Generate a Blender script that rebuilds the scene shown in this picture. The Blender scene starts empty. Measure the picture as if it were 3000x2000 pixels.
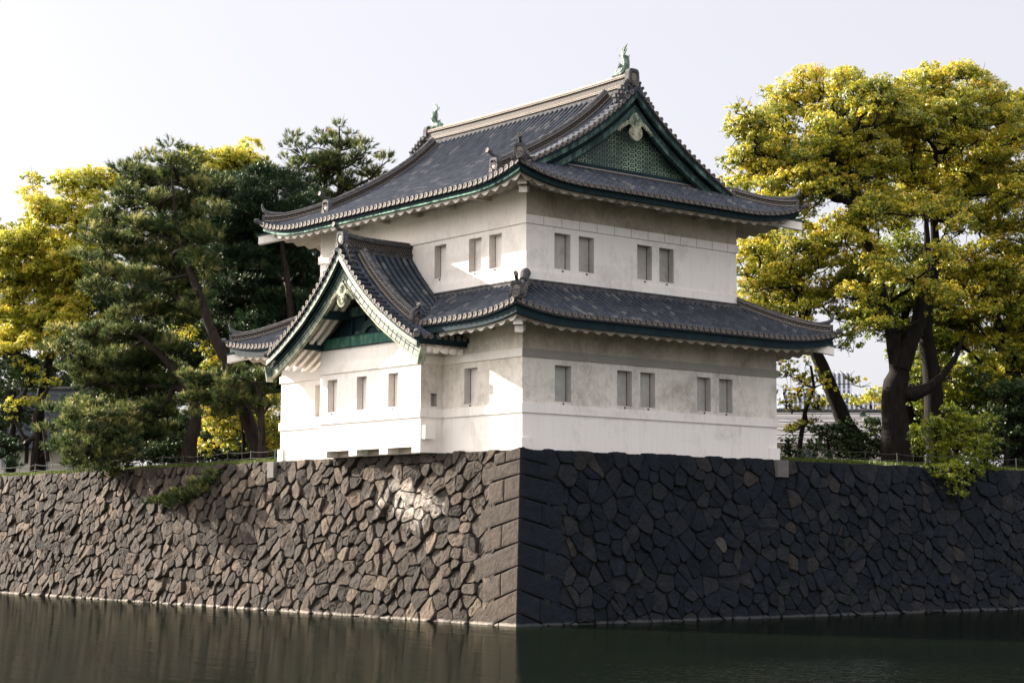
import bpy, math, random
import numpy as np
from mathutils import Vector, Matrix
R_ = math.radians
SC = bpy.context.scene
COL = SC.collection
random.seed(7); rng = np.random.default_rng(7)

# ------------------------------------------------------------------ camera, world, sun, exposure
cam = bpy.data.cameras.new('camera'); camo = bpy.data.objects.new('camera', cam); COL.objects.link(camo)
cam.sensor_width = 36; cam.lens = 63.98; cam.clip_end = 6000; cam.clip_start = 1
def set_cam():
    yaw, pitch, roll = 0.8891, 0.1068, 0.0053
    f = Vector((math.cos(yaw)*math.cos(pitch), math.sin(yaw)*math.cos(pitch), math.sin(pitch)))
    r = f.cross(Vector((0, 0, 1))).normalized(); u = r.cross(f)
    r2 = r*math.cos(roll)+u*math.sin(roll); u2 = -r*math.sin(roll)+u*math.cos(roll)
    m = Matrix((r2, u2, -f)).transposed().to_4x4(); m.translation = Vector((-47.5947, -57.9633, 3.5514))
    camo.matrix_world = m
set_cam(); SC.camera = camo
SUN_EL = R_(21.8); sv = Vector((-0.35*math.cos(SUN_EL), 0.937*math.cos(SUN_EL), math.sin(SUN_EL))).normalized()
W = bpy.data.worlds.new('World'); SC.world = W; W.use_nodes = True
nt = W.node_tree; nt.nodes.clear()
sky = nt.nodes.new('ShaderNodeTexSky'); sky.sky_type = 'NISHITA'; sky.sun_disc = False
sky.sun_elevation = SUN_EL; sky.sun_rotation = math.atan2(sv.x, sv.y); sky.dust_density = 3.0; sky.air_density = 1.0; sky.ozone_density = 1.5
hsv = nt.nodes.new('ShaderNodeHueSaturation'); hsv.inputs['Saturation'].default_value = 0.55
mixn = nt.nodes.new('ShaderNodeMix'); mixn.data_type = 'RGBA'; mixn.inputs['Factor'].default_value = 0.80
# thin white high cloud over the blue, brighter overhead than near the horizon
tcw = nt.nodes.new('ShaderNodeTexCoord'); spw = nt.nodes.new('ShaderNodeSeparateXYZ'); mr = nt.nodes.new('ShaderNodeMapRange'); vl = nt.nodes.new('ShaderNodeVectorMath'); vl.operation = 'SCALE'
vl.inputs[0].default_value = (2.52, 2.44, 2.62)
for i_, v_ in ((1, 0.28), (2, 0.85), (3, 1.0), (4, 2.1)): mr.inputs[i_].default_value = v_
nt.links.new(tcw.outputs['Generated'], spw.inputs[0]); nt.links.new(spw.outputs[2], mr.inputs[0]); nt.links.new(mr.outputs[0], vl.inputs['Scale']); 
# bright hazy halo of the sky around the sun
dt = nt.nodes.new('ShaderNodeVectorMath'); dt.operation = 'DOT_PRODUCT'; dt.inputs[1].default_value = tuple(sv); nt.links.new(tcw.outputs['Generated'], dt.inputs[0])
mx_ = nt.nodes.new('ShaderNodeMath'); mx_.operation = 'MAXIMUM'; mx_.inputs[1].default_value = 0.0; nt.links.new(dt.outputs['Value'], mx_.inputs[0])
pw = nt.nodes.new('ShaderNodeMath'); pw.operation = 'POWER'; pw.inputs[1].default_value = 24; nt.links.new(mx_.outputs[0], pw.inputs[0])
hl = nt.nodes.new('ShaderNodeVectorMath'); hl.operation = 'SCALE'; hl.inputs[0].default_value = (36, 33, 29); nt.links.new(pw.outputs[0], hl.inputs['Scale'])
ad = nt.nodes.new('ShaderNodeVectorMath'); nt.links.new(vl.outputs[0], ad.inputs[0]); nt.links.new(hl.outputs[0], ad.inputs[1]); 
# unseen sky lobe off to the left, added to brighten the left walls
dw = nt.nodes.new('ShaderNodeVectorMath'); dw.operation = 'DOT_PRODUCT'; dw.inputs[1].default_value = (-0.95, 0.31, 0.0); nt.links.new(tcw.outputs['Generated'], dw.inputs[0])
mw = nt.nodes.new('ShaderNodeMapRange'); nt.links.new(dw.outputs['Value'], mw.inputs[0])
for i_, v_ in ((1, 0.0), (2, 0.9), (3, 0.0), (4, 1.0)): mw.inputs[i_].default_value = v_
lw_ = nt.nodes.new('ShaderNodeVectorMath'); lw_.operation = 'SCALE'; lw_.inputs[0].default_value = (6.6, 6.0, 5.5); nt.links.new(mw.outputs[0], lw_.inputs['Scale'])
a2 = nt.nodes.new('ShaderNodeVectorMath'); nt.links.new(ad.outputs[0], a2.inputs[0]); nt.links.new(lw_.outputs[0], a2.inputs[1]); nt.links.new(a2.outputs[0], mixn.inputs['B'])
bg = nt.nodes.new('ShaderNodeBackground'); bg.inputs['Strength'].default_value = 0.1
wo = nt.nodes.new('ShaderNodeOutputWorld')
nt.links.new(sky.outputs[0], hsv.inputs['Color']); nt.links.new(hsv.outputs[0], mixn.inputs['A'])
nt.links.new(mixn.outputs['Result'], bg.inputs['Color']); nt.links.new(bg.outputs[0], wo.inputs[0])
sl = bpy.data.lights.new('sun', 'SUN'); sl.energy = 5.0; sl.angle = R_(0.5); sl.color = (1.0, 0.89, 0.76)
so = bpy.data.objects.new('sun', sl); COL.objects.link(so); so.rotation_euler = sv.to_track_quat('Z', 'Y').to_euler()
SC.view_settings.view_transform = 'Standard'; SC.view_settings.look = 'None'; SC.view_settings.gamma = 1
SC.view_settings.exposure = 1.7
SC.render.engine = 'CYCLES'

# ------------------------------------------------------------------ material helpers
class NT:
    def __init__(s, name, rough=0.8, spec=0.3):
        s.m = bpy.data.materials.new(name); s.m.use_nodes = True; s.t = s.m.node_tree
        s.b = s.t.nodes['Principled BSDF']; s.out = s.t.nodes['Material Output']
        s.b.inputs['Roughness'].default_value = rough; s.b.inputs['Specular IOR Level'].default_value = spec
    def n(s, typ, **kw):
        nd = s.t.nodes.new(typ)
        for k, v in kw.items(): setattr(nd, k, v)
        return nd
    def l(s, a, b): s.t.links.new(a, b)
    def co(s, scale=(1, 1, 1), rot=(0, 0, 0)):
        tc = s.n('ShaderNodeTexCoord'); mp = s.n('ShaderNodeMapping')
        mp.inputs['Scale'].default_value = scale; mp.inputs['Rotation'].default_value = rot
        s.l(tc.outputs['Object'], mp.inputs['Vector']); return mp.outputs[0]
    def noise(s, sc, det=4, ro=0.55, vec=None, dist=0):
        nd = s.n('ShaderNodeTexNoise'); nd.inputs['Scale'].default_value = sc; nd.inputs['Detail'].default_value = det
        nd.inputs['Roughness'].default_value = ro; nd.inputs['Distortion'].default_value = dist
        s.l(vec if vec else s.co(), nd.inputs['Vector']); return nd.outputs['Fac']
    def ramp(s, fac, stops, interp='LINEAR'):
        nd = s.n('ShaderNodeValToRGB'); cr = nd.color_ramp; cr.interpolation = interp
        while len(cr.elements) < len(stops): cr.elements.new(0.5)
        for e, (p, c) in zip(cr.elements, stops):
            e.position = p; e.color = tuple(c)+(1,) if isinstance(c, (tuple, list)) else (c, c, c, 1)
        s.l(fac, nd.inputs[0]); return nd.outputs[0]
    def mix(s, fac, a, b, mode='MIX'):
        nd = s.n('ShaderNodeMix', data_type='RGBA', blend_type=mode)
        for sock, v in ((nd.inputs['Factor'], fac), (nd.inputs['A'], a), (nd.inputs['B'], b)):
            if isinstance(v, (int, float)): sock.default_value = v
            elif isinstance(v, tuple): sock.default_value = v+(1,) if len(v) == 3 else v
            else: s.l(v, sock)
        return nd.outputs['Result']
    def math(s, op, a, b=0.0, c=0.0):
        nd = s.n('ShaderNodeMath', operation=op)
        for i, v in enumerate((a, b, c)):
            if isinstance(v, (int, float)): nd.inputs[i].default_value = v
            else: s.l(v, nd.inputs[i])
        return nd.outputs[0]
    def attr(s, name='tint'):
        nd = s.n('ShaderNodeAttribute', attribute_name=name); return nd.outputs['Fac']
    def bump(s, h, st=0.5, d=0.02):
        nd = s.n('ShaderNodeBump'); nd.inputs['Strength'].default_value = st; nd.inputs['Distance'].default_value = d
        s.l(h, nd.inputs['Height']); s.l(nd.outputs[0], s.b.inputs['Normal'])
    def base(s, c):
        if isinstance(c, tuple): s.b.inputs['Base Color'].default_value = c+(1,)
        else: s.l(c, s.b.inputs['Base Color'])

def m_plaster(name, base=(0.85, 0.805, 0.755), dirt=(0.36, 0.33, 0.28), amt=0.75, lo=0.52, hi=0.72):
    k = NT(name, 0.85, 0.2)
    big = k.noise(0.45, 5, 0.6, k.co((1, 1, 1.3)), 0.6)
    fine = k.noise(2.6, 6, 0.7, k.co((1, 1, 0.7), (0.5, 0.4, 0)), 1.6)
    m = k.math('ADD', k.math('MULTIPLY', big, 0.6), k.math('MULTIPLY', fine, 0.4))
    st = k.ramp(m, [(lo, 0.0), (hi, 1.0)])
    str_ = k.ramp(k.noise(7, 3, 0.6, k.co((1, 1, 0.06))), [(0.45, 0.0), (0.8, 1.0)])
    c = k.mix(k.math('MULTIPLY', st, amt), base, dirt)
    c = k.mix(k.math('MULTIPLY', str_, 0.16), c, dirt)
    c = k.mix(k.math('MULTIPLY', k.noise(30, 3), 0.10), c, (0.5, 0.47, 0.43))
    k.base(c); k.bump(k.noise(14, 4), 0.25, 0.01); return k.m
M = {}
M['plaster'] = m_plaster('plaster', amt=0.5, lo=0.5, hi=0.7)
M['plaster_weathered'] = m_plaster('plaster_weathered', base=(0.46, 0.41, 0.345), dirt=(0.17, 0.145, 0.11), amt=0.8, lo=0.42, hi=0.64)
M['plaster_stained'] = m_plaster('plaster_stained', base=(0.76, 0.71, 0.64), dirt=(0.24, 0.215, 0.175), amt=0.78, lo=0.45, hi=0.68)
M['plaster_grey'] = m_plaster('plaster_grey_band', base=(0.30, 0.28, 0.25), dirt=(0.16, 0.15, 0.13), amt=0.6, lo=0.4, hi=0.7)
M['shutter_sunlit'] = m_plaster('shutter_sunlit', base=(0.60, 0.565, 0.53), dirt=(0.30, 0.28, 0.25), amt=0.6, lo=0.45, hi=0.7)  # paler copy for the sunny side's windows, sunlight put into the colour
M['shutter'] = m_plaster('shutter', base=(0.52, 0.50, 0.46), dirt=(0.20, 0.19, 0.17), amt=0.7, lo=0.42, hi=0.68)  # greyer copy for the shaded side's windows, shade put into the colour
k = NT('roof_tile', 0.72, 0.14)
c = k.ramp(k.attr(), [(0.0, (0.017, 0.021, 0.030)), (0.3, (0.033, 0.040, 0.054)), (0.6, (0.049, 0.057, 0.074)), (0.9, (0.068, 0.076, 0.094)), (1.0, (0.12, 0.12, 0.125))])
c = k.mix(k.ramp(k.noise(9, 5, 0.65), [(0.5, 0.0), (0.75, 0.4)]), c, (0.10, 0.10, 0.11)); c = k.mix(0.2, c, k.mix(1.0, c, k.ramp(k.noise(1.2, 3), [(0.3, 0.6), (0.7, 1.3)]), 'MULTIPLY'))
k.base(c); k.bump(k.noise(40, 3), 0.3, 0.006); M['tile'] = k.m
k = NT('ridge_tile', 0.78, 0.12)
c = k.mix(k.ramp(k.noise(5, 5, 0.6), [(0.35, 0.0), (0.65, 1.0)]), (0.038, 0.043, 0.053), (0.12, 0.112, 0.108))
k.base(c); k.bump(k.noise(30, 3), 0.3, 0.006); M['ridge'] = k.m
k = NT('tile_end_face', 0.7, 0.3); k.base(k.mix(k.ramp(k.noise(18, 4), [(0.35, 0.0), (0.6, 1.0)]), (0.035, 0.031, 0.03), (0.12, 0.10, 0.085))); M['disc'] = k.m
k = NT('ridge_pale', 0.8, 0.15); k.base(k.mix(k.noise(3, 3), (0.22, 0.195, 0.17), (0.42, 0.37, 0.32))); M['ridge_pale'] = k.m
k = NT('tile_end_rim', 0.6, 0.4); k.base(k.mix(k.noise(3, 3), (0.15, 0.13, 0.115), (0.28, 0.24, 0.205))); M['rim'] = k.m
def m_lattice():
    k = NT('ridge_lattice', 0.7, 0.3)
    uv = k.n('ShaderNodeUVMap'); sp = k.n('ShaderNodeSeparateXYZ'); k.l(uv.outputs[0], sp.inputs[0])
    u = k.math('MULTIPLY', sp.outputs[0], 2*math.pi/0.24); v = k.math('MULTIPLY', sp.outputs[1], 2*math.pi/0.19)
    a = k.math('MULTIPLY', k.math('SINE', k.math('ADD', u, k.math('MULTIPLY', k.math('SINE', v), 0.9))), k.math('SINE', k.math('ADD', v, k.math('MULTIPLY', k.math('SINE', u), 0.9))))
    h = k.ramp(k.math('ABSOLUTE', a), [(0.04, 1.0), (0.14, 0.0)])
    k.base(k.mix(h, (0.022, 0.02, 0.02), (0.36, 0.31, 0.26))); k.bump(h, 0.8, 0.03); return k.m
M['lattice'] = m_lattice()
def m_copper(name, dark, mid, pale, lo=0.45, hi=0.62, rough=0.8):
    k = NT(name, rough, 0.12)
    a = k.noise(3.0, 6, 0.7, k.co((1, 1, 0.35))); b = k.noise(1.1, 4, 0.6)
    c = k.mix(k.ramp(a, [(0.35, 0.0), (0.6, 1.0)]), dark, mid)
    c = k.mix(k.ramp(k.math('ADD', k.math('MULTIPLY', a, 0.5), k.math('MULTIPLY', b, 0.5)), [(lo, 0.0), (hi, 1.0)]), c, pale)
    k.base(c); k.bump(a, 0.15, 0.01); return k.m
M['copper'] = m_copper('copper_patina', (0.014, 0.028, 0.027), (0.038, 0.070, 0.060), (0.13, 0.20, 0.165), 0.48, 0.66)
M['copper_pale'] = m_copper('copper_patina_pale', (0.05, 0.085, 0.07), (0.17, 0.22, 0.165), (0.46, 0.44, 0.32), 0.42, 0.58)
M['copper_dark'] = m_copper('copper_dark', (0.008, 0.017, 0.024), (0.013, 0.03, 0.036), (0.04, 0.10, 0.09), 0.60, 0.78)
M['copper_edge'] = m_copper('copper_edge', (0.012, 0.03, 0.034), (0.05, 0.13, 0.10), (0.20, 0.36, 0.28), 0.46, 0.54)
M['copper_sheen'] = m_copper('copper_sheen', (0.02, 0.045, 0.038), (0.06, 0.10, 0.075), (0.22, 0.24, 0.17), 0.46, 0.62, 0.5)
M['copper_sheen'].node_tree.nodes['Principled BSDF'].inputs['Specular IOR Level'].default_value = 0.4
M['copper_beam'] = m_copper('copper_beam', (0.018, 0.06, 0.05), (0.04, 0.13, 0.10), (0.13, 0.18, 0.11), 0.5, 0.7)
def m_scales():
    k = NT('copper_scales', 0.55, 0.4)
    tc = k.n('ShaderNodeTexCoord'); sp = k.n('ShaderNodeSeparateXYZ'); k.l(tc.outputs['Object'], sp.inputs[0])
    P = 0.44
    def layer(off):
        x = k.math('ADD', sp.outputs[0], off*P*0.5); zz = k.math('ADD', sp.outputs[2], off*P*0.25)
        fx = k.math('SUBTRACT', k.math('FRACT', k.math('DIVIDE', x, P)), 0.5); fz = k.math('FRACT', k.math('DIVIDE', zz, P*0.5))
        fz = k.math('MULTIPLY', fz, 0.5)
        return k.math('SQRT', k.math('ADD', k.math('MULTIPLY', fx, fx), k.math('MULTIPLY', fz, fz)))
    d1 = layer(0); d2 = layer(1)
    near = k.math('MINIMUM', d1, k.math('ADD', d2, 0.12))
    s = k.ramp(k.math('SINE', k.math('MULTIPLY', near, 24)), [(0.2, 0.0), (0.7, 1.0)])
    patch = k.ramp(k.noise(0.6, 3), [(0.40, 0.1), (0.6, 1.0)])
    c = k.mix(s, (0.008, 0.022, 0.02), (0.045, 0.09, 0.068)); c = k.mix(k.math('MULTIPLY', patch, s), c, (0.30, 0.42, 0.26))
    k.base(c); k.bump(s, 0.5, 0.02); return k.m
M['scales'] = m_scales()
def m_stone(name, stops, moss, white=False):
    k = NT(name, 0.9, 0.2)
    c = k.ramp(k.attr(), stops)
    nz = k.noise(3.5, 6, 0.7, None, 0.5)
    c = k.mix(1.0, c, k.ramp(nz, [(0.3, 0.55), (0.7, 1.35)]), 'MULTIPLY')
    c = k.mix(k.ramp(k.noise(6, 6, 0.75), [(0.60, 0.0), (0.70, 0.7)]), c, moss)
    tc = k.n('ShaderNodeTexCoord'); sp = k.n('ShaderNodeSeparateXYZ'); k.l(tc.outputs['Object'], sp.inputs[0])
    wl = k.ramp(k.math('ADD', sp.outputs[2], k.math('MULTIPLY', k.noise(2.5, 3), 0.12)), [(0.13, 1.0), (0.19, 0.0)])
    c = k.mix(k.math('MULTIPLY', wl, 0.6), c, (0.42, 0.38, 0.33) if white else (0.09, 0.095, 0.10))
    if white:   # lime runs on the stones under the bay
        yy = k.math('ABSOLUTE', k.math('SUBTRACT', k.math('SUBTRACT', sp.outputs[1], 6.2), k.math('MULTIPLY', k.math('SUBTRACT', sp.outputs[2], 4.2), 0.9)))
        zz = k.math('ABSOLUTE', k.math('SUBTRACT', sp.outputs[2], 5.0))
        dd = k.math('ADD', k.math('MULTIPLY', yy, 0.17), k.math('MULTIPLY', zz, 0.36))
        mk = k.ramp(k.math('SUBTRACT', k.math('ADD', k.noise(1.6, 6, 0.75), k.math('MULTIPLY', k.noise(6, 4, 0.7), 0.35)), k.math('MULTIPLY', dd, 0.62)), [(0.36, 0.0), (0.66, 0.6)])
        c = k.mix(mk, c, (0.62, 0.57, 0.50))
    k.base(c)
    h = k.math('ADD', k.math('MULTIPLY', k.noise(5, 8, 0.7), 1.0), k.math('MULTIPLY', k.noise(24, 4, 0.7), 0.3))
    k.bump(h, 1.0, 0.09); return k.m
M['brown_stone'] = m_stone('stone_brown', [(0.0, (0.026, 0.022, 0.019)), (0.4, (0.048, 0.039, 0.032)), (0.8, (0.070, 0.055, 0.043)), (1.0, (0.13, 0.099, 0.074))], (0.11, 0.10, 0.088), True)  # left face stone, browner and paler in itself than the right face
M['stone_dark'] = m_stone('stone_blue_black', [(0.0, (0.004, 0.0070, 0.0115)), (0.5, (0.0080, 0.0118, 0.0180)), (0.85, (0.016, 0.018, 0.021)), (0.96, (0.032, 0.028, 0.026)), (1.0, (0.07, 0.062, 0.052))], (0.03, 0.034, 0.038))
k = NT('wall_core', 0.95, 0.1); k.base((0.02, 0.018, 0.016)); M['core'] = k.m
k = NT('concrete', 0.9, 0.2); k.base(k.mix(k.noise(4, 5), (0.09, 0.085, 0.078), (0.17, 0.16, 0.15))); M['concrete'] = k.m
k = NT('iron', 0.6, 0.4); k.base((0.03, 0.03, 0.03)); M['iron'] = k.m
k = NT('wire', 0.6, 0.4); k.base((0.08, 0.078, 0.07)); M['wire'] = k.m
def m_bark(name, a, b):
    k = NT(name, 0.9, 0.15); nz = k.noise(6, 6, 0.7, k.co((1, 1, 0.25)), 0.6)
    k.base(k.mix(k.ramp(nz, [(0.35, 0.0), (0.7, 1.0)]), a, b)); k.bump(nz, 0.8, 0.06); return k.m
M['bark'] = m_bark('bark_dark', (0.006, 0.005, 0.004), (0.022, 0.018, 0.015))
M['bark_pine'] = m_bark('bark_pine', (0.012, 0.009, 0.0075), (0.045, 0.034, 0.027))
def m_leaf(name, stops, transl=0.45, gloss=0.12):
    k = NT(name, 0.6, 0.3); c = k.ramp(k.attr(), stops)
    k.t.nodes.remove(k.b)
    d = k.n('ShaderNodeBsdfDiffuse'); t = k.n('ShaderNodeBsdfTranslucent'); g = k.n('ShaderNodeBsdfGlossy'); g.inputs['Roughness'].default_value = 0.45
    k.l(c, d.inputs[0]); k.l(c, t.inputs[0]); g.inputs[0].default_value = (0.8, 0.8, 0.75, 1)
    m1 = k.n('ShaderNodeMixShader'); m1.inputs[0].default_value = transl; k.l(d.outputs[0], m1.inputs[1]); k.l(t.outputs[0], m1.inputs[2])
    fr = k.n('ShaderNodeFresnel'); fr.inputs[0].default_value = 1.35
    m2 = k.n('ShaderNodeMixShader'); k.l(k.math('MULTIPLY', fr.outputs[0], gloss), m2.inputs[0]); k.l(m1.outputs[0], m2.inputs[1]); k.l(g.outputs[0], m2.inputs[2])
    k.l(m2.outputs[0], k.out.inputs[0]); return k.m
M['leaf_yellow'] = m_leaf('leaf_camphor', [(0.0, (0.07, 0.11, 0.020)), (0.3, (0.20, 0.24, 0.028)), (0.6, (0.45, 0.43, 0.040)), (0.90, (0.80, 0.66, 0.065)), (1.0, (0.66, 0.44, 0.07))], 0.42)
M['leaf_gold'] = m_leaf('leaf_gold', [(0.0, (0.14, 0.17, 0.022)), (0.4, (0.42, 0.43, 0.045)), (0.9, (0.76, 0.66, 0.09)), (1.0, (0.70, 0.50, 0.08))], 0.45)
M['leaf_bush'] = m_leaf('leaf_bush', [(0.0, (0.05, 0.09, 0.012)), (0.5, (0.19, 0.24, 0.016)), (1.0, (0.42, 0.42, 0.025))], 0.5)
M['leaf_dark'] = m_leaf('leaf_dark', [(0.0, (0.015, 0.035, 0.012)), (0.6, (0.035, 0.065, 0.02)), (1.0, (0.09, 0.12, 0.03))], 0.3, 0.08)
M['needle'] = m_leaf('pine_needle', [(0.0, (0.014, 0.030, 0.013)), (0.38, (0.052, 0.086, 0.028)), (0.70, (0.20, 0.22, 0.068)), (1.0, (0.50, 0.44, 0.17))], 0.38, 0.1)  # warm pale end is the highlight colour of the upper tufts
M['needle_dark'] = m_leaf('pine_needle_dark', [(0.0, (0.012, 0.03, 0.014)), (0.6, (0.03, 0.062, 0.026)), (1.0, (0.08, 0.11, 0.045))], 0.25, 0.15)
M['grass'] = m_leaf('grass_blade', [(0.0, (0.03, 0.05, 0.012)), (1.0, (0.12, 0.16, 0.025))], 0.35)
k = NT('ground', 0.95, 0.1); k.base(k.mix(k.ramp(k.noise(0.7, 6), [(0.4, 0.0), (0.6, 1.0)]), (0.045, 0.06, 0.02), (0.08, 0.065, 0.045))); k.bump(k.noise(6, 5), 0.6, 0.05); M['ground'] = k.m
def m_water():
    k = NT('moat_water'); k.t.nodes.remove(k.b)
    ang = 0.889
    a = k.noise(1.0, 4, 0.62, k.co((9.0, 1.7, 1), (0, 0, -ang)), 0.35); b = k.noise(1.0, 2, 0.5, k.co((1.6, 0.5, 1), (0, 0, -ang)), 0.3)
    pc = k.n('ShaderNodeTexCoord'); sp = k.n('ShaderNodeSeparateXYZ'); k.l(pc.outputs['Object'], sp.inputs[0])
    dx = k.math('SUBTRACT', sp.outputs[0], -9.5); dy = k.math('SUBTRACT', sp.outputs[1], -27.5)
    rr = k.math('SQRT', k.math('ADD', k.math('MULTIPLY', dx, dx), k.math('MULTIPLY', dy, dy)))
    patch = k.ramp(k.math('ADD', k.math('DIVIDE', rr, 10.0), k.math('MULTIPLY', k.math('SUBTRACT', k.noise(0.12, 4, 0.6), 0.5), 1.4)), [(0.5, 1.0), (1.0, 0.0)])
    fine = k.noise(1.0, 2, 0.6, k.co((3.0, 3.4, 1), (0, 0, -ang)), 0.5); fine = k.math('MULTIPLY', fine, fine)
    c_ = k.noise(1.0, 3, 0.55, k.co((0.85, 0.10, 1), (0, 0, -ang+.12)), 0.6)
    h = k.math('ADD', k.math('ADD', k.math('ADD', k.math('MULTIPLY', a, 0.45), k.math('MULTIPLY', c_, 3.6)), k.math('MULTIPLY', b, 1.6)), k.math('MULTIPLY', fine, k.math('ADD', 0.1, k.math('MULTIPLY', patch, 7.0))))
    bp = k.n('ShaderNodeBump'); bp.inputs['Strength'].default_value = 1.0; bp.inputs['Distance'].default_value = 0.0065; k.l(h, bp.inputs['Height'])
    d = k.n('ShaderNodeBsdfDiffuse'); k.l(k.mix(k.ramp(k.noise(0.06, 3), [(0.4, 0.0), (0.6, 1.0)]), (0.007, 0.010, 0.008), (0.009, 0.014, 0.008)), d.inputs[0])
    g = k.n('ShaderNodeBsdfGlossy'); g.inputs['Roughness'].default_value = 0.03; g.inputs[0].default_value = (0.42, 0.42, 0.38, 1); k.l(bp.outputs[0], g.inputs['Normal'])
    fr = k.n('ShaderNodeFresnel'); fr.inputs[0].default_value = 1.33; k.l(bp.outputs[0], fr.inputs['Normal'])
    m = k.n('ShaderNodeMixShader'); k.l(fr.outputs[0], m.inputs[0]); k.l(d.outputs[0], m.inputs[1]); k.l(g.outputs[0], m.inputs[2]); k.l(m.outputs[0], k.out.inputs[0])
    return k.m
M['water'] = m_water()
k = NT('metal_roof', 0.5, 0.4); 
tc = k.n('ShaderNodeTexCoord'); sp = k.n('ShaderNodeSeparateXYZ'); k.l(tc.outputs['Object'], sp.inputs[0])
k.base(k.mix(k.ramp(k.math('FRACT', k.math('MULTIPLY', sp.outputs[2], 3.2)), [(0.15, 0.0), (0.3, 1.0)]), (0.16, 0.15, 0.14), (0.42, 0.40, 0.38))); M['metal_roof'] = k.m
k = NT('facade', 0.6, 0.4)
k.base((0.62, 0.62, 0.66)); M['facade'] = k.m
k = NT('facade_glass', 0.25, 0.5); k.base((0.14, 0.17, 0.22)); M['facade_glass'] = k.m
k = NT('house_wall', 0.85, 0.2); k.base((0.55, 0.52, 0.47)); M['house_wall'] = k.m
k = NT('shachi', 0.55, 0.4); nz = k.noise(9, 5, 0.7); k.base(k.mix(k.ramp(nz, [(0.35, 0.0), (0.65, 1.0)]), (0.05, 0.11, 0.09), (0.24, 0.32, 0.25))); k.bump(nz, 0.6, 0.03); M['shachi'] = k.m

# ------------------------------------------------------------------ mesh helpers
class MB:
    def __init__(s): s.v = []; s.f = []; s.t = []; s.mi = []; s.uv = None
    def add(s, vs, fs, tint=0.5, mi=0):
        o = len(s.v); s.v.extend([tuple(map(float, p)) for p in vs])
        for f in fs: s.f.append(tuple(i+o for i in f)); s.t.append(tint); s.mi.append(mi)
    def box(s, x0, x1, y0, y1, z0, z1, tint=0.5, mi=0):
        if x0 > x1: x0, x1 = x1, x0
        if y0 > y1: y0, y1 = y1, y0
        v = [(x, y, z) for z in (z0, z1) for y in (y0, y1) for x in (x0, x1)]
        s.add(v, [(0, 2, 3, 1), (4, 5, 7, 6), (0, 1, 5, 4), (2, 6, 7, 3), (0, 4, 6, 2), (1, 3, 7, 5)], tint, mi)
    def obox(s, c, a, b, d, tint=0.5, mi=0):   # centre and three half-vectors
        c, a, b, d = map(Vector, (c, a, b, d))
        v = [c+i*a+j*b+l*d for l in (-1, 1) for j in (-1, 1) for i in (-1, 1)]
        s.add(v, [(0, 2, 3, 1), (4, 5, 7, 6), (0, 1, 5, 4), (2, 6, 7, 3), (0, 4, 6, 2), (1, 3, 7, 5)], tint, mi)
    def grid(s, rows, tint=0.5, mi=0, close=False):
        n = len(rows[0]); vs = [p for r in rows for p in r]; fs = []
        for i in range(len(rows)-1):
            for j in range(n-1+(1 if close else 0)):
                j2 = (j+1) % n; fs.append((i*n+j, i*n+j2, (i+1)*n+j2, (i+1)*n+j))
        s.add(vs, fs, tint, mi)
    def tube(s, path, rad, sides=8, cap=True, tint=0.5, mi=0, flat=1.0, ref=None):
        path = [Vector(p) for p in path]; n = len(path)
        if not isinstance(rad, (list, tuple)): rad = [rad]*n
        rows = []; up = Vector(ref) if ref else Vector((0.13, 0.21, 1))
        for i, p in enumerate(path):
            t = (path[min(i+1, n-1)]-path[max(i-1, 0)]).normalized()
            a = t.cross(up)
            if a.length < 1e-3: a = t.cross(Vector((1, 0, 0)))
            a.normalize(); b = a.cross(t)
            rows.append([p+(a*math.cos(q)*flat+b*math.sin(q))*rad[i] for q in (2*math.pi*j/sides for j in range(sides))])
        s.grid(rows, tint, mi, True)
        if cap:
            s.add(rows[0], [tuple(range(sides))[::-1]], tint, mi); s.add(rows[-1], [tuple(range(sides))], tint, mi)
    def prism(s, pts, d, tint=0.5, mi=0):     # planar outline pts (3D) extruded along vector d
        pts = [Vector(p) for p in pts]; d = Vector(d); n = len(pts)
        s.add(pts+[p+d for p in pts], [tuple(range(n))[::-1], tuple(range(n, 2*n))]+[(i, (i+1) % n, n+(i+1) % n, n+i) for i in range(n)], tint, mi)
    def build(s, name, mats, parent=None, smooth=False, uv=None):
        me = bpy.data.meshes.new(name); me.from_pydata(s.v, [], s.f)
        if not isinstance(mats, (list, tuple)): mats = [mats]
        for m in mats: me.materials.append(M[m])
        me.polygons.foreach_set('material_index', s.mi)
        at = me.attributes.new('tint', 'FLOAT', 'FACE'); at.data.foreach_set('value', s.t)
        if smooth: me.polygons.foreach_set('use_smooth', [True]*len(s.f))
        me.update()
        o = bpy.data.objects.new(name, me); COL.objects.link(o)
        if parent: o.parent = parent
        return o
class Pieces:
    """one object per piece: new() hands out a fresh builder"""
    def __init__(s, name, mats, parent): s.a = (name, mats, parent)
    def add(s, fn):
        mb = MB(); fn(mb); return mb.build(*s.a)
def empty(name, label=None, cat=None, loc=(0, 0, 0), group=None, kind=None):
    o = bpy.data.objects.new(name, None); COL.objects.link(o); o.location = loc
    return tag(o, label, cat, group, kind)
def tag(o, label=None, cat=None, group=None, kind=None):
    if label: o['label'] = label
    if cat: o['category'] = cat
    if group: o['group'] = group
    if kind: o['kind'] = kind
    return o
def rect_pts(poly, off):      # offset an axis-aligned CCW polygon outwards
    n = len(poly); out = []
    for i in range(n):
        a, b, c = Vector(poly[i-1]), Vector(poly[i]), Vector(poly[(i+1) % n])
        e1 = (b-a).normalized(); e2 = (c-b).normalized()
        out.append((b.x+(e1.y+e2.y)*off, b.y-(e1.x+e2.x)*off))
    return out
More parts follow.
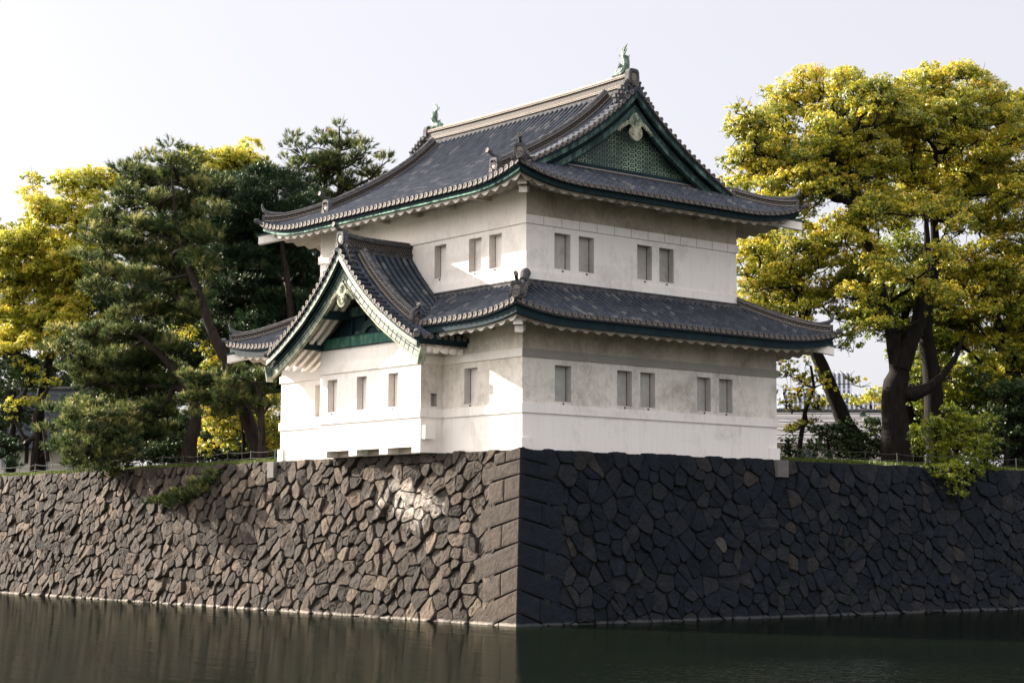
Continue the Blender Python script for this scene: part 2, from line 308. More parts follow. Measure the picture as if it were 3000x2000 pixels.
def ring(mb, poly, off, z0, z1, inner=-0.03, tint=0.5, mif=None):
    P = rect_pts(poly, off); Q = rect_pts(poly, inner); n = len(P)
    for i in range(n):
        j = (i+1) % n; mi = mif(P[i], P[j]) if mif else 0
        mb.add([(*P[i], z0), (*P[j], z0), (*P[j], z1), (*P[i], z1)], [(0, 1, 2, 3)], tint, mi)
        mb.add([(*P[i], z1), (*P[j], z1), (*Q[j], z1), (*Q[i], z1)], [(0, 1, 2, 3)], tint, mi)
        mb.add([(*P[i], z0), (*P[j], z0), (*Q[j], z0), (*Q[i], z0)], [(3, 2, 1, 0)], tint, mi)
def wall_face(mb, P, u0, u1, v0, v1, holes, mi=0, zmat=None):   # P(u,v)->3D ; holes (u0,u1,v0,v1)
    us = sorted({u0, u1, *[h[0] for h in holes], *[h[1] for h in holes]}); vs = sorted({v0, v1, *[h[2] for h in holes], *[h[3] for h in holes], *([z for z in (zmat or []) ])})
    for i in range(len(us)-1):
        for j in range(len(vs)-1):
            cu, cv = (us[i]+us[i+1])/2, (vs[j]+vs[j+1])/2
            if any(h[0] < cu < h[1] and h[2] < cv < h[3] for h in holes): continue
            m = mi(cv) if callable(mi) else mi
            mb.add([P(us[i], vs[j]), P(us[i+1], vs[j]), P(us[i+1], vs[j+1]), P(us[i], vs[j+1])], [(0, 1, 2, 3)], 0.5, m)

# ================================================================== THE TOWER
T = empty('castle_tower', 'white plastered two storey castle turret with grey tiled roofs and green gables', 'castle tower')
WR, WL = 15.35, 18.73                     # lower storey: 0..WR, 0..WL
UX0, UY0, UX1, UY1 = 1.007, 1.007, 13.79, 16.956
BY0, BY1, BX = 5.44, 13.36, -1.22         # bay on the left face
foot = [(0, 0), (WR, 0), (WR, WL), (0, WL), (0, BY1), (BX, BY1), (BX, BY0), (0, BY0)]
ufoot = [(UX0, UY0), (UX1, UY0), (UX1, UY1), (UX0, UY1)]
ZB = 6.95
RD = 0.36                                 # depth of the window recesses
winS = [(1.77, 2.68), (5.30, 6.17), (6.67, 7.56), (10.15, 11.01), (11.55, 12.41)]
winW = [(3.02, 3.93), (14.78, 15.68)]
winB = [(11.94, 12.73), (9.56, 10.34), (7.12, 7.88)]
winUS = [(2.58, 3.49), (3.97, 4.86), (7.44, 8.34), (8.80, 9.70)]
winUW = [(6.65, 7.52), (4.08, 4.99), (2.66, 3.54)]
def window(P, mt, u0, u1, v0, v1, parent, pinside):     # P(u,v,depth)
    w = MB()
    for a, b in (((u0, v0), (u0, v1)), ((u1, v1), (u1, v0)), ((u0, v1), (u1, v1)), ((u1, v0), (u0, v0))):
        w.add([P(a[0], a[1], 0), P(b[0], b[1], 0), P(b[0], b[1], RD), P(a[0], a[1], RD)], [(0, 1, 2, 3)])
    o = w.build('window', mt, parent)
    s = MB(); m = (u0+u1)/2
    d = RD-0.02
    s.add([P(u0+.005, v0+.01, d), P(u1-.005, v0+.01, d), P(u1-.005, v1-.01, d), P(u0+.005, v1-.01, d)], [(0, 1, 2, 3)], .5, 0)
    c = u1-.022
    for q in (c,): s.add([P(q-.013, v0+.01, d-.008), P(q+.013, v0+.01, d-.008), P(q+.013, v1-.01, d-.008), P(q-.013, v1-.01, d-.008)], [(0, 1, 2, 3)], .5, 1)
    s.build('shutter', ['plaster' if mt == 'shutter_sunlit' else mt, 'core'], o)  # sunny-side panels take the wall's white, light put into the colour
    h = MB(); q = Vector(P(m, v0-.075, -.05)); h.tube([Vector(P(m, v0-.075, .02)), q], [.035, .03], 8); h.tube([q, q+Vector((0, 0, -.05))], [.035, .015], 6)
    h.build('drain_spout', 'iron', o)
lw = MB(); uw = MB()
LZ0, LZ1 = 9.20, 10.73
hS = [(a, b, LZ0, LZ1) for a, b in winS]; hW = [(a, b, LZ0, LZ1) for a, b in winW]; hB = [(a, b, 9.21, 10.71) for a, b in winB]
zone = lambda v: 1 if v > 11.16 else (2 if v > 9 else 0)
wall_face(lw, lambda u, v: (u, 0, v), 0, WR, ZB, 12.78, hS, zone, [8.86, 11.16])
wall_face(lw, lambda u, v: (0, u, v), 0, BY0, ZB, 12.78, [h for h in hW if h[0] < 5], lambda v: 2 if v > 9.0 else 0, [8.86])
wall_face(lw, lambda u, v: (0, u, v), BY1, WL, ZB, 12.78, [h for h in hW if h[0] > 5], 0, [8.86])
wall_face(lw, lambda u, v: (BX, u, v), BY0, BY1, 7.41, 12.15, hB, 0, [8.86])
wall_face(lw, lambda u, v: (u, BY0, v), BX, 0, 7.41, 12.9, [(-.67, -.33, 9.16, 9.72)], lambda v: 2 if v > 9.0 else 0, [8.86])
wall_face(lw, lambda u, v: (u, BY1, v), BX, 0, 7.41, 12.9, [])
wall_face(lw, lambda u, v: (WR, u, v), 0, WL, ZB, 12.78, []); wall_face(lw, lambda u, v: (u, WL, v), 0, WR, ZB, 12.78, [])
lw.add([(BX, BY0, 7.41), (BX, BY1, 7.41), (0, BY1, 7.41), (0, BY0, 7.41)], [(0, 1, 2, 3)])
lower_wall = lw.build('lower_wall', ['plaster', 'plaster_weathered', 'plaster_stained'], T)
hUS = [(a, b, 15.01, 16.57) for a, b in winUS]; hUW = [(a, b, 15.11, 16.60) for a, b in winUW]
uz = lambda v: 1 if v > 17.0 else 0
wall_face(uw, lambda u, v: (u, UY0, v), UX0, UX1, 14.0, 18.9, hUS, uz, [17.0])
wall_face(uw, lambda u, v: (UX0, u, v), UY0, UY1, 14.0, 18.9, hUW, 0, [17.0])
wall_face(uw, lambda u, v: (UX1, u, v), UY0, UY1, 14.0, 18.9, []); wall_face(uw, lambda u, v: (u, UY1, v), UX0, UX1, 14.0, 18.9, [])
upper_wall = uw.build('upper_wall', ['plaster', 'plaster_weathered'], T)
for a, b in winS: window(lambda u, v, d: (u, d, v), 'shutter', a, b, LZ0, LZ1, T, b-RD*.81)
for a, b in winW: window(lambda u, v, d: (d, u, v), 'shutter_sunlit', a, b, LZ0, LZ1, T, b-RD*1.23)
for a, b in winB: window(lambda u, v, d: (BX+d, u, v), 'shutter_sunlit', a, b, 9.21, 10.71, T, b-RD*1.2)
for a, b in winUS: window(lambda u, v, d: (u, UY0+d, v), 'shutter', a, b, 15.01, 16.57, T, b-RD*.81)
for a, b in winUW: window(lambda u, v, d: (UX0+d, u, v), 'shutter_sunlit', a, b, 15.11, 16.60, T, b-RD*1.23)
pe = MB(); 
for a, b in (((-.67, 9.16), (-.67, 9.72)), ((-.33, 9.72), (-.33, 9.16)), ((-.67, 9.72), (-.33, 9.72)), ((-.33, 9.16), (-.67, 9.16))):
    pe.add([(a[0], BY0, a[1]), (b[0], BY0, b[1]), (b[0], BY0+.3, b[1]), (a[0], BY0+.3, a[1])], [(0, 1, 2, 3)])
pe.add([(-.67, BY0+.3, 9.16), (-.33, BY0+.3, 9.16), (-.33, BY0+.3, 9.72), (-.67, BY0+.3, 9.72)], [(0, 1, 2, 3)], .5, 0)
pe.build('peephole', ['shutter'], T)
# string courses
b1 = MB(); ring(b1, foot, .075, 8.67, 9.05); b1.build('string_course', 'plaster', T)
b2 = MB(); ring(b2, foot, .075, 10.985, 11.33, mif=lambda p, q: 1 if abs(p[1]-q[1]) < .01 and p[1] < 1 else 0); b2.build('string_course', ['plaster', 'plaster_grey'], T)
b3 = MB(); ring(b3, ufoot, .075, 16.82, 17.19); b3.build('string_course', 'plaster', T)
b4 = MB(); ring(b4, ufoot, .05, 14.0, 14.80); b4.build('plinth', 'plaster', T)
# thin joints in the upper course, corner guard plates
for q in np.arange(.9, 12.6, 1.02): Pieces('joint', 'iron', upper_wall).add(lambda m: m.box(UX0+q, UX0+q+.012, UY0-.079, UY0-.06, 16.82, 17.19))
cpl = Pieces('corner_plate', 'plaster', T)
cpl.add(lambda m: (m.box(-.09, .0, -.09, .35, 7.0, 7.62), m.box(.0, .42, -.09, -.003, 7.0, 7.62)))
cpl.add(lambda m: (m.box(WR-.55, WR+.1, -.09, -.003, 7.1, 7.70), m.box(WR+.003, WR+.1, -.003, .5, 7.1, 7.7)))
cpl.add(lambda m: m.box(-.09, -.003, WL-.35, WL+.1, 7.0, 7.75))
g = MB(); g.box(-1.16, -.62, BY0-.28, BY0-.003, 7.72, 8.32); g.build('vent_box', 'plaster', T)
# stubs and openings under the bay
g = MB()
for a, b in ((12.73, 13.36), (10.29, 10.90), (7.86, 8.50), (5.44, 6.04)): g.box(BX, .1, a, b, 7.15, 7.408)
for a, b in ((10.90, 12.73), (8.50, 10.29), (6.04, 7.86)): g.box(BX+.62, -.2, a, b, 7.15, 7.41, .5, 1)
g.build('bay_floor', ['plaster', 'plaster_weathered'], T)

# ------------------------------------------------------------------ roofs
class Roof:
    """hip eaves on rectangle (x0,x1,y0,y1); height profile g(d); D = run per side"""
    def __init__(s, rect, D, z0, prof, lift, cl):
        s.x0, s.x1, s.y0, s.y1 = rect; s.D = D; s.z0 = z0; s.prof = prof; s.lift = lift; s.cl = cl
        s.side = {'S': (lambda a, d: (a, s.y0+d), s.x0, s.x1, 'W', 'E', (0, -1)), 'W': (lambda a, d: (s.x0+d, a), s.y0, s.y1, 'S', 'N', (-1, 0)),
                  'N': (lambda a, d: (a, s.y1-d), s.x0, s.x1, 'W', 'E', (0, 1)), 'E': (lambda a, d: (s.x1-d, a), s.y0, s.y1, 'S', 'N', (1, 0))}
    def tn(s, k, a):    # normalised distance to the hip corners along the eave
        P, a0, a1, lo, hi, n = s.side[k]; return min((a-a0)/s.D[lo], (a1-a)/s.D[hi])
    def up(s, k, a, d=0):
        t = max(0.0, s.tn(k, a)*3.2)
        return s.lift*max(0, 1-t/4)**2.4*max(0, 1-d/s.D[k]*.9)**2 if t < 4 else 0.0
    def p(s, k, a, d, dz=0.0):
        P = s.side[k][0]; x, y = P(a, d)
        return Vector((x, y, s.z0+s.prof(max(d, -.5)/s.D[k], k)+s.up(k, a, max(d, 0))+dz))
    def nrm(s, k, a, d):
        e = .05; t1 = s.p(k, a+e, d)-s.p(k, a-e, d); t2 = s.p(k, a, d+e)-s.p(k, a, d-e); n = t1.cross(t2).normalized()
        return n if n.z > 0 else -n
TL = 0.30
def roll(mb, f, nf, sd, d0, d1, r=.088, first=0, tl=TL):
    """round tile row; f(d)->point, nf(d)->normal, sd = sideways unit vector"""
    if d1-d0 < .06: return
    n = max(1, int(round((d1-d0)/tl))); ds = np.linspace(d0, d1, n+1)
    for i in range(n):
        rows = []
        for q, rr in ((ds[i], r), (ds[i+1], r*.87)):
            c = f(q); N = nf(q)
            rows.append([c+sd*math.cos(t)*rr+N*(math.sin(t)*rr+.03) for t in (math.pi*j/6 for j in range(7))])
        mb.grid(rows, .35+.5*random.random() if random.random() < .93 else 1)
        # butt face of the tile
        c = f(ds[i]); N = nf(ds[i])
        mb.add(rows[0]+[c+sd*math.cos(t)*r*.8+N*(math.sin(t)*r*.8+.012) for t in (math.pi*j/6 for j in range(7))], [(j, j+1, j+8, j+7) for j in range(6)], .1)
def disc(mb, c, out, up, r=.108):
    """round eave tile end facing 'out'"""
    out = Vector(out).normalized(); sd = out.cross(Vector(up)).normalized(); up2 = sd.cross(out)
    S = 14; cs = [(math.cos(2*math.pi*j/S), math.sin(2*math.pi*j/S)) for j in range(S)]
    R = lambda rr, d: [c+sd*x*rr+up2*y*rr+out*d for x, y in cs]
    mb.grid([R(r*.98, -.22), R(r, .03)], .4, 0, True)
    mb.grid([R(r, .03), R(r*.80, .03)], .5, 2, True); mb.grid([R(r*.80, .03), R(r*.78, .008)], .5, 2, True)
    mb.add(R(r*.78, .008), [tuple(range(S))], .5, 1)
    for q in range(3):
        a = 2*math.pi*q/3+1.5; cc = c+sd*math.cos(a)*r*.30+up2*math.sin(a)*r*.30
        mb.add([cc+sd*math.cos(2*math.pi*j/6)*r*.2+up2*math.sin(2*math.pi*j/6)*r*.2+out*.016 for j in range(6)], [tuple(range(6))], .5, 2)
def roof_side(rf, k, mb, ends, pitch, dmax, dmin=lambda a: 0.0, skip=None, eave=True):
    P, a0, a1, lo, hi, out = rf.side[k]; out = Vector((*out, 0)); sd = Vector((1, 0, 0)) if k in 'SN' else Vector((0, 1, 0))
    n = int((a1-a0)/pitch); off = ((a1-a0)-n*pitch)/2
    for i in range(n+1):
        a = a0+off+i*pitch
        d1 = dmax(a); d0 = dmin(a)
        if skip and skip(a): d1 = min(d1, skip(a))
        if d1-d0 > .1 and a0+.1 < a < a1-.1:
            roll(mb, lambda q: rf.p(k, a, q), lambda q: rf.nrm(k, a, q), sd, d0, d1)
            if d0 == 0.0 and eave: disc(ends, rf.p(k, a, -.02, .015), out+Vector((0, 0, -.0)), (0, 0, 1))
        # pan between this roll and the next
        b = a+pitch; mmid = (a+b)/2
        if b > a1: b = a1; mmid = (a+b)/2
        lo_ = a if i > 0 else a0
        e0 = min(dmax(max(lo_, a0+.01)), dmax(min(b, a1-.01))); e1 = dmax(mmid); dd = max(e0, e1); s0 = max(dmin(a), dmin(b)) if max(dmin(a), dmin(b)) < 50 else 99
        if s0 > dd-.05: continue
        m = max(1, int((dd-s0)/TL)); qs = np.linspace(s0, dd, m+1)
        for q in range(m):
            A, B = qs[q], qs[q+1]
            rows = [[rf.p(k, lo_, A, .016), rf.p(k, (lo_+b)/2, A, -.055), rf.p(k, b, A, .016)], [rf.p(k, lo_, B, -.004), rf.p(k, (lo_+b)/2, B, -.078), rf.p(k, b, B, -.004)]]
            mb.grid(rows, random.random()*.08)  # pans tinted near black, shade between the rolls put into the colour
            mb.add(rows[0]+[p+Vector((0, 0, -.03)) for p in rows[0]], [(0, 1, 4, 3), (1, 2, 5, 4)], .05)
        if s0 == 0 and eave:
            c = [rf.p(k, u, -.0, h)+out*.02 for u, h in ((lo_, .02), ((lo_*3+b)/4, -.0), ((lo_+b)/2, -.02), ((lo_+3*b)/4, 0), (b, .02))]
            ends.add(c+[p+Vector((0, 0, -.10+.03*(abs(i2-2)/2)**2)) for i2, p in enumerate(c)], [(i2, i2+1, i2+6, i2+5) for i2 in range(4)], .3, 1)
def eave_under(rf, k, fas, wav, o_disc, fz, ft, ow, wz, amp, slope, o_wall, cut=None, pitch=.68, fmat=0, dark=0):
    """copper fascia and wavy plastered soffit; o_* are distances in from the tile edge"""
    P, a0, a1, lo, hi, out = rf.side[k]
    def pt(a, d, z):
        x, y = P(a, d); return Vector((x, y, z+rf.up(k, a, 0)))
    def span(d):  # shrink with depth so the mitres meet
        return a0+d*rf.D[lo]/rf.D[k] if False else a0+d, a1-d
    A = list(np.arange(a0, a1+.001, .17)); 
    segs = [(a0, a1)] if not cut else [(a0, cut[0]), (cut[1], a1)]
    for s0, s1 in segs:
        n = max(4, int((s1-s0)/.25)); u = np.linspace(0, 1, n+1)
        def row(d, z):
            e0 = max(s0, a0+d) if s0 == a0 else s0; e1 = min(s1, a1-d) if s1 == a1 else s1
            return [pt(e0+(e1-e0)*q, d, z) for q in u]
        fas.grid([row(.06, ft), row(o_disc, ft), row(o_disc, fz+.07)], .5, 0); fas.grid([row(o_disc, fz+.07), row(o_disc-.008, fz), row(o_disc+.14, fz), row(o_disc+.14, ft), row(.06, ft)], .5, 2 if k == 'W' else 0)
        # thin dark batten on top of the fascia
        fas.grid([row(.03, ft), row(.03, ft+.07), row(.5, ft+.12)], .5, 1); fas.grid([row(.03, ft), row(.5, ft)], .5, 1)
    # wavy soffit
    for s0, s1 in segs:
        n = int((s1-s0)/(pitch/12)); 
        def wv(a): return wz+amp*(1-math.cos(2*math.pi*(a-a0)/pitch))/2*1.0
        def sh(a):
            c = .5+.5*math.cos(2*math.pi*(a-a0)/pitch); return wz+amp*(1-c**.75)
        rows = []
        def prow(d, fz_, extra=0):
            r = []
            e0 = max(s0, a0+d) if s0 == a0 else s0; e1 = min(s1, a1-d) if s1 == a1 else s1
            for q in np.linspace(0, 1, n+1):
                a = e0+(e1-e0)*q; r.append(pt(a, d, fz_(a)+extra))
            return r
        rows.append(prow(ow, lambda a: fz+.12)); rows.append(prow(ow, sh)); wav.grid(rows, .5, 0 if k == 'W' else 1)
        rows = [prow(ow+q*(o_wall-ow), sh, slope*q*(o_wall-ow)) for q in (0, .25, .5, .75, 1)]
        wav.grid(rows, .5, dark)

LO = Roof((-2.0, 17.35, -2.0, 20.76), {'S': 3.0, 'W': 3.0, 'N': 20.76-16.956, 'E': 17.35-13.79}, 12.60, lambda s, k: 1.66*(.86*s+.14*s*abs(s)), .42, 4)
LO.D['S'] = 3.007; LO.D['W'] = 3.007
YM = 9.42
def bz(h):
    h = abs(h); return float(np.interp(h, [0, .45, .93, 1.5, 2.05, 2.92, 3.55, 4.15, 5.0, 5.75, 6.6], [16.42, 15.86, 15.33, 14.78, 14.30, 13.62, 13.20, 12.83, 12.34, 11.97, 11.62]))
def bzs(h):   # smoothed
    return (bz(abs(h)-.25)+2*bz(h)+bz(abs(h)+.25))/4 if abs(h) > .3 else bz(h)
lr = MB(); le = MB(); lf = MB(); lwv = MB()
def hipmax(rf, k):
    P, a0, a1, lo, hi, out = rf.side[k]
    return lambda a: max(0.0, min(rf.D[k], rf.D[k]*(a-a0)/rf.D[lo], rf.D[k]*(a1-a)/rf.D[hi]))
def wcut(a):       # where the lower roof disappears under the bay gable
    h = abs(a-YM)
    if h > 4.95: return 0.0
    for d in np.arange(0, 3.01, .05):
        if LO.p('W', a, d).z > bzs(h)+.22: return float(d)
    return 99.0
for k in 'SWNE': roof_side(LO, k, lr, le, .345, hipmax(LO, k), (wcut if k == 'W' else (lambda a: 0.0)))
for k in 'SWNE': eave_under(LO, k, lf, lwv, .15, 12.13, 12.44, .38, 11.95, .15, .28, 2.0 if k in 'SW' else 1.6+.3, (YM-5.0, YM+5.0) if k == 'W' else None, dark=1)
lower_roof = lr.build('lower_roof', 'tile', T)
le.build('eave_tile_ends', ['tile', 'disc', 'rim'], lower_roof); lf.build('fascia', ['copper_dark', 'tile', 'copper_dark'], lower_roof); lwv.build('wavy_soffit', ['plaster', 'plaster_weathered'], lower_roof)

def uprof(s, k):
    d = s*UD[k]; return .485*d+1.23*(max(d, 0)/8.6)**4
UD = {'S': 2.95, 'W': 8.6, 'N': 2.95, 'E': 8.6}
UP = Roof((-1.2, 16.0, -1.2, 19.16), dict(UD), 18.34, uprof, .60, 4)
XM = 7.4
# hip corners of the upper roof are at 45 degrees: use plain metres for the curl
UP.tn = lambda k, a: min(a-UP.side[k][1], UP.side[k][2]-a)/3.2
UP.up = lambda k, a, d=0: (UP.lift*max(0, 1-max(0., UP.tn(k, a)*3.2)/4)**2.4*max(0, 1-d/3.4)**2) if UP.tn(k, a)*3.2 < 4 else 0.0
ur = MB(); ue = MB(); uf = MB(); uwv = MB()
def umax(k):
    P, a0, a1, lo, hi, out = UP.side[k]
    if k in 'SN': return lambda a: max(0., min(2.9, a-a0, a1-a))
    return lambda a: (lambda t: (max(0., t) if t < 2.12 else 8.5))(min(a-a0, a1-a))
for k in 'SWNE':
    roof_side(UP, k, ur, ue, .348, umax(k), skip=(None if k in 'SN' else (lambda a: 2.5 if min(a+1.2, 19.16-a) < 2.66 else 99)))
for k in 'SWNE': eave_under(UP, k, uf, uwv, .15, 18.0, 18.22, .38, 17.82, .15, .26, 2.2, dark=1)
upper_roof = ur.build('upper_roof', 'tile', T)
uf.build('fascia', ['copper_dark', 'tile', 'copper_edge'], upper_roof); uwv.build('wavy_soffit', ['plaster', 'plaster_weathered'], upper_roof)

# ---- ridges
def sweep(mb, path, side, ups, layers, uvl=None):
    """layers: (half width, h0, h1, material); side: sideways unit vector(s)"""
    n = len(path)
    for w, h0, h1, mi in layers:
        S = side if isinstance(side, list) else [side]*n
        rows = [[path[i]-S[i]*w+ups[i]*h0 for i in range(n)], [path[i]-S[i]*w+ups[i]*h1 for i in range(n)], [path[i]+S[i]*w+ups[i]*h1 for i in range(n)], [path[i]+S[i]*w+ups[i]*h0 for i in range(n)]]
        o = len(mb.f); mb.grid(rows, .5, mi, False)
        mb.add([rows[q][0] for q in range(4)], [(0, 1, 2, 3)], .5, mi); mb.add([rows[q][-1] for q in range(4)], [(3, 2, 1, 0)], .5, mi)
def captube(mb, path, side, ups, h, r, mi=0, tl=.30):
    # round cap tiles along the ridge
    L = [0]; 
    for i in range(1, len(path)): L.append(L[-1]+(path[i]-path[i-1]).length)
    n = max(1, int(L[-1]/tl)); S = side if isinstance(side, list) else [side]*len(path)
    def at(q):
        q = min(max(q, 0), L[-1]-1e-6); i = max(j for j in range(len(L)) if L[j] <= q); i = min(i, len(path)-2); t = (q-L[i])/(L[i+1]-L[i])
        return path[i].lerp(path[i+1], t), S[i], ups[i]
    for i in range(n):
        rows = []
        for q, rr in ((L[-1]*i/n, r), (L[-1]*(i+1)/n, r*.93)):
            c, sd, up = at(q); rows.append([c+sd*math.cos(t)*rr+up*(h+math.sin(t)*rr) for t in (math.pi*j/8 for j in range(9))])
        mb.grid(rows, .3+random.random()*.6, mi)
def ridge_uv(o, lat_index):
    me = o.data; uv = me.uv_layers.new(name='UVMap'); 
    for p in me.polygons:
        for li in p.loop_indices:
            c = me.vertices[me.loops[li].vertex_index].co; n = p.normal
            u = c.y if abs(n.x) > .6 and abs(n.y) < .6 else (c.x if abs(n.y) > .6 else (c.x+c.y)*.7071)
            if LATMODE[0] == 'slope': u = u*1.2
            uv.data[li].uv = (u, c.z-(LATMODE[1](c) if LATMODE[1] else 0))
LATMODE = ['flat', None]
Z = Vector((0, 0, 1))
mr = MB(); ys = [1.28+i*(16.68-1.28)/24 for i in range(25)]; zt = [23.72+.10*abs((i-12)/12)**2.5 for i in range(25)]
path = [Vector((XM, y, z)) for y, z in zip(ys, zt)]; ups = [Z]*25; sx = Vector((1, 0, 0))
sweep(mr, path, sx, ups, [(.27, -.25, .02, 0), (.33, .02, .055, 2), (.29, .055, .09, 0), (.31, .09, .125, 2), (.22, .125, .44, 1), (.29, .44, .475, 2), (.26, .475, .51, 0), (.28, .51, .55, 2), (.22, .55, .60, 2)])
captube(mr, path, sx, ups, .58, .13, 2)
main_ridge = mr.build('main_ridge', ['ridge', 'lattice', 'ridge_pale'], T); ridge_uv(main_ridge, 1)

def oni(parent, c, fwd, s=1.0, big=False, horn=True, name='ridge_end_tile', pitchup=0.35):
    """demon tile: shield plate with chrysanthemum medallion, scroll feet and the round tile that juts out above"""
    mb = MB(); c = Vector(c); f = Vector(fwd).normalized(); sd = Z.cross(f).normalized(); X = lambda a, b, d: c+sd*a*s+Z*b*s+f*d*s
    out = []
    for i in range(24):
        t = 2*math.pi*i/24; q = 4.0; x = abs(math.cos(t))**(2/q)*math.copysign(1, math.cos(t)); y = abs(math.sin(t))**(2/q)*math.copysign(1, math.sin(t))
        out.append((x*(.29-.02*y), y*.33+.36))
    mb.prism([X(a, b, -.16) for a, b in out], f*.22*s, .5, 0)
    # raised rim around a sunk oval
    inn = [(a*.62, (b-.36)*.64+.34) for a, b in out]
    n = 24; mb.add([X(a*.97, (b-.36)*.97+.36, .10) for a, b in out]+[X(a, b, .10) for a, b in inn], [(i, (i+1) % n, n+(i+1) % n, n+i) for i in range(n)], .5, 0)
    mb.add([X(a*.97, (b-.36)*.97+.36, .10) for a, b in out]+[X(a, b, .06) for a, b in out], [(i, (i+1) % n, n+(i+1) % n, n+i) for i in range(n)], .5, 0)
    mb.add([X(a, b, .10) for a, b in inn]+[X(a, b, .062) for a, b in inn], [(i, (i+1) % n, n+(i+1) % n, n+i) for i in range(n)], .5, 0)
    mb.add([X(a, b, .062) for a, b in inn], [tuple(range(n))], .5, 1)
    for i in range(16):
        a = 2*math.pi*i/16; r0, r1 = .04, .165
        pts = [(r0, -.10), (r1*.9, -.155), (r1, 0), (r1*.9, .155), (r0, .10)]
        mb.add([X(math.cos(a+dd)*r*.9, .34+math.sin(a+dd)*r*1.05, .082) for r, dd in pts], [(0, 1, 2, 3, 4)], .5, 2)
    mb.add([X(math.cos(2*math.pi*i/8)*.045, .34+math.sin(2*math.pi*i/8)*.045, .095) for i in range(8)], [tuple(range(8))], .5, 2)
    for sg in (-1, 1):    # scroll feet
        for q in range(14):
            t0 = q/14*4.6; r = .155*(1-q/17)
            a = X(sg*(.34+math.cos(t0+2.2)*r*.9), .06+math.sin(t0+2.2)*r, .0); t1 = (q+1)/14*4.6; r1 = .155*(1-(q+1)/17)
            b = X(sg*(.34+math.cos(t1+2.2)*r1*.9), .06+math.sin(t1+2.2)*r1, .0)
            mb.tube([a+f*.03*s, b+f*.03*s], .038*s, 6, True, .5, 0)
        mb.prism([X(sg*(.34+math.cos(2*math.pi*q/10)*.10), .06+math.sin(2*math.pi*q/10)*.10, -.16) for q in range(10)], f*.17*s, .5, 0)
    mb.tube([X(0, .04, -.05), X(0, .03, .22)], .10*s, 12, True, .5, 0); disc_c = X(0, .03, .22)
    disc(mb, disc_c, f, Z, .108*s)
    if horn:
        pth = [X(0, .70, -.30), X(0, .73, -.05), X(0, .80, .18), X(0, .95, .42)]
        mb.tube(pth, [.09*s, .085*s, .08*s, .09*s], 10, True, .5, 0)
        dr = (pth[-1]-pth[-2]).normalized(); disc(mb, pth[-1]+dr*.01, (f+dr*.4), Z, .105*s)
    o = mb.build(name, ['ridge', 'disc', 'rim'], parent); return o
oni(main_ridge, (XM, 1.24, 23.86), (0, -1, 0), 1.12, horn=False); oni(main_ridge, (XM, 16.72, 23.86), (0, 1, 0), 1.12, horn=False)
# stepped flanks below the end tiles (hire)
for y0, sg in ((1.22, -1), (16.74, 1)):
    hb = MB()
    for s_ in (-1, 1):
        for q in range(5):
            x = XM+s_*(.30+q*.17); zt_ = 24.02-q*.21; hb.box(x-.10, x+.10, y0-.05, y0+.16, zt_-.26, zt_)
            hb.tube([Vector((x+s_*.10, y0-.07, zt_)), Vector((x+s_*.10, y0+.17, zt_))], .075, 8)
    hb.box(XM-.2, XM+.2, y0-.04, y0+.2, 23.4, 23.95)
    hb.build('ridge_flank', 'ridge', main_ridge)
# descending ridges of the upper roof
def slope_ridge(parent, f, ts, side, up_of, lay, capr, caph, name='descending_ridge'):
    mb = MB(); path = [f(t) for t in ts]; ups = [up_of(t) for t in ts]
    sweep(mb, path, side, ups, lay); captube(mb, path, side, ups, caph, capr, 0)
    o = mb.build(name, ['ridge', 'lattice', 'rim'], parent)
    me = o.data; uv = me.uv_layers.new(name='UVMap'); L = [0]
    for i in range(1, len(path)): L.append(L[-1]+(path[i]-path[i-1]).length)
    for p in me.polygons:
        for li in p.loop_indices:
            c = me.vertices[me.loops[li].vertex_index].co; i = min(range(len(path)), key=lambda j: (path[j]-c).length); uv.data[li].uv = (L[i], (c-path[i]).dot(ups[i])*.8)
    return o
KL = [(.17, -.05, .10, 0), (.20, .10, .13, 2), (.13, .13, .34, 1), (.20, .34, .37, 2), (.17, .37, .42, 0)]
for yk in (2.42, 15.54):
    for k, d_end in (('W', 1.65), ('E', 1.65)):
        sd = Vector((0, 1, 0)); ds = [d_end+(8.25-d_end)*i/16 for i in range(17)]
        o = slope_ridge(upper_roof, lambda d: UP.p(k, yk, d, .03), ds, sd, lambda d: UP.nrm(k, yk, d), KL, .12, .40)
        fw = (-1, 0, 0) if k == 'W' else (1, 0, 0); e = UP.p(k, yk, d_end-.05, .0)
        oni(o, (e.x+(.0 if k == 'W' else 0), e.y, e.z+.02), fw, .95)
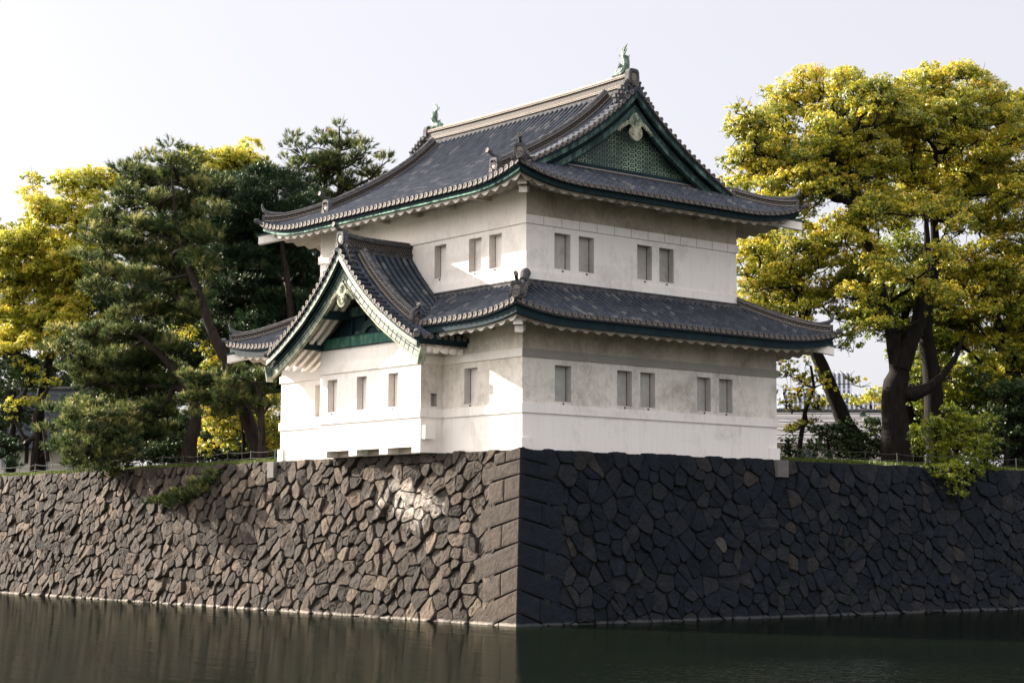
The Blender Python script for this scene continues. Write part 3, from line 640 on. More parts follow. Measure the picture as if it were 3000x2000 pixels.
# hip ridges of the upper roof: corner -> foot of the gable
def hip(parent, rf, p0, p1, zf, t0=.0, ornament=True):
    ns = 12; path = []; 
    for i in range(ns+1):
        q = i/ns; path.append(Vector((p0[0]+(p1[0]-p0[0])*q, p0[1]+(p1[1]-p0[1])*q, zf(q))))
    dr = (path[1]-path[0]); dr.z = 0; dr.normalize(); sd = Vector((-dr.y, dr.x, 0))
    mb = MB(); ups = [Z]*(ns+1)
    sweep(mb, path, sd, ups, [(.15, -.1, .07, 0), (.18, .07, .11, 2), (.12, .11, .30, 1), (.18, .30, .34, 2), (.16, .34, .38, 0)]); captube(mb, path, sd, ups, .37, .115, 0)
    e = path[0]
    # corner tile that juts out at the very tip and the curled-up cap
    mb.tube([e-dr*(-.1)+Z*.02, e-dr*.28+Z*.03, e-dr*.52+Z*.12], [.085, .09, .115], 10); disc(mb, e-dr*.52+Z*.12, -dr+Z*.1, Z, .115)
    mb.obox(e-dr*.05+Z*.14, sd*.16, dr*.07, Z*.26)
    o = mb.build('hip_ridge', ['ridge', 'lattice', 'rim'], parent); me = o.data; uv = me.uv_layers.new(name='UVMap')
    for p in me.polygons:
        for li in p.loop_indices:
            c = me.vertices[me.loops[li].vertex_index].co; q = (c-path[0]).dot(dr); i = int(min(max(q/(path[-1]-path[0]).length*ns, 0), ns)); uv.data[li].uv = (q, (c.z-path[i].z)*.8)
    return o, e, dr, sd
def curl(parent, e, dr, sd):
    mb = MB(); pts = [e+dr*.9+Z*.42, e+dr*.45+Z*.43, e+dr*.12+Z*.50, e-dr*.08+Z*.63, e-dr*.17+Z*.84, e-dr*.17+Z*.98]
    mb.tube(pts, [.11, .115, .11, .09, .06, .03], 10, ref=sd); return mb.build('curled_tip', 'ridge', parent)
def ufz(rf, kside, a_of, d_of): return lambda q: rf.p(kside, a_of(q), d_of(q), .02).z
cs = {'SW': (-1.2, -1.2, 1, 1), 'SE': (16.0, -1.2, -1, 1), 'NW': (-1.2, 19.16, 1, -1), 'NE': (16.0, 19.16, -1, -1)}
for nm, (cx, cy, sx_, sy_) in cs.items():
    L_ = 2.35; k = 'S' if 'S' in nm else 'N'
    o, e, dr, sd = hip(upper_roof, UP, (cx+.22*sx_, cy+.22*sy_), (cx+L_*sx_, cy+L_*sy_), lambda q: UP.p(k, cx+(.22+(L_-.22)*q)*sx_, .22+(L_-.22)*q, .02).z)
    if nm == 'SW': oni(o, e+dr*.05+Z*.12, -dr, .92)
    else: curl(o, e, dr, sd)
for nm, (cx, cy, ex, ey) in {'SW': (-2, -2, 1, 1), 'SE': (17.35, -2, 13.79, 1), 'NW': (-2, 20.76, 1, 16.956), 'NE': (17.35, 20.76, 13.79, 16.956)}.items():
    k = 'S' if 'S' in nm else 'N'; q0 = .07
    fz_ = lambda q: (lambda s: LO.p(k, cx+(ex-cx)*s, LO.D[k]*s, .02).z)(q0+(1-q0)*q)
    o, e, dr, sd = hip(lower_roof, LO, (cx+(ex-cx)*q0, cy+(ey-cy)*q0), (ex, ey), fz_)
    if nm == 'SW': oni(o, e+dr*.05+Z*.12, -dr, .92)
    else: curl(o, e, dr, sd)
    if nm == 'SW':   # fat round tile where this hip meets the upper wall
        mb = MB(); t = path = [Vector((.98-.9*i/6, .98-.9*i/6, 14.36+.30-.5*(i/6)+.12*math.sin(i/6*3.1))) for i in range(7)]
        mb.tube(path, [.21, .22, .22, .21, .20, .18, .16], 12); mb.build('hip_cover_tile', 'ridge', o)
# flat tile courses where the lower roof meets the upper wall, and under the gable
nm_ = MB()
P1 = rect_pts(ufoot, .26)
for w_, z0_, z1_ in ((.27, 14.10, 14.27), (.22, 14.27, 14.34), (.25, 14.34, 14.40)): ring(nm_, ufoot, w_, z0_, z1_)
nm_.build('flashing_course', 'ridge', lower_roof)
for y_, s_ in ((1.62, -1), (16.34, 1)):
    nm_ = MB()
    for a, b, zz in ((.0, .16, .10), (.03, .13, .16)):
        nm_.box(1.55, 13.25, y_+s_*(-.0), y_+s_*.16, 19.66+a, 19.66+zz, .5, 0)
    nm_.build('flashing_course', 'rim', upper_roof)

# ---- gable rakes: profile helper
def strip(mb, z, hs, axis, t0, t1, w0, w1, hmin, hmax, ctr, mi=0, n=22, sides=(-1, 1)):
    """band between normal offsets t0..t1 below a roof profile z(h), both slopes, extruded w0..w1 across the gable"""
    def zo(h, t):
        e = .05; sl = (z(h+e)-z(h-e))/(2*e) if h > e else (z(h+e)-z(h))/e
        return z(h)-t*math.sqrt(1+sl*sl)
    for sg in sides:
        hh = [hmin+(hmax-hmin)*i/n for i in range(n+1)]
        pt = (lambda h, zz, w: Vector((ctr+sg*h, w, zz))) if axis == 'y' else (lambda h, zz, w: Vector((w, ctr+sg*h, zz)))
        rows = [[pt(h, zo(h, t0), w0) for h in hh], [pt(h, zo(h, t1), w0) for h in hh], [pt(h, zo(h, t1), w1) for h in hh], [pt(h, zo(h, t0), w1) for h in hh], [pt(h, zo(h, t0), w0) for h in hh]]
        mb.grid(rows, .5, mi)
        for e in (0, -1): mb.add([rows[q][e] for q in range(4)], [(0, 1, 2, 3)], .5, mi)
def rake_tiles(mb, z, ctr, axis, w_out, w_in, hmin, hmax, sgn, step=.365, raise_=.07):
    e = .03; h = hmin
    out = Vector((0, sgn, 0)) if axis == 'y' else Vector((sgn, 0, 0))
    while h < hmax:
        sl = (z(h+e)-z(h-e))/(2*e) if h > e else 0
        for s_ in (-1, 1):
            P = (lambda w, dz=0: Vector((ctr+s_*h, w, z(h)+raise_+dz))) if axis == 'y' else (lambda w, dz=0: Vector((w, ctr+s_*h, z(h)+raise_+dz)))
            a, b = P(w_out), P(w_in)
            mb.tube([a, (a+b)/2], [.095, .088], 10, False, .2+random.random()*.7, 0); mb.tube([(a+b)/2, b], [.095, .085], 10, True, .2+random.random()*.7, 0)
            disc(mb, a, out, Z, .105)
            # hanging lip between two discs
            h2 = h+step/math.sqrt(1+sl*sl)*.5; zz = z(h2)+.0
            Q = (Vector((ctr+s_*h2, w_out, zz)) if axis == 'y' else Vector((w_out, ctr+s_*h2, zz)))
            mb.obox(Q-out*.02, (Vector((.09, 0, -.09*abs(sl)*1 if s_ > 0 else .09*abs(sl))) if axis == 'y' else Vector((0, .09, -.09*abs(sl) if s_ > 0 else .09*abs(sl)))), out*.03, Z*.05, .3, 1)
        h += step/math.sqrt(1+sl*sl)
uzp = lambda h: UP.z0+uprof((8.6-abs(h))/8.6, 'W')
# upper gable ends
for yd, sg in ((.90, 1), (17.06, -1)):
    rake_tiles(ue, uzp, XM, 'y', yd, yd+sg*.55, .38, 6.15, -sg)
    for off in (.72, 1.07):      # rows of round tiles that run down beside the cross tiles
        for k in 'WE': roll(ue, lambda q: UP.p(k, yd+sg*off, q, .02), lambda q: UP.nrm(k, yd+sg*off, q), Vector((0, 1, 0)), 2.45, 8.3, .095)
    deck = MB()
    strip(deck, uzp, None, 'y', -.03, .10, yd+sg*.06, yd+sg*1.6, 0, 6.35, XM)     # tile bed under the rake
    deck.build('rake_bed', 'tile', upper_roof)
ue.build('eave_tile_ends', ['tile', 'disc', 'rim'], upper_roof)
def gegyo(parent, c, out, s=1.0, mat='copper_pale'):
    """hanging gable pendant: plate with twin spirals, fan tip and leafy wings"""
    mb = MB(); c = Vector(c); f = Vector(out).normalized(); sd = Z.cross(f).normalized(); X = lambda a, b, d=0: c+sd*a*s+Z*b*s+f*d*s
    half = [(0, .62), (.10, .60), (.20, .50), (.33, .34), (.42, .18), (.40, .06), (.30, .0), (.26, -.08), (.34, -.16), (.39, -.30), (.36, -.44), (.27, -.56), (.16, -.64), (0, -.70)]
    pts = half+[(-a, b) for a, b in half[::-1][1:-1]]
    mb.prism([X(a, b, -.05) for a, b in pts], f*.10*s)
    for sg in (-1, 1):
        pr = None
        for q in range(22):
            t = q/21; ang = math.pi*.5+sg*0+t*2.35*math.pi; r = .17*(1-t*.85)
            p = X(sg*(.19-math.cos(ang)*r*.9), -.27+math.sin(ang)*r, .07)
            if pr: mb.tube([pr, p], .035*s*(1-.5*t), 6)
            pr = p
        for i, (a, b, r) in enumerate(((.48, .08, .10), (.60, .02, .075), (.70, -.06, .085), (.82, -.12, .06), (.92, -.20, .055), (1.0, -.29, .035))):
            prv = None
            for q in range(9):
                t = q/8; ang = t*1.7*math.pi; rr = r*(1-.55*t); p = X(sg*(a+math.cos(ang)*rr), b+math.sin(ang)*rr, .02)
                if prv: mb.tube([prv, p], .036*s, 6)
                prv = p
            mb.obox(X(sg*a, b, -.02), sd*.07*s, f*.03*s, Z*.06*s)
        for i in range(4): mb.tube([X(sg*(.05+i*.07), -.42, .06), X(sg*(.04+i*.055), -.62+i*.03, .05)], [.02*s, .014*s], 5)
        mb.tube([X(sg*.06, .05, .06), X(sg*.13, .28, .06), X(sg*.22, .42, .05)], [.03*s, .035*s, .02*s], 6)
    for q in range(6):     # rosette
        a = q*math.pi/3; mb.tube([X(math.cos(a)*.09, .36+math.sin(a)*.09, .05), X(math.cos(a)*.09, .36+math.sin(a)*.09, .10)], .05*s, 8)
    mb.tube([X(0, .36, .05), X(0, .36, .15)], .055*s, 8)
    return mb.build('gable_pendant', mat, parent)
for y0, sg, in ((.95, 1), (17.01, -1)):
    g = empty('gable') if False else None
    gm = MB()
    strip(gm, uzp, None, 'y', .13, .34, y0, y0+sg*.14, 0, 5.85, XM, 0)
    strip(gm, uzp, None, 'y', .10, .14, y0-sg*.03, y0+sg*.8, 0, 6.2, XM, 1)
    strip(gm, uzp, None, 'y', .34, .62, y0+sg*.28, y0+sg*.34, 0, 5.3, XM, 1)
    strip(gm, uzp, None, 'y', .56, .60, y0+sg*.14, y0+sg*.34, 0, 5.2, XM, 0)
    strip(gm, uzp, None, 'y', .60, .80, y0+sg*.18, y0+sg*.34, 0, 5.05, XM, 0)
    strip(gm, uzp, None, 'y', .80, .87, y0+sg*.24, y0+sg*.34, 0, 4.9, XM, 1)
    gable = gm.build('upper_gable', ['copper', 'copper_dark'], T)
    pn = MB(); hh = np.linspace(-4.6, 4.6, 31)
    top = [Vector((XM+h, y0+sg*.66, uzp(h)-.7)) for h in hh]; bot = [Vector((XM+h, y0+sg*.66, 19.7)) for h in hh]
    pn.grid([bot, top], .5, 0); pn.box(XM-4.6, XM+4.6, y0+sg*.52, y0+sg*.64, 19.66, 19.98, .5, 1); pn.build('gable_panel', ['scales', 'copper_dark'], gable)
    gegyo(gable, (XM, y0+sg*.10, 21.95), (0, -sg, 0), .98, 'copper_pale')
# joints on the copper boards
# ------------------------------------------------------------------ bay gable roof (ridge runs into the upper wall)
br = MB(); be = MB()
XO = -2.97
def bp(x, h, sg, dz=0): return Vector((x, YM+sg*h, bzs(h)+dz))
def bn(h, sg):
    e = .08; s_ = (bzs(h+e)-bzs(max(h-e, 0)))/(e+min(h, e)); return Vector((0, -s_*sg, 1)).normalized()
HE = 5.78
xs = [XO+.62+.30*i for i in range(2)]+[-1.62+.345*i for i in range(9)]
def bclip(x):     # the slope ends on the lower roof behind the valley
    if x < -1.95: return HE
    if x < -.05: return HE
    for h in np.arange(0, HE, .05):
        if bzs(h) < LO.p('W', YM-h, min(max(x+2.0, 0), 3)).z-.02: return float(h)+.15
    return HE
for sg in (-1, 1):
    for x in xs:
        roll(br, lambda q: bp(x, HE-q, sg), lambda q: bn(HE-q, sg), Vector((1, 0, 0)), HE-bclip(x), HE-.25, .10 if x > -1.7 else .095)
        if bclip(x) == HE: disc(be, bp(x, HE+.02, sg, .015), (0, sg, 0), Z, .115)
    X_ = np.arange(XO+.05, 1.05, .172)
    m = 20
    for i in range(len(X_)-1):
        hm = bclip(X_[i])
        for q in range(m):
            h0, h1 = hm*q/m, hm*(q+1)/m; dz = -.035 if i % 2 else -.0
            br.add([bp(X_[i], h0, sg, -.035), bp(X_[i+1], h0, sg, -.035), bp(X_[i+1], h1, sg, -.01), bp(X_[i], h1, sg, -.01)], [(0, 1, 2, 3)], random.random()*.5)
rake_tiles(be, bzs, YM, 'x', XO-.03, XO+.52, .28, 5.8, -1, .37)
bay_roof = br.build('bay_roof', 'tile', T); be.build('eave_tile_ends', ['tile', 'disc', 'rim'], bay_roof)
# small corner finial tiles where the rake meets the bay eave
for sg in (-1, 1):
    mb = MB(); mb.tube([bp(XO+.25, 5.7, sg, .14), bp(XO+.02, 6.0, sg, .13)], [.13, .13], 10); disc(mb, bp(XO+.02, 6.0, sg, .13), (-.6, sg, 0), Z, .135)
    mb.build('corner_tile', ['ridge', 'disc', 'rim'], bay_roof)
# ridge of the bay
pth = [Vector((-2.62+i*(3.62/12), YM, 16.30+.14*max(0, (1-i/7))**2)) for i in range(13)]
mb = MB(); sd = Vector((0, 1, 0)); ups = [Z]*13
sweep(mb, pth, sd, ups, [(.22, -.15, .03, 0), (.25, .03, .06, 2), (.22, .06, .09, 0), (.25, .09, .12, 2), (.17, .12, .40, 1), (.25, .40, .43, 2), (.22, .43, .47, 0), (.24, .47, .51, 2), (.18, .51, .56, 0)]); captube(mb, pth, sd, ups, .55, .12, 0)
bridge = mb.build('bay_ridge', ['ridge', 'lattice', 'ridge'], bay_roof); ridge_uv(bridge, 1)
oni(bridge, (-2.78, YM, 16.42), (-1, 0, 0), 1.0)
mb = MB()
for s_ in (-1, 1):
    for q in range(5):
        y = YM+s_*(.28+q*.13); z_ = 16.62-q*.24; mb.box(-2.8, -2.55, y-.08, y+.08, z_-.3, z_); mb.tube([Vector((-2.82, y+s_*.07, z_)), Vector((-2.55, y+s_*.07, z_))], .065, 8)
mb.build('ridge_flank', 'ridge', bridge)
for sg in (-1, 1):
    hs = [.35+(4.55-.35)*i/16 for i in range(17)][::-1]
    o = slope_ridge(bay_roof, lambda h: bp(-1.98, h, sg, .03), hs, Vector((1, 0, 0)), lambda h: bn(h, sg), KL, .12, .40)
    e = bp(-1.98, 4.62, sg, .02); oni(o, (e.x, e.y, e.z), (0, sg, 0), .88)
# barge boards, soffit, rafters and purlins
gm = MB()
strip(gm, bzs, None, 'x', -.02, .14, XO+.05, 1.0, 0, 5.80, YM, 1)
strip(gm, bzs, None, 'x', .16, .36, XO+.04, XO+.18, 0, 6.0, YM, 0)
strip(gm, bzs, None, 'x', .36, .50, XO+.28, XO+.32, 0, 6.0, YM, 1)
strip(gm, bzs, None, 'x', .44, .86, XO+.34, XO+.46, 0, 6.05, YM, 0)
strip(gm, bzs, None, 'x', .86, .93, XO+.31, XO+.48, 0, 6.06, YM, 2)
strip(gm, bzs, None, 'x', .62, .645, XO+.325, XO+.35, 0, 6.0, YM, 1)
bay_gable = gm.build('bay_gable', ['copper_sheen', 'copper_dark', 'copper_pale'], T)
jt = MB()   # sheet joints on the boards
def zof(h, t):
    e = .05; sl = (bzs(h+e)-bzs(abs(h-e)))/(2*e); return bzs(h)-t*math.sqrt(1+sl*sl), sl
for sg in (-1, 1):
    h = .25
    while h < 5.9:
        z1_, sl = zof(h, .45); z2_, _ = zof(h, .86); nn = Vector((0, sl*sg*-1, 1)).normalized(); c1 = Vector((XO+.336, YM+sg*h, bzs(h)))
        jt.obox(c1-nn*.655, Vector((.006, 0, 0)), nn*.20, Vector((0, nn.z, -nn.y))*.008); h += .30
jt.build('sheet_joints', 'copper_dark', bay_gable)
# little end caps of the boards
for sg in (-1, 1):
    mb = MB(); a = Vector((XO+.15, YM+sg*6.06, zof(5.9, .42)[0]-.05)); mb.obox(a+Vector((.1, sg*.02, -.33)), (.16, 0, 0), (0, .035, 0), (0, sg*.12, .36))
    mb.build('board_end', 'copper_pale', bay_gable)
for x in (-2.42, -2.0, -1.58, -1.10, -.68, -.26):
    hmin = .4 if x < -1.3 else 3.97
    for sg in (-1, 1): Pieces('rafter', 'plaster', bay_gable).add(lambda m: strip(m, bzs, None, 'x', .46, .70, x-.10, x+.10, hmin, 5.60, YM, 0, sides=(sg,)))
sf = MB(); strip(sf, bzs, None, 'x', .30, .36, XO+.36, .0, 0, 5.7, YM, 0); sf.build('soffit', 'plaster_weathered', bay_gable)
for sg in (-1, 1): Pieces('fascia', 'copper_dark', bay_gable).add(lambda m: m.box(XO+.30, .35, YM+sg*5.66-.04, YM+sg*5.66+.05, 11.62, 11.90))
bm = MB(); bm.box(BX-.10, BX+.12, BY0-.0, BY1+.0, 12.13, 12.60, .5, 0)
bm.box(BX-.14, BX+.10, BY0-.02, BY1+.02, 12.60, 12.645, .5, 1); bm.box(BX-.13, BX+.1, BY0-.01, BY1+.01, 12.095, 12.13, .5, 1)
bm.build('gable_beam', ['copper_beam', 'copper_dark'], bay_gable)
pu = Pieces('purlin', 'copper_dark', bay_gable)
for h in (-3.78, 3.78): pu.add(lambda m: m.box(XO+.36, BX-.02, YM+h-.20, YM+h+.20, 12.12, 12.56))
for h in (-1.75, 1.75): pu.add(lambda m: m.box(XO+.36, BX+.2, YM+h-.16, YM+h+.16, 13.35, 13.72))
pu.add(lambda m: m.box(XO+.36, BX+.2, YM-.16, YM+.16, 14.55, 14.95))
pn = MB(); hh = np.linspace(-3.96, 3.96, 31)
pn.grid([[Vector((BX+.25, YM+h, 12.5)) for h in hh], [Vector((BX+.25, YM+h, bzs(h)-.3)) for h in hh]], .5, 0)
pn.box(BX+.0, BX+.2, YM-1.9, YM+1.9, 13.50, 13.92, .5, 1)
for q in (-1.6, -.55, .55, 1.6): pn.box(BX+.12, BX+.22, YM+q-.05, YM+q+.05, 12.6, 13.5, .5, 0)
pn.prism([Vector((BX+.1, YM+a, 12.66+b)) for a, b in ((-1.35, 0), (-1.2, .14), (-.8, .2), (-.55, .5), (-.25, .62), (0, .66), (.25, .62), (.55, .5), (.8, .2), (1.2, .14), (1.35, 0), (.6, 0), (.35, .25), (0, .34), (-.35, .25), (-.6, 0))], (.08, 0, 0), .5, 1)
pn.build('gable_panel', ['copper_dark', 'copper'], bay_gable)
gegyo(bay_gable, (XO+.27, YM, 14.28), (-1, 0, 0), .86, 'copper_pale')
# ------------------------------------------------------------------ eave brackets and corner rafters
def brackets(parent, wall, zt_, xs_, ys_):
    for x in xs_:
        mb = MB(); mb.box(x-.17, x+.17, wall[1]-.92, wall[1]+.02, zt_, zt_+.34); mb.build('eave_bracket', 'plaster_weathered', parent)
    for y in ys_:
        mb = MB(); mb.box(wall[0]-.92, wall[0]+.02, y-.17, y+.17, zt_, zt_+.34); mb.build('eave_bracket', 'plaster_weathered', parent)
brackets(upper_roof, (UX0, UY0), 18.08, [3.55, 6.1, 8.65, 11.2], [3.55, 6.1, 8.65, 11.2, 13.75])
brackets(lower_roof, (0, 0), 12.22, [2.0, 4.45, 6.9, 9.35, 11.8, 14.0], [2.0])
def corner_rafter(parent, c, inward, z, near=False):
    mb = MB(); d = Vector((*inward, 0)).normalized(); sd = Vector((-d.y, d.x, 0)); sl = .2
    a = Vector((*c, z)); ln = 2.3; mid = a+d*ln/2+Z*(ln/2*sl); ax = (d+Z*sl).normalized()
    mb.obox(mid, ax*ln/2, sd*.19, Z*.19, .5, 0)
    mb.obox(mid+Z*.23-d*.05, ax*(ln/2+.04), sd*.24, Z*.035, .5, 1)
    if near: mb.obox(a+d*1.0-Z*.22, (d+Z*sl).normalized()*.55, sd*.17, Z*.13, .5, 0)
    mb.build('corner_rafter', ['plaster', 'copper'], parent)
for c, i in (((-1.42, -1.42), (1, 1)), ((17.25, -1.9), (-1.15, 1)), ((-1.92, 20.66), (1, -1.2)), ((17.2, 20.6), (-1, -1.1))): corner_rafter(lower_roof, c, i, 12.27 if c[0] < 0 and c[1] < 0 else 12.20, c[0] < 0 and c[1] < 0)
for c, i in (((-.42, -.42), (1, 1)), ((15.98, -1.18), (-1, 1)), ((-1.2, 19.16), (1, -1)), ((16.0, 19.1), (-1, -1))): corner_rafter(upper_roof, c, i, 18.30 if c[0] < 0 and c[1] < 0 else 18.03, c[0] < 0 and c[1] < 0)

# ------------------------------------------------------------------ roof-ridge fish
def shachi(c, inward, label):
    """c = foot on the ridge, inward = direction along the ridge towards its middle"""
    t = empty('roof_fish', label, 'roof ornament', c, 'green bronze fish on the roof ridge'); t.scale = (1.12, 1.12, 1.02); f = Vector(inward); sd = Z.cross(f)
    X = lambda a, b, s_=0: f*a+Z*b+sd*s_
    mb = MB()
    pth = [X(.42, .04), X(.30, .13), X(.12, .20), X(-.04, .34), X(-.10, .52), X(-.06, .70), X(.02, .86), X(.06, .96)]
    mb.tube(pth, [.10, .15, .175, .165, .15, .125, .10, .07], 14, ref=sd, flat=.95)
    for i in range(12):        # scale ridges round the body
        q = i/11; a = Vector(pth[2]).lerp(pth[6], q); a = X((-.02 if q > .2 else .08)-.05*math.sin(q*3.1), .26+q*.62); r = .172-.055*q
        mb.tube([a+X(0, -.012), a+X(0, .016)], [r*.92, r*1.04], 14, ref=f)
    mb.build('body', 'shachi', t)
    hd = MB()
    hd.tube([X(.18, .17), X(.38, .14), X(.50, .17), X(.56, .20)], [.17, .16, .10, .03], 12, ref=sd); hd.tube([X(.2, .06), X(.42, .04), X(.58, .02)], [.13, .11, .05], 10, ref=sd)
    for s_ in (-1, 1):
        hd.tube([X(.34, .24, s_*.10), X(.34, .25, s_*.17)], [.06, .035], 8); hd.tube([X(.22, .27, s_*.1), X(.12, .40, s_*.13), X(.14, .47, s_*.15)], [.045, .03, .008], 6)
        for q in range(4): hd.tube([X(.10-q*.05, .10, s_*.14), X(.02-q*.07, .02+q*.05, s_*.24)], [.05, .012], 6)
    hd.build('head', 'shachi', t)
    tl = MB()
    for i, (a1, b1, a2, b2, a3, b3, w) in enumerate(((.04, 1.12, -.06, 1.30, -.20, 1.43, .050), (.08, 1.12, .02, 1.28, -.06, 1.40, .045), (.14, 1.10, .12, 1.22, .06, 1.33, .04), (.18, 1.03, .30, 1.08, .36, .98, .04), (.16, .98, .26, 1.00, .34, .88, .035), (-.02, 1.05, -.10, 1.15, -.16, 1.22, .035))):
        tl.tube([X(.03, .88), X(a1, b1), X(a2, b2), X(a3, b3)], [.06, w, w*.75, .006], 6, ref=sd, flat=.6)
    tl.build('tail', 'shachi', t)
    fn = MB()
    for i in range(7):
        b = .25+i*.09; fn.tube([X(-.16, b), X(-.27-.02*math.sin(i), b+.05), X(-.30, b+.11)], [.035, .022, .004], 5)
    for s_ in (-1, 1):
        for q in range(4): fn.tube([X(-.02, .42, s_*.12), X(.02+q*.03, .50-q*.05, s_*.24), X(.06+q*.02, .56-q*.10, s_*.30)], [.035, .022, .004], 5)
    for q in range(3): fn.tube([X(.10, .50+q*.1), X(.20, .50+q*.11), X(.22, .58+q*.1)], [.035, .02, .004], 5)
    fn.build('fin', 'shachi', t)
    bs = MB()
    for q in range(9):
        a = .55-q*.13; bs.tube([X(a, .02, -.14), X(a+.03, .09, 0), X(a, .02, .14)], [.055, .07, .055], 6)
    bs.build('wave_base', 'shachi', t); return t
shachi((XM, 1.78, 24.42), (0, 1, 0), 'green bronze fish upright on the near end of the roof ridge above the big gable')
shachi((XM, 16.2, 24.42), (0, -1, 0), 'green bronze fish with curling tail on the far left end of the roof ridge')

# ================================================================== STONE WALL, GROUND, WATER
def batter(z): return .30+.128*max(0, 7.2-z)+.012*max(0, 3-z)
def clip_poly(poly, a, b, c):      # keep a*x+b*y <= c
    out = []; n = len(poly)
    for i in range(n):
        p, q = poly[i], poly[(i+1) % n]; dp = a*p[0]+b*p[1]-c; dq = a*q[0]+b*q[1]-c
        if dp <= 0: out.append(p)
        if (dp < 0 < dq) or (dq < 0 < dp): t = dp/(dp-dq); out.append((p[0]+(q[0]-p[0])*t, p[1]+(q[1]-p[1])*t))
    return out
def voronoi(sites, box):
    S = np.array(sites); cells = []
    for i, (x, y) in enumerate(sites):
        poly = [(box[0], box[2]), (box[1], box[2]), (box[1], box[3]), (box[0], box[3])]
        poly = [(max(min(px, x+2.2), x-2.2), max(min(py, y+1.7), y-1.7)) for px, py in poly]
        d = (S[:, 0]-x)**2+(S[:, 1]-y)**2
        for jn in np.argsort(d)[1:22]:
            nx, ny = sites[jn][0]-x, sites[jn][1]-y; poly = clip_poly(poly, nx, ny, nx*(x+nx/2)+ny*(y+ny/2))
            if len(poly) < 3: break
        if len(poly) >= 3: cells.append(poly)
    return cells
def stone(mb, poly, P, tint, gap=.022, depth=.12, rough=.03, bulge=1.0, rr=None):
    rr = rr or random
    P0 = np.array(poly, float); c = P0.mean(0)
    # subdivide the outline, shrink it and round its corners
    pts = []; n = len(P0)
    for i in range(n):
        a, b = P0[i], P0[(i+1) % n]; L = np.hypot(*(b-a)); m = max(1, int(L/.16))
        for q in range(m): pts.append(a+(b-a)*q/m)
    Q = np.array(pts); 
    Q = .56*Q+.22*np.roll(Q, 1, 0)+.22*np.roll(Q, -1, 0)
    d = Q-c; L = np.hypot(d[:, 0], d[:, 1])+1e-6
    jit = np.array([rr.uniform(-1, 1) for _ in pts])*rough*.5
    Q = Q-d/L[:, None]*(gap+jit)[:, None]
    d = Q-c
    sx, sz = rr.uniform(-.13, .13)*bulge, rr.uniform(-.17, .06)*bulge; rows = []
    kk = rr.uniform(0, 6.28)
    for f, w in ((1.0, -.25), (1.0, depth*.6), (.965, depth*.95), (.84, depth*1.06), (.42, depth*1.06)):
        row = []
        for p in d*f+c:
            dx, dz = p-c
            h = w+(sx*dx+sz*dz)*(1.6 if w > 0 else 0)+(rr.uniform(-1, 1)*rough*.6 if w > depth*.5 else 0)+(math.sin(dx*5+kk)*math.cos(dz*6+kk)*rough*.8 if w > 0 else 0)
            row.append(P(p[0], p[1], h))
        rows.append(row)
    mb.grid(rows, tint, 0, True); mb.add(rows[-1]+[P(c[0], c[1], depth*1.15+rr.uniform(-1, 1)*rough)], [(i, (i+1) % len(pts), len(pts)) for i in range(len(pts))], tint, 0)
def corner_blocks(mb, P, lens, slope, seed, tones):
    rr = random.Random(seed); zs = [7.22, 6.72, 6.10, 5.16, 4.30, 3.34, 2.40, 1.45, .52, -.5]; out = []
    for i in range(9):
        z1, z0 = zs[i], zs[i+1]; u = -batter((z0+z1)/2) if False else 0.0
        x = 0.0
        for L in lens[i]:
            a, b = x, x+L; x = b; e = rr.uniform(-.05, .05)
            g = .014; slope = .14+.032*(7.2-z1)
            qa = lambda z: -batter(z)          # blocks start on the arris
            def co(s, z): return (s, z)
            q = [(a, z0-slope*a), (b+e, z0-slope*b), (b+e*.3, z1-slope*b), (a, z1-slope*a)]
            pts = []; 
            for i2 in range(4):
                p, r = q[i2], q[(i2+1) % 4]; m = max(2, int(math.dist(p, r)/.22))
                for t in range(m): pts.append((p[0]+(r[0]-p[0])*t/m, p[1]+(r[1]-p[1])*t/m))
            c = (sum(p[0] for p in pts)/len(pts), sum(p[1] for p in pts)/len(pts)); rows = []
            for f, w in ((0, -.2), (g, .0), (g+.018, .045), (.10, .062+rr.uniform(0, .01))):
                row = []
                for p in pts:
                    dx, dz = p[0]-c[0], p[1]-c[1]; hx = (b-a)/2; hz = (z1-z0)/2
                    lock = a == 0 and p[0] < .001
                    sx_ = p[0]-math.copysign(min(f, abs(dx)), dx)*(0 if lock else 1); sz_ = p[1]-math.copysign(min(f, abs(dz)), dz)
                    row.append(P(sx_, sz_, (w if not lock else min(w, .05))+(rr.uniform(-1, 1)*.006 if w > .01 and not lock else 0), True))
                rows.append(row)
            t = rr.choice(tones); mb.grid(rows, t, 0, True); mb.add(rows[-1]+[P(c[0], c[1], .075, True)], [(k2, (k2+1) % len(pts), len(pts)) for k2 in range(len(pts))], t, 0)
            out.append((a, b, z0, z1))
    return out
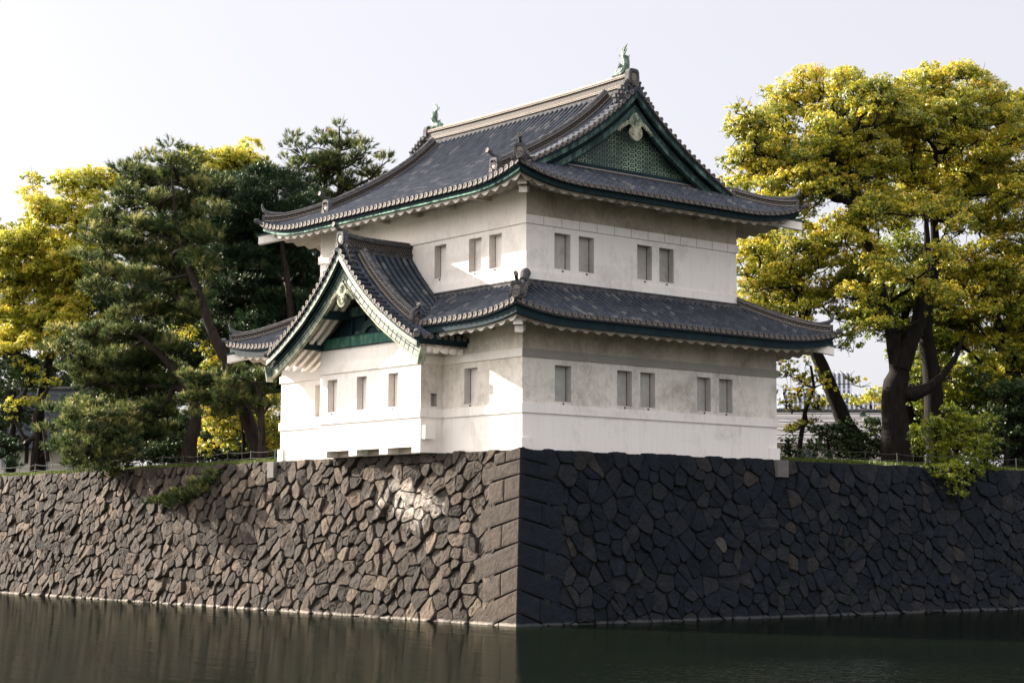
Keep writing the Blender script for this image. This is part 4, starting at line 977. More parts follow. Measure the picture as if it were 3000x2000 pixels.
# P maps (distance along the face, height, outwards) to the point; with arris=True the distance is counted from the sloping arris
def PL(u, z, w=0, arris=False):
    if arris: u = u-batter(z)
    return (-batter(z)-w, u, z)
def PR(u, z, w=0, arris=False):
    if arris: u = u-batter(z)
    return (u, -batter(z)-w, z)
def make_wall(P, umax, px, pz, lens, slope, seed, name, mat, label, small=.16, top=lambda u: 7.2, bulge=1.0, gap=.02, tfun=None):
    rr = random.Random(seed); mb = MB(); sites = []; z = -.35; row = 0
    while z < 7.3:
        u = -1.2+rr.uniform(0, px); 
        while u < umax:
            sites.append((u+rr.uniform(-.24, .24)*px, z+rr.uniform(-.30, .30)*pz)); u += px*rr.choice((.7, .85, 1.0, 1.2, 1.4))
            if rr.random() < small: sites.append((u-px*.45+rr.uniform(-.1, .1), z+rr.choice((-1, 1))*pz*.5))
        z += pz*rr.uniform(.9, 1.1); row += 1
    cells = voronoi(sites, (-1.3, umax, -.6, 7.22))
    for poly in cells:
        cx = sum(p[0] for p in poly)/len(poly); cz = sum(p[1] for p in poly)/len(poly)
        poly = clip_poly(poly, 0, 1, 7.16+rr.uniform(-.04, .05))
        if len(poly) < 3: continue
        # covered by the corner blocks?
        i = next((q for q in range(9) if ZS[q+1]-slope*2 < cz <= ZS[q]-slope*1.5), 8); L = sum(lens[i])-batter(cz)
        if cx < min(sum(l) for l in lens)-batter(cz)-.35: continue
        poly = clip_poly(poly, -1, 0, -(min(sum(l) for l in lens)-batter(cz)-.25))
        if len(poly) < 3: continue
        area = abs(sum(poly[k2][0]*poly[(k2+1) % len(poly)][1]-poly[(k2+1) % len(poly)][0]*poly[k2][1] for k2 in range(len(poly))))/2
        if area < .02: continue
        near_block = cx < L+.5
        t = (rr.uniform(.85, 1) if area < .16 and rr.random() < .5 else tfun(cx, cz, rr)) if tfun else rr.random()
        stone(mb, poly, P, t, gap, (.045 if near_block else rr.uniform(.06, .22)*(1 if area > .15 else .6)*bulge), .03, bulge if not near_block else .15, rr)
    corner_blocks(mb, P, lens, slope, seed+5, (.3, .4, .45, .5, .55, .6))
    core = MB()
    us = [-1.3]+list(np.arange(-.5, umax+1, 2.0)); core_rows = [[P(max(u, -batter(z)+.06 if u < 0 else u), z, -.06) for u in us] for z in (-1, 0, 2, 4, 6, 7.12)]
    mb.grid(core_rows, 0, 1)
    o = mb.build(name, [mat, 'core'])
    return tag(o, label, 'stone wall')
ZS = [7.22, 6.72, 6.10, 5.16, 4.30, 3.34, 2.40, 1.45, .52, -.5]
LL = [[.95, .75], [2.35], [1.0, 1.0], [2.5], [1.05, 1.15], [2.9], [1.05, 1.2], [2.8], [1.1, 1.6]]
LR_ = [[1.6], [.95, .8], [2.35], [1.15, 1.1], [2.3], [1.3, 1.2], [2.2], [1.15, 1.2], [2.3]]
left_wall = make_wall(PL, 105, .98, .61, LL, .13, 11, 'stone_wall', 'brown_stone', 'brown sunlit moat wall of rough stones running left from the corner', .42, gap=.028)
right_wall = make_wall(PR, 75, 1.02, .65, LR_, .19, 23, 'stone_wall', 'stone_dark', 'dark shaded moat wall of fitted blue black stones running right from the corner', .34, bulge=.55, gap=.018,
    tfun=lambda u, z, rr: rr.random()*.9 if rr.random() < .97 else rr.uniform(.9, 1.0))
# pale posts of cut stone set in the wall top at the ends of the tower
cp = MB(); cp.box(WR-.62, WR+.12, -.60, .2, 6.35, 7.14); cp.build('cut_stone_post', 'concrete', right_wall)
cp = MB(); cp.box(-.62, .2, WL-.40, WL+.18, 6.35, 7.14); cp.build('cut_stone_post', 'concrete', left_wall)

# ground behind the walls: gently mounded, one sheet out to the horizon
def gh(x, y):
    d = min(x, y); return 7.02+.42*(1-math.exp(-max(0, d+.2)/2.5)) if d > -1 else 7.0
def make_ground():
    q = [-.25, .0, .3, .8, 1.5, 2.5, 4, 6, 9, 13, 18, 25, 35, 50, 75, 110, 180, 400, 900, 2500]
    inner = lambda a, b: (0 < a < WR and 0 < b < WL)
    rows = [[(x, y, 7.05 if (x < WR+.1 and y < WL+.1) else gh(min(x, 1e9) if x > WR or y > WL else 0, y if True else 0)+.12*math.sin(x*.7+y*.9)*(1 if min(x, y) > .5 else 0)) for x in q] for y in q]
    mb = MB(); mb.grid(rows); o = mb.build('ground', 'ground', None, True); tag(o, kind='structure')
make_ground()
# moat water and the near bank with the path the picture is taken from
mb = MB(); q = [-2500, -600, -200, -100, -60, -40, -20, -10, -5, 0, 5, 10, 20, 40, 60, 100, 200, 600, 2500]
mb.grid([[(x, y, 0.0) for x in q] for y in q]); tag(mb.build('moat_water', 'water'), kind='structure')
mb = MB(); dv = Vector((.63, .777, 0)); sv_ = Vector((.777, -.63, 0)); c0 = Vector((-47.6, -58.0, 0))
rows = []
for d, z in ((16, -1.0), (15.6, .1), (14.2, 1.7), (12, 1.95), (-30, 1.95), (-400, 2.2), (-2500, 4)): rows.append([c0+dv*d+sv_*s+Z*z for s in (-2500, -400, -100, -40, 0, 40, 100, 400, 2500)])
mb.grid(rows); tag(mb.build('near_bank', 'ground', None, True), kind='structure')

# ================================================================== TREES AND PLANTS
PUFFS = {'broad': 2.5, 'pine': 4.2}
def quads_mesh(name, V, tint, mat, parent, nv=4):
    """V: (n, nv, 3) separate faces"""
    n = len(V); me = bpy.data.meshes.new(name)
    me.vertices.add(n*nv); me.vertices.foreach_set('co', V.reshape(-1).astype(np.float32))
    me.loops.add(n*nv); me.loops.foreach_set('vertex_index', np.arange(n*nv, dtype=np.int32))
    me.polygons.add(n); me.polygons.foreach_set('loop_start', np.arange(0, n*nv, nv, dtype=np.int32))
    me.materials.append(M[mat]); at = me.attributes.new('tint', 'FLOAT', 'FACE'); at.data.foreach_set('value', np.clip(tint, 0, 1).astype(np.float32))
    me.update(); me.validate()
    o = bpy.data.objects.new(name, me); COL.objects.link(o)
    if parent: o.parent = parent
    return o
def unit(v): return v/np.maximum(np.linalg.norm(v, axis=-1, keepdims=True), 1e-9)
def leaves_at(g, P, N, size, asp=.55):
    """one pointed leaf (4 corners) per point; N = preferred normals"""
    n = len(P); N = unit(N+g.normal(0, .55, (n, 3))); t = unit(np.cross(N, unit(g.normal(0, 1, (n, 3))))); b = np.cross(N, t)
    s = (size*g.uniform(.65, 1.3, n))[:, None]
    return np.stack([P-t*s*.5, P+b*s*asp*.5-t*s*.05+N*s*.05, P+t*s*.5, P-b*s*asp*.5-t*s*.05+N*s*.05], 1)
def camphor_crown(g, puffs, dens, size):
    """puffs: (n,4) centre+radius. Leaves sit in small tufts over the upper shell of each puff."""
    PP, NN, TT = [], [], []
    for x, y, z, r in puffs:
        nt_ = max(8, int(dens*r*r*46)); d = unit(g.normal(0, 1, (nt_, 3))); d[:, 2] = np.where(d[:, 2] < -.25, -d[:, 2]*.6, d[:, 2]); d = unit(d)
        rr = r*g.uniform(.62, 1.08, nt_); c = np.array([x, y, z])+d*rr[:, None]*np.array([1, 1, .72])
        k = 13; tr = g.uniform(.13, .26, nt_)*min(1.3, r)
        off = unit(g.normal(0, 1, (nt_, k, 3)))*(g.uniform(.3, 1, (nt_, k))**.5)[..., None]*tr[:, None, None]; off[..., 2] *= .75
        P = (c[:, None]+off).reshape(-1, 3); N = (off/tr[:, None, None]*.7+d[:, None]*.5+np.array([0, 0, .5])).reshape(-1, 3)
        base = g.normal(.0, .13)+np.repeat(.42+.27*d[:, 2]+g.normal(0, .18, nt_), k)+g.normal(0, .12, nt_*k)+off[..., 2].reshape(-1)*.5  # leaves get paler towards each puff's top, highlights painted into the tint
        PP.append(P); NN.append(N); TT.append(base)
    P = np.concatenate(PP); return leaves_at(g, P, np.concatenate(NN), size), np.concatenate(TT)
def needles(g, puffs, dens, L=.20, upbias=.5):
    """pine foliage: tufts of blades that fan up and outwards from the twig tips on flattened pads"""
    VV, TT = [], []
    for x, y, z, r in puffs:
        nt_ = max(8, int(dens*r*r*44)); d = unit(g.normal(0, 1, (nt_, 3))); d[:, 2] = np.where(d[:, 2] < -.1, -d[:, 2]*.7, d[:, 2]); d = unit(d)
        c = np.array([x, y, z])+d*(r*g.uniform(.35, 1.12, nt_)**.6)[:, None]*np.array([1, 1, .55])
        ax = unit(d*np.array([.9, .9, .5])+np.array([0, 0, upbias])+g.normal(0, .22, (nt_, 3)))
        k = 28; dirs = unit(ax[:, None]*.95+g.normal(0, .42, (nt_, k, 3))); ln = L*g.uniform(.7, 1.2, (nt_, k))[..., None]
        st = c[:, None]+ax[:, None]*g.uniform(-.22, .12, (nt_, k))[..., None]
        s = unit(np.cross(dirs, g.normal(0, 1, (nt_, k, 3))))*.016
        V = np.stack([st-s, st+s, st+dirs*ln+s*.3, st+dirs*ln-s*.3], 2).reshape(-1, 4, 3)
        t = np.repeat(g.normal(.30, .15, nt_)+g.normal(0, .10)+.36*d[:, 2], k)+g.normal(0, .09, nt_*k); VV.append(V); TT.append(t)  # upper tufts tinted lighter, their highlights put into the needle colour
    return np.concatenate(VV), np.concatenate(TT)
def fill(g, blobs, pr, k, shell=.75):
    """scatter puffs inside ellipsoid blobs (x,y,z,rx,rz) ; pr = puff radius range"""
    out = []
    for x, y, z, r, rz in blobs:
        n = max(1, round(PUFFS[k]*(r*r*rz)/((pr[0]+pr[1])/2)**3))
        for i in range(n):
            d = unit(g.normal(0, 1, 3)); q = g.uniform(.2, 1)**.6*shell if n > 1 else 0
            out.append((x+d[0]*r*q, y+d[1]*r*q, z+d[2]*rz*q, g.uniform(*pr)))
    return np.array(out)
def skeleton(g, mb, trunk, puffs, r0, wig=.10, minr=.022, bias=.55, sides=8, twig=0, bulge=1.0):
    """trunk: list of (x,y,z,r). Branches reach every puff and merge back into the trunk; pipe-model thickness."""
    nodes = [Vector(p[:3]) for p in trunk]; par = [i-1 for i in range(len(trunk))]; plen = [0.0]
    for i in range(1, len(nodes)): plen.append(plen[-1]+(nodes[i]-nodes[i-1]).length)
    nt0 = len(nodes); first = max(1, int(len(nodes)*.45)); order = sorted(range(len(puffs)), key=lambda i: min((Vector(puffs[i][:3])-nodes[j]).length for j in range(first, nt0)))
    leaf = []
    for i in order:
        t = Vector(puffs[i][:3])-Vector((0, 0, puffs[i][3]*.35)); best = min(range(first, len(nodes)), key=lambda j: (nodes[j]-t).length+bias*.35*plen[j]+(3 if nodes[j].z > t.z+1.0 else 0))
        a = nodes[best]; d = (t-a); L = d.length; m = max(1, int(L/1.0)); prev = best
        for q in range(1, m+1):
            s = q/m; p = a+d*s+Vector((0, 0, math.sin(s*math.pi)*L*.10))+Vector(g.normal(0, 1, 3))*wig*L*(.35 if q < m else 0)
            nodes.append(p); par.append(prev); plen.append(plen[prev]+(nodes[-1]-nodes[prev]).length); prev = len(nodes)-1
        leaf.append(prev)
    w = [0.0]*len(nodes)
    for i in leaf: w[i] += 1
    for i in range(len(nodes)-1, 0, -1): w[par[i]] += w[i]
    rad = [0]*len(nodes); W0 = max(w[min(first, nt0-1)], 1)
    for i in range(len(nodes)): rad[i] = max(minr, r0*.62*(w[i]/W0)**.46)
    for i in range(nt0): rad[i] = max(trunk[i][3], minr)
    kids = [[] for _ in nodes]
    for i in range(1, len(nodes)): kids[par[i]].append(i)
    def chain(start, frm):
        path = [nodes[frm], nodes[start]] ; rr = [min(rad[frm], rad[start]*1.35), rad[start]]; c = start
        while kids[c]:
            nx = max(kids[c], key=lambda q: rad[q]); rest = [q for q in kids[c] if q != nx]
            for q in rest: stack.append((q, c))
            path.append(nodes[nx]); rr.append(rad[nx]); c = nx
        # smooth
        if len(path) > 2:
            sm = [path[0]]+[path[i]*.6+(path[i-1]+path[i+1])*.2 for i in range(1, len(path)-1)]+[path[-1]]; path = sm
        pp, r2 = [path[0]], [rr[0]]
        for i in range(1, len(path)): pp += [(path[i-1]+path[i])/2+Vector(g.normal(0, 1, 3))*rr[i]*.15, path[i]]; r2 += [(rr[i-1]+rr[i])/2, rr[i]]
        mb.tube(pp, r2, sides if r2[0] > .12 else (5 if r2[0] > .04 else 3), False)
    # trunk
    tp, tr = [], []
    for i in range(nt0):
        tp.append(nodes[i]); tr.append(rad[i])
        if i < nt0-1: tp.append((nodes[i]+nodes[i+1])/2+Vector(g.normal(0, 1, 3))*rad[i]*.10); tr.append((rad[i]+rad[i+1])/2*g.uniform(.95, 1.05))
    mb.tube(tp, tr, 14, False)
    stack = [(q, i) for i in range(nt0) for q in kids[i] if q >= nt0]
    while stack: s, f = stack.pop(); chain(s, f)
    if twig:
        for i in leaf:
            for _ in range(twig):
                d = Vector(unit(g.normal(0, 1, 3)+np.array([0, 0, .5]))); L = g.uniform(.5, 1.1); a = nodes[i]
                m_ = a+d*L*.5+Vector(g.normal(0, 1, 3))*.10; mb.tube([a, m_, a+d*L], [.026, .016, .007], 3, False)
def tree(name, cat, label, group, seed, trunk, blobs, kind, pr=(.5, .95), dens=1.0, size=.145, leaf='leaf_yellow', bark='bark', shell=.92, extra=None, limbs=(), twig=3, L=.25, wig=.12):
    g = np.random.default_rng(seed); base = trunk[0]; t = empty(name, label, cat, tuple(base[:3]), group)
    inv = np.array(base[:3]); puffs = fill(g, blobs, pr, kind, shell=shell)
    loc = [(x-inv[0], y-inv[1], z-inv[2], r) for x, y, z, r in puffs]; tk = [(x-inv[0], y-inv[1], z-inv[2], r*(1-.35*i/len(trunk))) for i, (x, y, z, r) in enumerate(trunk)]
    mb = MB(); skeleton(g, mb, tk, loc, trunk[min(len(trunk)-1, 2)][3], wig=wig, twig=twig)
    for lb in limbs:
        mb.tube([Vector((x-inv[0], y-inv[1], z-inv[2])) for x, y, z, r in lb], [r for *_, r in lb], 9, False)
    mb.build('trunk', bark, t, True)
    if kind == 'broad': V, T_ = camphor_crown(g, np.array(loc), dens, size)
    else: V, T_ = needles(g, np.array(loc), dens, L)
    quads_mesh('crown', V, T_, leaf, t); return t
#TREES#
tree('camphor_tree', 'tree', 'big camphor tree with thick dark forked trunk, nearest right of the turret roofs', 'camphor trees behind the right wall', 101,
     [(30.32, 5.18, 7.1, 0.938),(30.2, 5.11, 8.84, 0.797),(30.01, 5.04, 10.47, 0.703),(29.98, 4.87, 11.87, 0.703),(30.09, 4.64, 12.92, 0.656),(29.69, 4.75, 14.44, 0.469),(29.21, 4.92, 16.06, 0.399),(28.71, 5.06, 17.93, 0.352),(28.23, 5.23, 19.56, 0.305),(27.78, 5.36, 21.19, 0.258),(27.55, 5.36, 22.58, 0.211)],
     [(21.67, 6.82, 24.61, 1.33, 1.33),(25.89, 8.95, 27.17, 1.49, 1.49),(26.74, 7.49, 27.76, 1.48, 1.48),(25.75, 4.19, 26.98, 1.52, 1.52),(22.94, 8.98, 23.13, 1.29, 1.29),(24.05, 7.63, 23.66, 1.64, 1.64),(26.38, 7.21, 25.11, 1.66, 1.66),(28.49, 6.55, 25.79, 1.79, 1.79),(26.23, 2.54, 26.4, 1.6, 1.6),(20.39, 7.35, 21.96, 0.8, 0.8),(28.52, 7.23, 23.47, 1.68, 1.68),(27.78, 4.47, 23.66, 1.63, 1.63),(30.03, 5.09, 25.76, 1.43, 1.43),(23.12, 4.98, 21.5, 1.25, 1.25),(27.33, 5.35, 20.66, 1.17, 1.17),(29.89, 5.35, 22.16, 1.43, 1.43),(22.79, 7.12, 21.54, 1.15, 1.15),(20.83, 7.23, 25.25, 1.19, 1.19),(24.25, 7.54, 25.55, 0.89, 0.89),(25.58, 6.55, 25.91, 0.87, 0.87),(28.82, 8.07, 26.25, 0.89, 0.89),(29.2, 6.31, 26.49, 1.05, 1.05),(30.18, 5.28, 26.79, 0.97, 0.97),(24.51, 9.15, 24.81, 1.02, 1.02),(24.23, 4.68, 24.52, 1.19, 1.19),(29.68, 6.98, 25.43, 0.85, 0.85),(23.02, 8.32, 23.42, 1.2, 1.2),(24.78, 8.28, 23.1, 1.19, 1.19),(23.57, 4.94, 22.66, 1.08, 1.08),(25.61, 5.17, 22.68, 0.98, 0.98),(30.59, 5.8, 23.96, 1.0, 1.0),(21.9, 6.7, 21.46, 1.01, 1.01),(24.04, 4.53, 21.97, 1.08, 1.08),(26.18, 4.98, 21.98, 0.87, 0.87),(27.99, 3.77, 21.6, 0.88, 0.88),(23.0, 9.23, 20.68, 1.13, 1.13),(24.6, 7.8, 21.26, 1.11, 1.11),(24.05, 5.62, 20.38, 0.86, 0.86),(25.53, 2.78, 20.4, 0.91, 0.91),(28.26, 3.78, 20.48, 0.9, 0.9),(26.69, 2.63, 21.1, 0.83, 0.83),(26.81, 1.42, 20.46, 0.67, 0.67),(29.02, 1.95, 20.93, 0.77, 0.77),(29.87, 1.13, 20.99, 0.69, 0.69),(25.43, 3.43, 20.16, 0.87, 0.87),(27.41, 2.43, 20.21, 0.75, 0.75),(27.49, 0.96, 20.25, 0.78, 0.78),(24.44, 3.62, 19.06, 0.62, 0.62),(25.43, 2.98, 19.39, 0.83, 0.83),(29.69, 0.75, 19.62, 0.63, 0.63),(28.48, 0.45, 18.05, 0.89, 0.89),(26.91, 4.09, 17.99, 0.84, 0.84),(26.03, 2.05, 17.67, 0.86, 0.86),(26.99, 1.72, 17.19, 0.68, 0.68),(25.99, 2.29, 16.61, 0.86, 0.86),(28.75, 2.14, 16.8, 0.91, 0.91),(25.11, 3.93, 16.13, 0.64, 0.64),(25.99, 3.54, 16.12, 0.73, 0.73),(28.34, 1.19, 16.07, 0.71, 0.71),(29.85, 0.97, 15.81, 0.76, 0.76),(25.69, 3.71, 15.15, 0.63, 0.63),(26.41, 2.56, 14.83, 0.82, 0.82),(29.19, 0.92, 15.34, 0.76, 0.76)],
     'broad', limbs=[[(30.1, 4.65, 12.69, 0.61),(30.36, 4.27, 13.97, 0.516),(30.73, 3.81, 15.14, 0.422),(30.78, 3.51, 17.01, 0.305),(30.79, 3.18, 19.34, 0.188),(30.55, 3.08, 21.44, 0.07)], [(30.23, 4.73, 11.41, 0.469),(30.82, 4.26, 11.29, 0.422),(31.43, 3.72, 11.65, 0.305),(31.93, 3.22, 12.3, 0.211),(32.41, 2.7, 13.29, 0.141),(32.69, 2.31, 14.46, 0.07)]])
tree('camphor_tree', 'tree', 'leaning camphor tree whose bare trunk slants behind the right tips of both roofs', 'camphor trees behind the right wall', 102,
     [(31.34, 8.22, 7.1, 0.58),(30.76, 8.48, 9.23, 0.507),(30.22, 8.79, 10.19, 0.483),(29.76, 9.0, 11.39, 0.459),(29.3, 9.21, 12.59, 0.459),(28.91, 9.39, 13.55, 0.435),(28.51, 9.59, 14.5, 0.362),(28.14, 9.72, 15.7, 0.314),(27.88, 9.79, 16.66, 0.29),(27.7, 9.77, 17.86, 0.242)],
     [(27.48, 12.66, 19.65, 1.04, 1.04),(28.46, 11.74, 20.14, 1.19, 1.19),(26.33, 7.89, 18.73, 1.3, 1.3),(24.5, 9.72, 17.56, 1.06, 1.06),(28.38, 11.36, 18.1, 1.35, 1.35),(29.19, 10.14, 17.55, 1.34, 1.34),(26.72, 11.82, 16.76, 1.02, 1.02),(28.24, 7.85, 19.64, 1.2, 1.2),(30.04, 8.48, 18.44, 1.21, 1.21),(27.45, 10.86, 16.49, 0.97, 0.97),(29.97, 8.61, 16.73, 1.02, 1.02),(29.31, 6.16, 18.59, 1.19, 1.19),(30.39, 7.24, 17.12, 1.08, 1.08),(28.05, 8.45, 20.42, 0.96, 0.96),(26.99, 11.81, 16.54, 0.54, 0.54),(29.0, 11.92, 16.54, 0.67, 0.67),(30.88, 12.4, 16.64, 0.6, 0.6),(27.85, 13.3, 16.1, 0.54, 0.54),(27.91, 12.39, 15.8, 0.58, 0.58),(29.12, 10.53, 15.66, 0.58, 0.58),(26.02, 12.31, 14.52, 0.58, 0.58),(29.1, 14.19, 15.12, 0.73, 0.73),(25.32, 11.46, 19.5, 0.83, 0.83),(27.3, 12.12, 19.96, 0.82, 0.82),(25.83, 8.37, 19.76, 0.78, 0.78),(27.84, 8.62, 19.72, 1.0, 1.0),(24.06, 9.72, 18.52, 0.95, 0.95),(27.09, 11.12, 18.74, 0.9, 0.9),(26.42, 8.74, 18.28, 0.84, 0.84),(28.19, 8.04, 18.62, 0.77, 0.77),(26.85, 12.53, 17.9, 0.9, 0.9),(24.98, 9.11, 17.8, 0.96, 0.96),(26.14, 8.84, 17.52, 0.85, 0.85),(25.12, 10.71, 16.93, 0.74, 0.74),(28.14, 11.55, 17.05, 0.8, 0.8),(27.99, 9.5, 17.06, 0.84, 0.84),(29.12, 9.61, 16.65, 0.79, 0.79),(27.07, 13.1, 16.32, 0.72, 0.72),(25.51, 10.11, 15.67, 0.72, 0.72),(27.02, 10.24, 15.93, 0.85, 0.85),(26.9, 8.54, 15.91, 0.86, 0.86)],
     'broad', pr=(0.55, 0.9))
tree('camphor_tree', 'tree', 'tallest camphor tree, wide round crown at the top right of the picture', 'camphor trees behind the right wall', 103,
     [(34.52, 5.63, 7.1, 0.725),(34.32, 5.59, 9.26, 0.628),(34.11, 5.53, 10.94, 0.58),(33.89, 5.47, 12.62, 0.556),(33.6, 5.51, 14.06, 0.507),(33.41, 5.47, 15.5, 0.435),(33.55, 5.09, 17.42, 0.387),(33.6, 4.78, 19.35, 0.338),(33.37, 4.71, 21.27, 0.29),(33.14, 4.63, 23.19, 0.242),(33.2, 4.34, 24.87, 0.193)],
     [(30.65, 4.95, 27.66, 1.32, 1.32),(33.43, 5.33, 28.67, 1.52, 1.52),(33.76, 3.49, 28.62, 1.5, 1.5),(36.25, 3.58, 28.67, 1.47, 1.47),(37.43, 3.02, 27.25, 1.53, 1.53),(30.73, 3.57, 25.85, 1.66, 1.66),(31.89, 2.13, 26.01, 1.77, 1.77),(37.97, 4.62, 26.34, 1.75, 1.75),(35.99, 1.18, 24.99, 1.56, 1.56),(31.43, 4.76, 24.21, 1.56, 1.56),(37.05, 7.02, 24.81, 1.77, 1.77),(35.64, 3.56, 23.6, 1.7, 1.7),(39.13, 4.05, 23.61, 1.62, 1.62),(38.15, 1.61, 23.38, 1.46, 1.46),(34.42, 6.26, 22.34, 1.48, 1.48),(33.21, 2.96, 21.26, 1.43, 1.43),(37.52, 3.83, 21.38, 1.48, 1.48),(39.79, 3.21, 27.89, 1.25, 1.25),(34.78, 7.39, 27.47, 0.92, 0.92),(37.26, 6.91, 28.35, 1.16, 1.16),(33.26, 2.46, 26.54, 1.12, 1.12),(34.41, 1.18, 26.92, 1.27, 1.27),(41.42, 4.27, 28.23, 1.38, 1.38),(32.71, 5.59, 25.62, 1.12, 1.12),(33.72, 3.65, 25.71, 0.98, 0.98),(36.48, 4.05, 26.41, 0.96, 0.96),(38.29, 3.08, 26.25, 0.92, 0.92),(40.72, 2.83, 26.13, 1.14, 1.14),(34.26, 7.06, 24.93, 1.16, 1.16),(35.08, 5.76, 25.29, 1.05, 1.05),(39.05, 4.45, 25.32, 1.35, 1.35),(32.56, 5.56, 22.96, 1.31, 1.31),(35.36, 5.01, 23.93, 1.31, 1.31),(38.91, 5.96, 24.05, 1.24, 1.24),(39.18, 4.22, 24.18, 1.34, 1.34),(39.98, 2.57, 23.4, 1.05, 1.05),(33.13, 4.0, 21.97, 1.22, 1.22),(38.55, 6.81, 23.12, 1.17, 1.17),(35.78, 1.11, 21.96, 1.3, 1.3),(39.93, 4.75, 21.57, 0.94, 0.94),(37.74, 0.71, 20.29, 1.05, 1.05)],
     'broad')
tree('camphor_tree', 'tree', 'camphor tree at the right edge with low crown over the dark bushes', 'camphor trees behind the right wall', 104,
     [(39.78, 3.94, 7.1, 0.739),(39.58, 3.9, 9.39, 0.641),(39.38, 3.86, 10.86, 0.591),(39.18, 3.82, 12.33, 0.542),(38.88, 3.85, 13.8, 0.444),(38.39, 4.05, 15.27, 0.345),(37.71, 4.4, 16.73, 0.296),(37.23, 4.59, 18.2, 0.246)],
     [(36.04, 4.74, 18.6, 1.23, 1.23),(36.76, 3.04, 19.22, 1.46, 1.46),(39.51, 2.94, 20.24, 1.48, 1.48),(35.31, 4.98, 16.59, 1.17, 1.17),(36.18, 3.56, 16.77, 1.46, 1.46),(39.17, 3.67, 17.29, 1.61, 1.61),(43.12, 4.35, 18.21, 1.53, 1.53),(39.57, 6.71, 15.33, 1.14, 1.14),(40.75, 5.45, 15.56, 1.39, 1.39),(39.37, 2.43, 14.96, 1.47, 1.47),(40.54, 4.17, 13.18, 1.12, 1.12),(35.86, 5.74, 14.73, 0.86, 0.86),(39.22, 1.27, 21.48, 1.46, 1.46),(34.61, 5.54, 19.19, 1.19, 1.19),(37.59, 6.27, 19.71, 1.22, 1.22),(36.35, 3.42, 19.07, 1.16, 1.16),(41.1, 5.67, 19.81, 1.05, 1.05),(38.61, 2.16, 19.67, 1.0, 1.0),(37.74, 5.14, 18.41, 1.01, 1.01),(40.43, 5.3, 18.91, 1.01, 1.01),(41.67, 5.39, 18.65, 0.95, 0.95),(41.5, 2.99, 18.68, 1.21, 1.21),(37.02, 7.51, 17.84, 1.21, 1.21),(37.48, 6.06, 17.5, 0.94, 0.94),(40.03, 6.38, 17.63, 1.18, 1.18),(37.79, 3.41, 17.34, 1.13, 1.13),(41.23, 4.19, 17.32, 1.22, 1.22),(37.37, 6.83, 16.21, 0.9, 0.9),(38.65, 4.67, 16.66, 0.85, 0.85),(39.78, 3.54, 16.28, 1.15, 1.15),(38.44, 1.34, 16.14, 1.11, 1.11),(37.12, 6.84, 15.41, 1.14, 1.14),(37.14, 5.8, 15.45, 1.1, 1.1),(38.98, 5.79, 15.31, 1.12, 1.12),(39.17, 4.3, 15.57, 0.98, 0.98),(42.67, 5.06, 16.06, 1.05, 1.05),(37.78, 7.37, 14.54, 0.87, 0.87),(38.65, 6.34, 14.77, 0.86, 0.86),(37.97, 3.69, 14.02, 1.15, 1.15),(39.6, 3.79, 14.71, 1.0, 1.0),(43.67, 4.6, 14.74, 1.2, 1.2),(35.75, 6.64, 12.95, 0.94, 0.94),(36.78, 4.3, 13.35, 0.86, 0.86),(39.17, 4.01, 13.68, 0.92, 0.92),(39.19, 2.25, 12.94, 0.89, 0.89),(38.84, 7.86, 12.89, 0.9, 0.9),(39.28, 6.39, 12.14, 1.18, 1.18),(38.06, 3.96, 12.03, 1.02, 1.02),(42.28, 5.96, 12.95, 0.95, 0.95),(40.73, 3.47, 12.7, 1.04, 1.04)],
     'broad', pr=(0.6, 0.9))
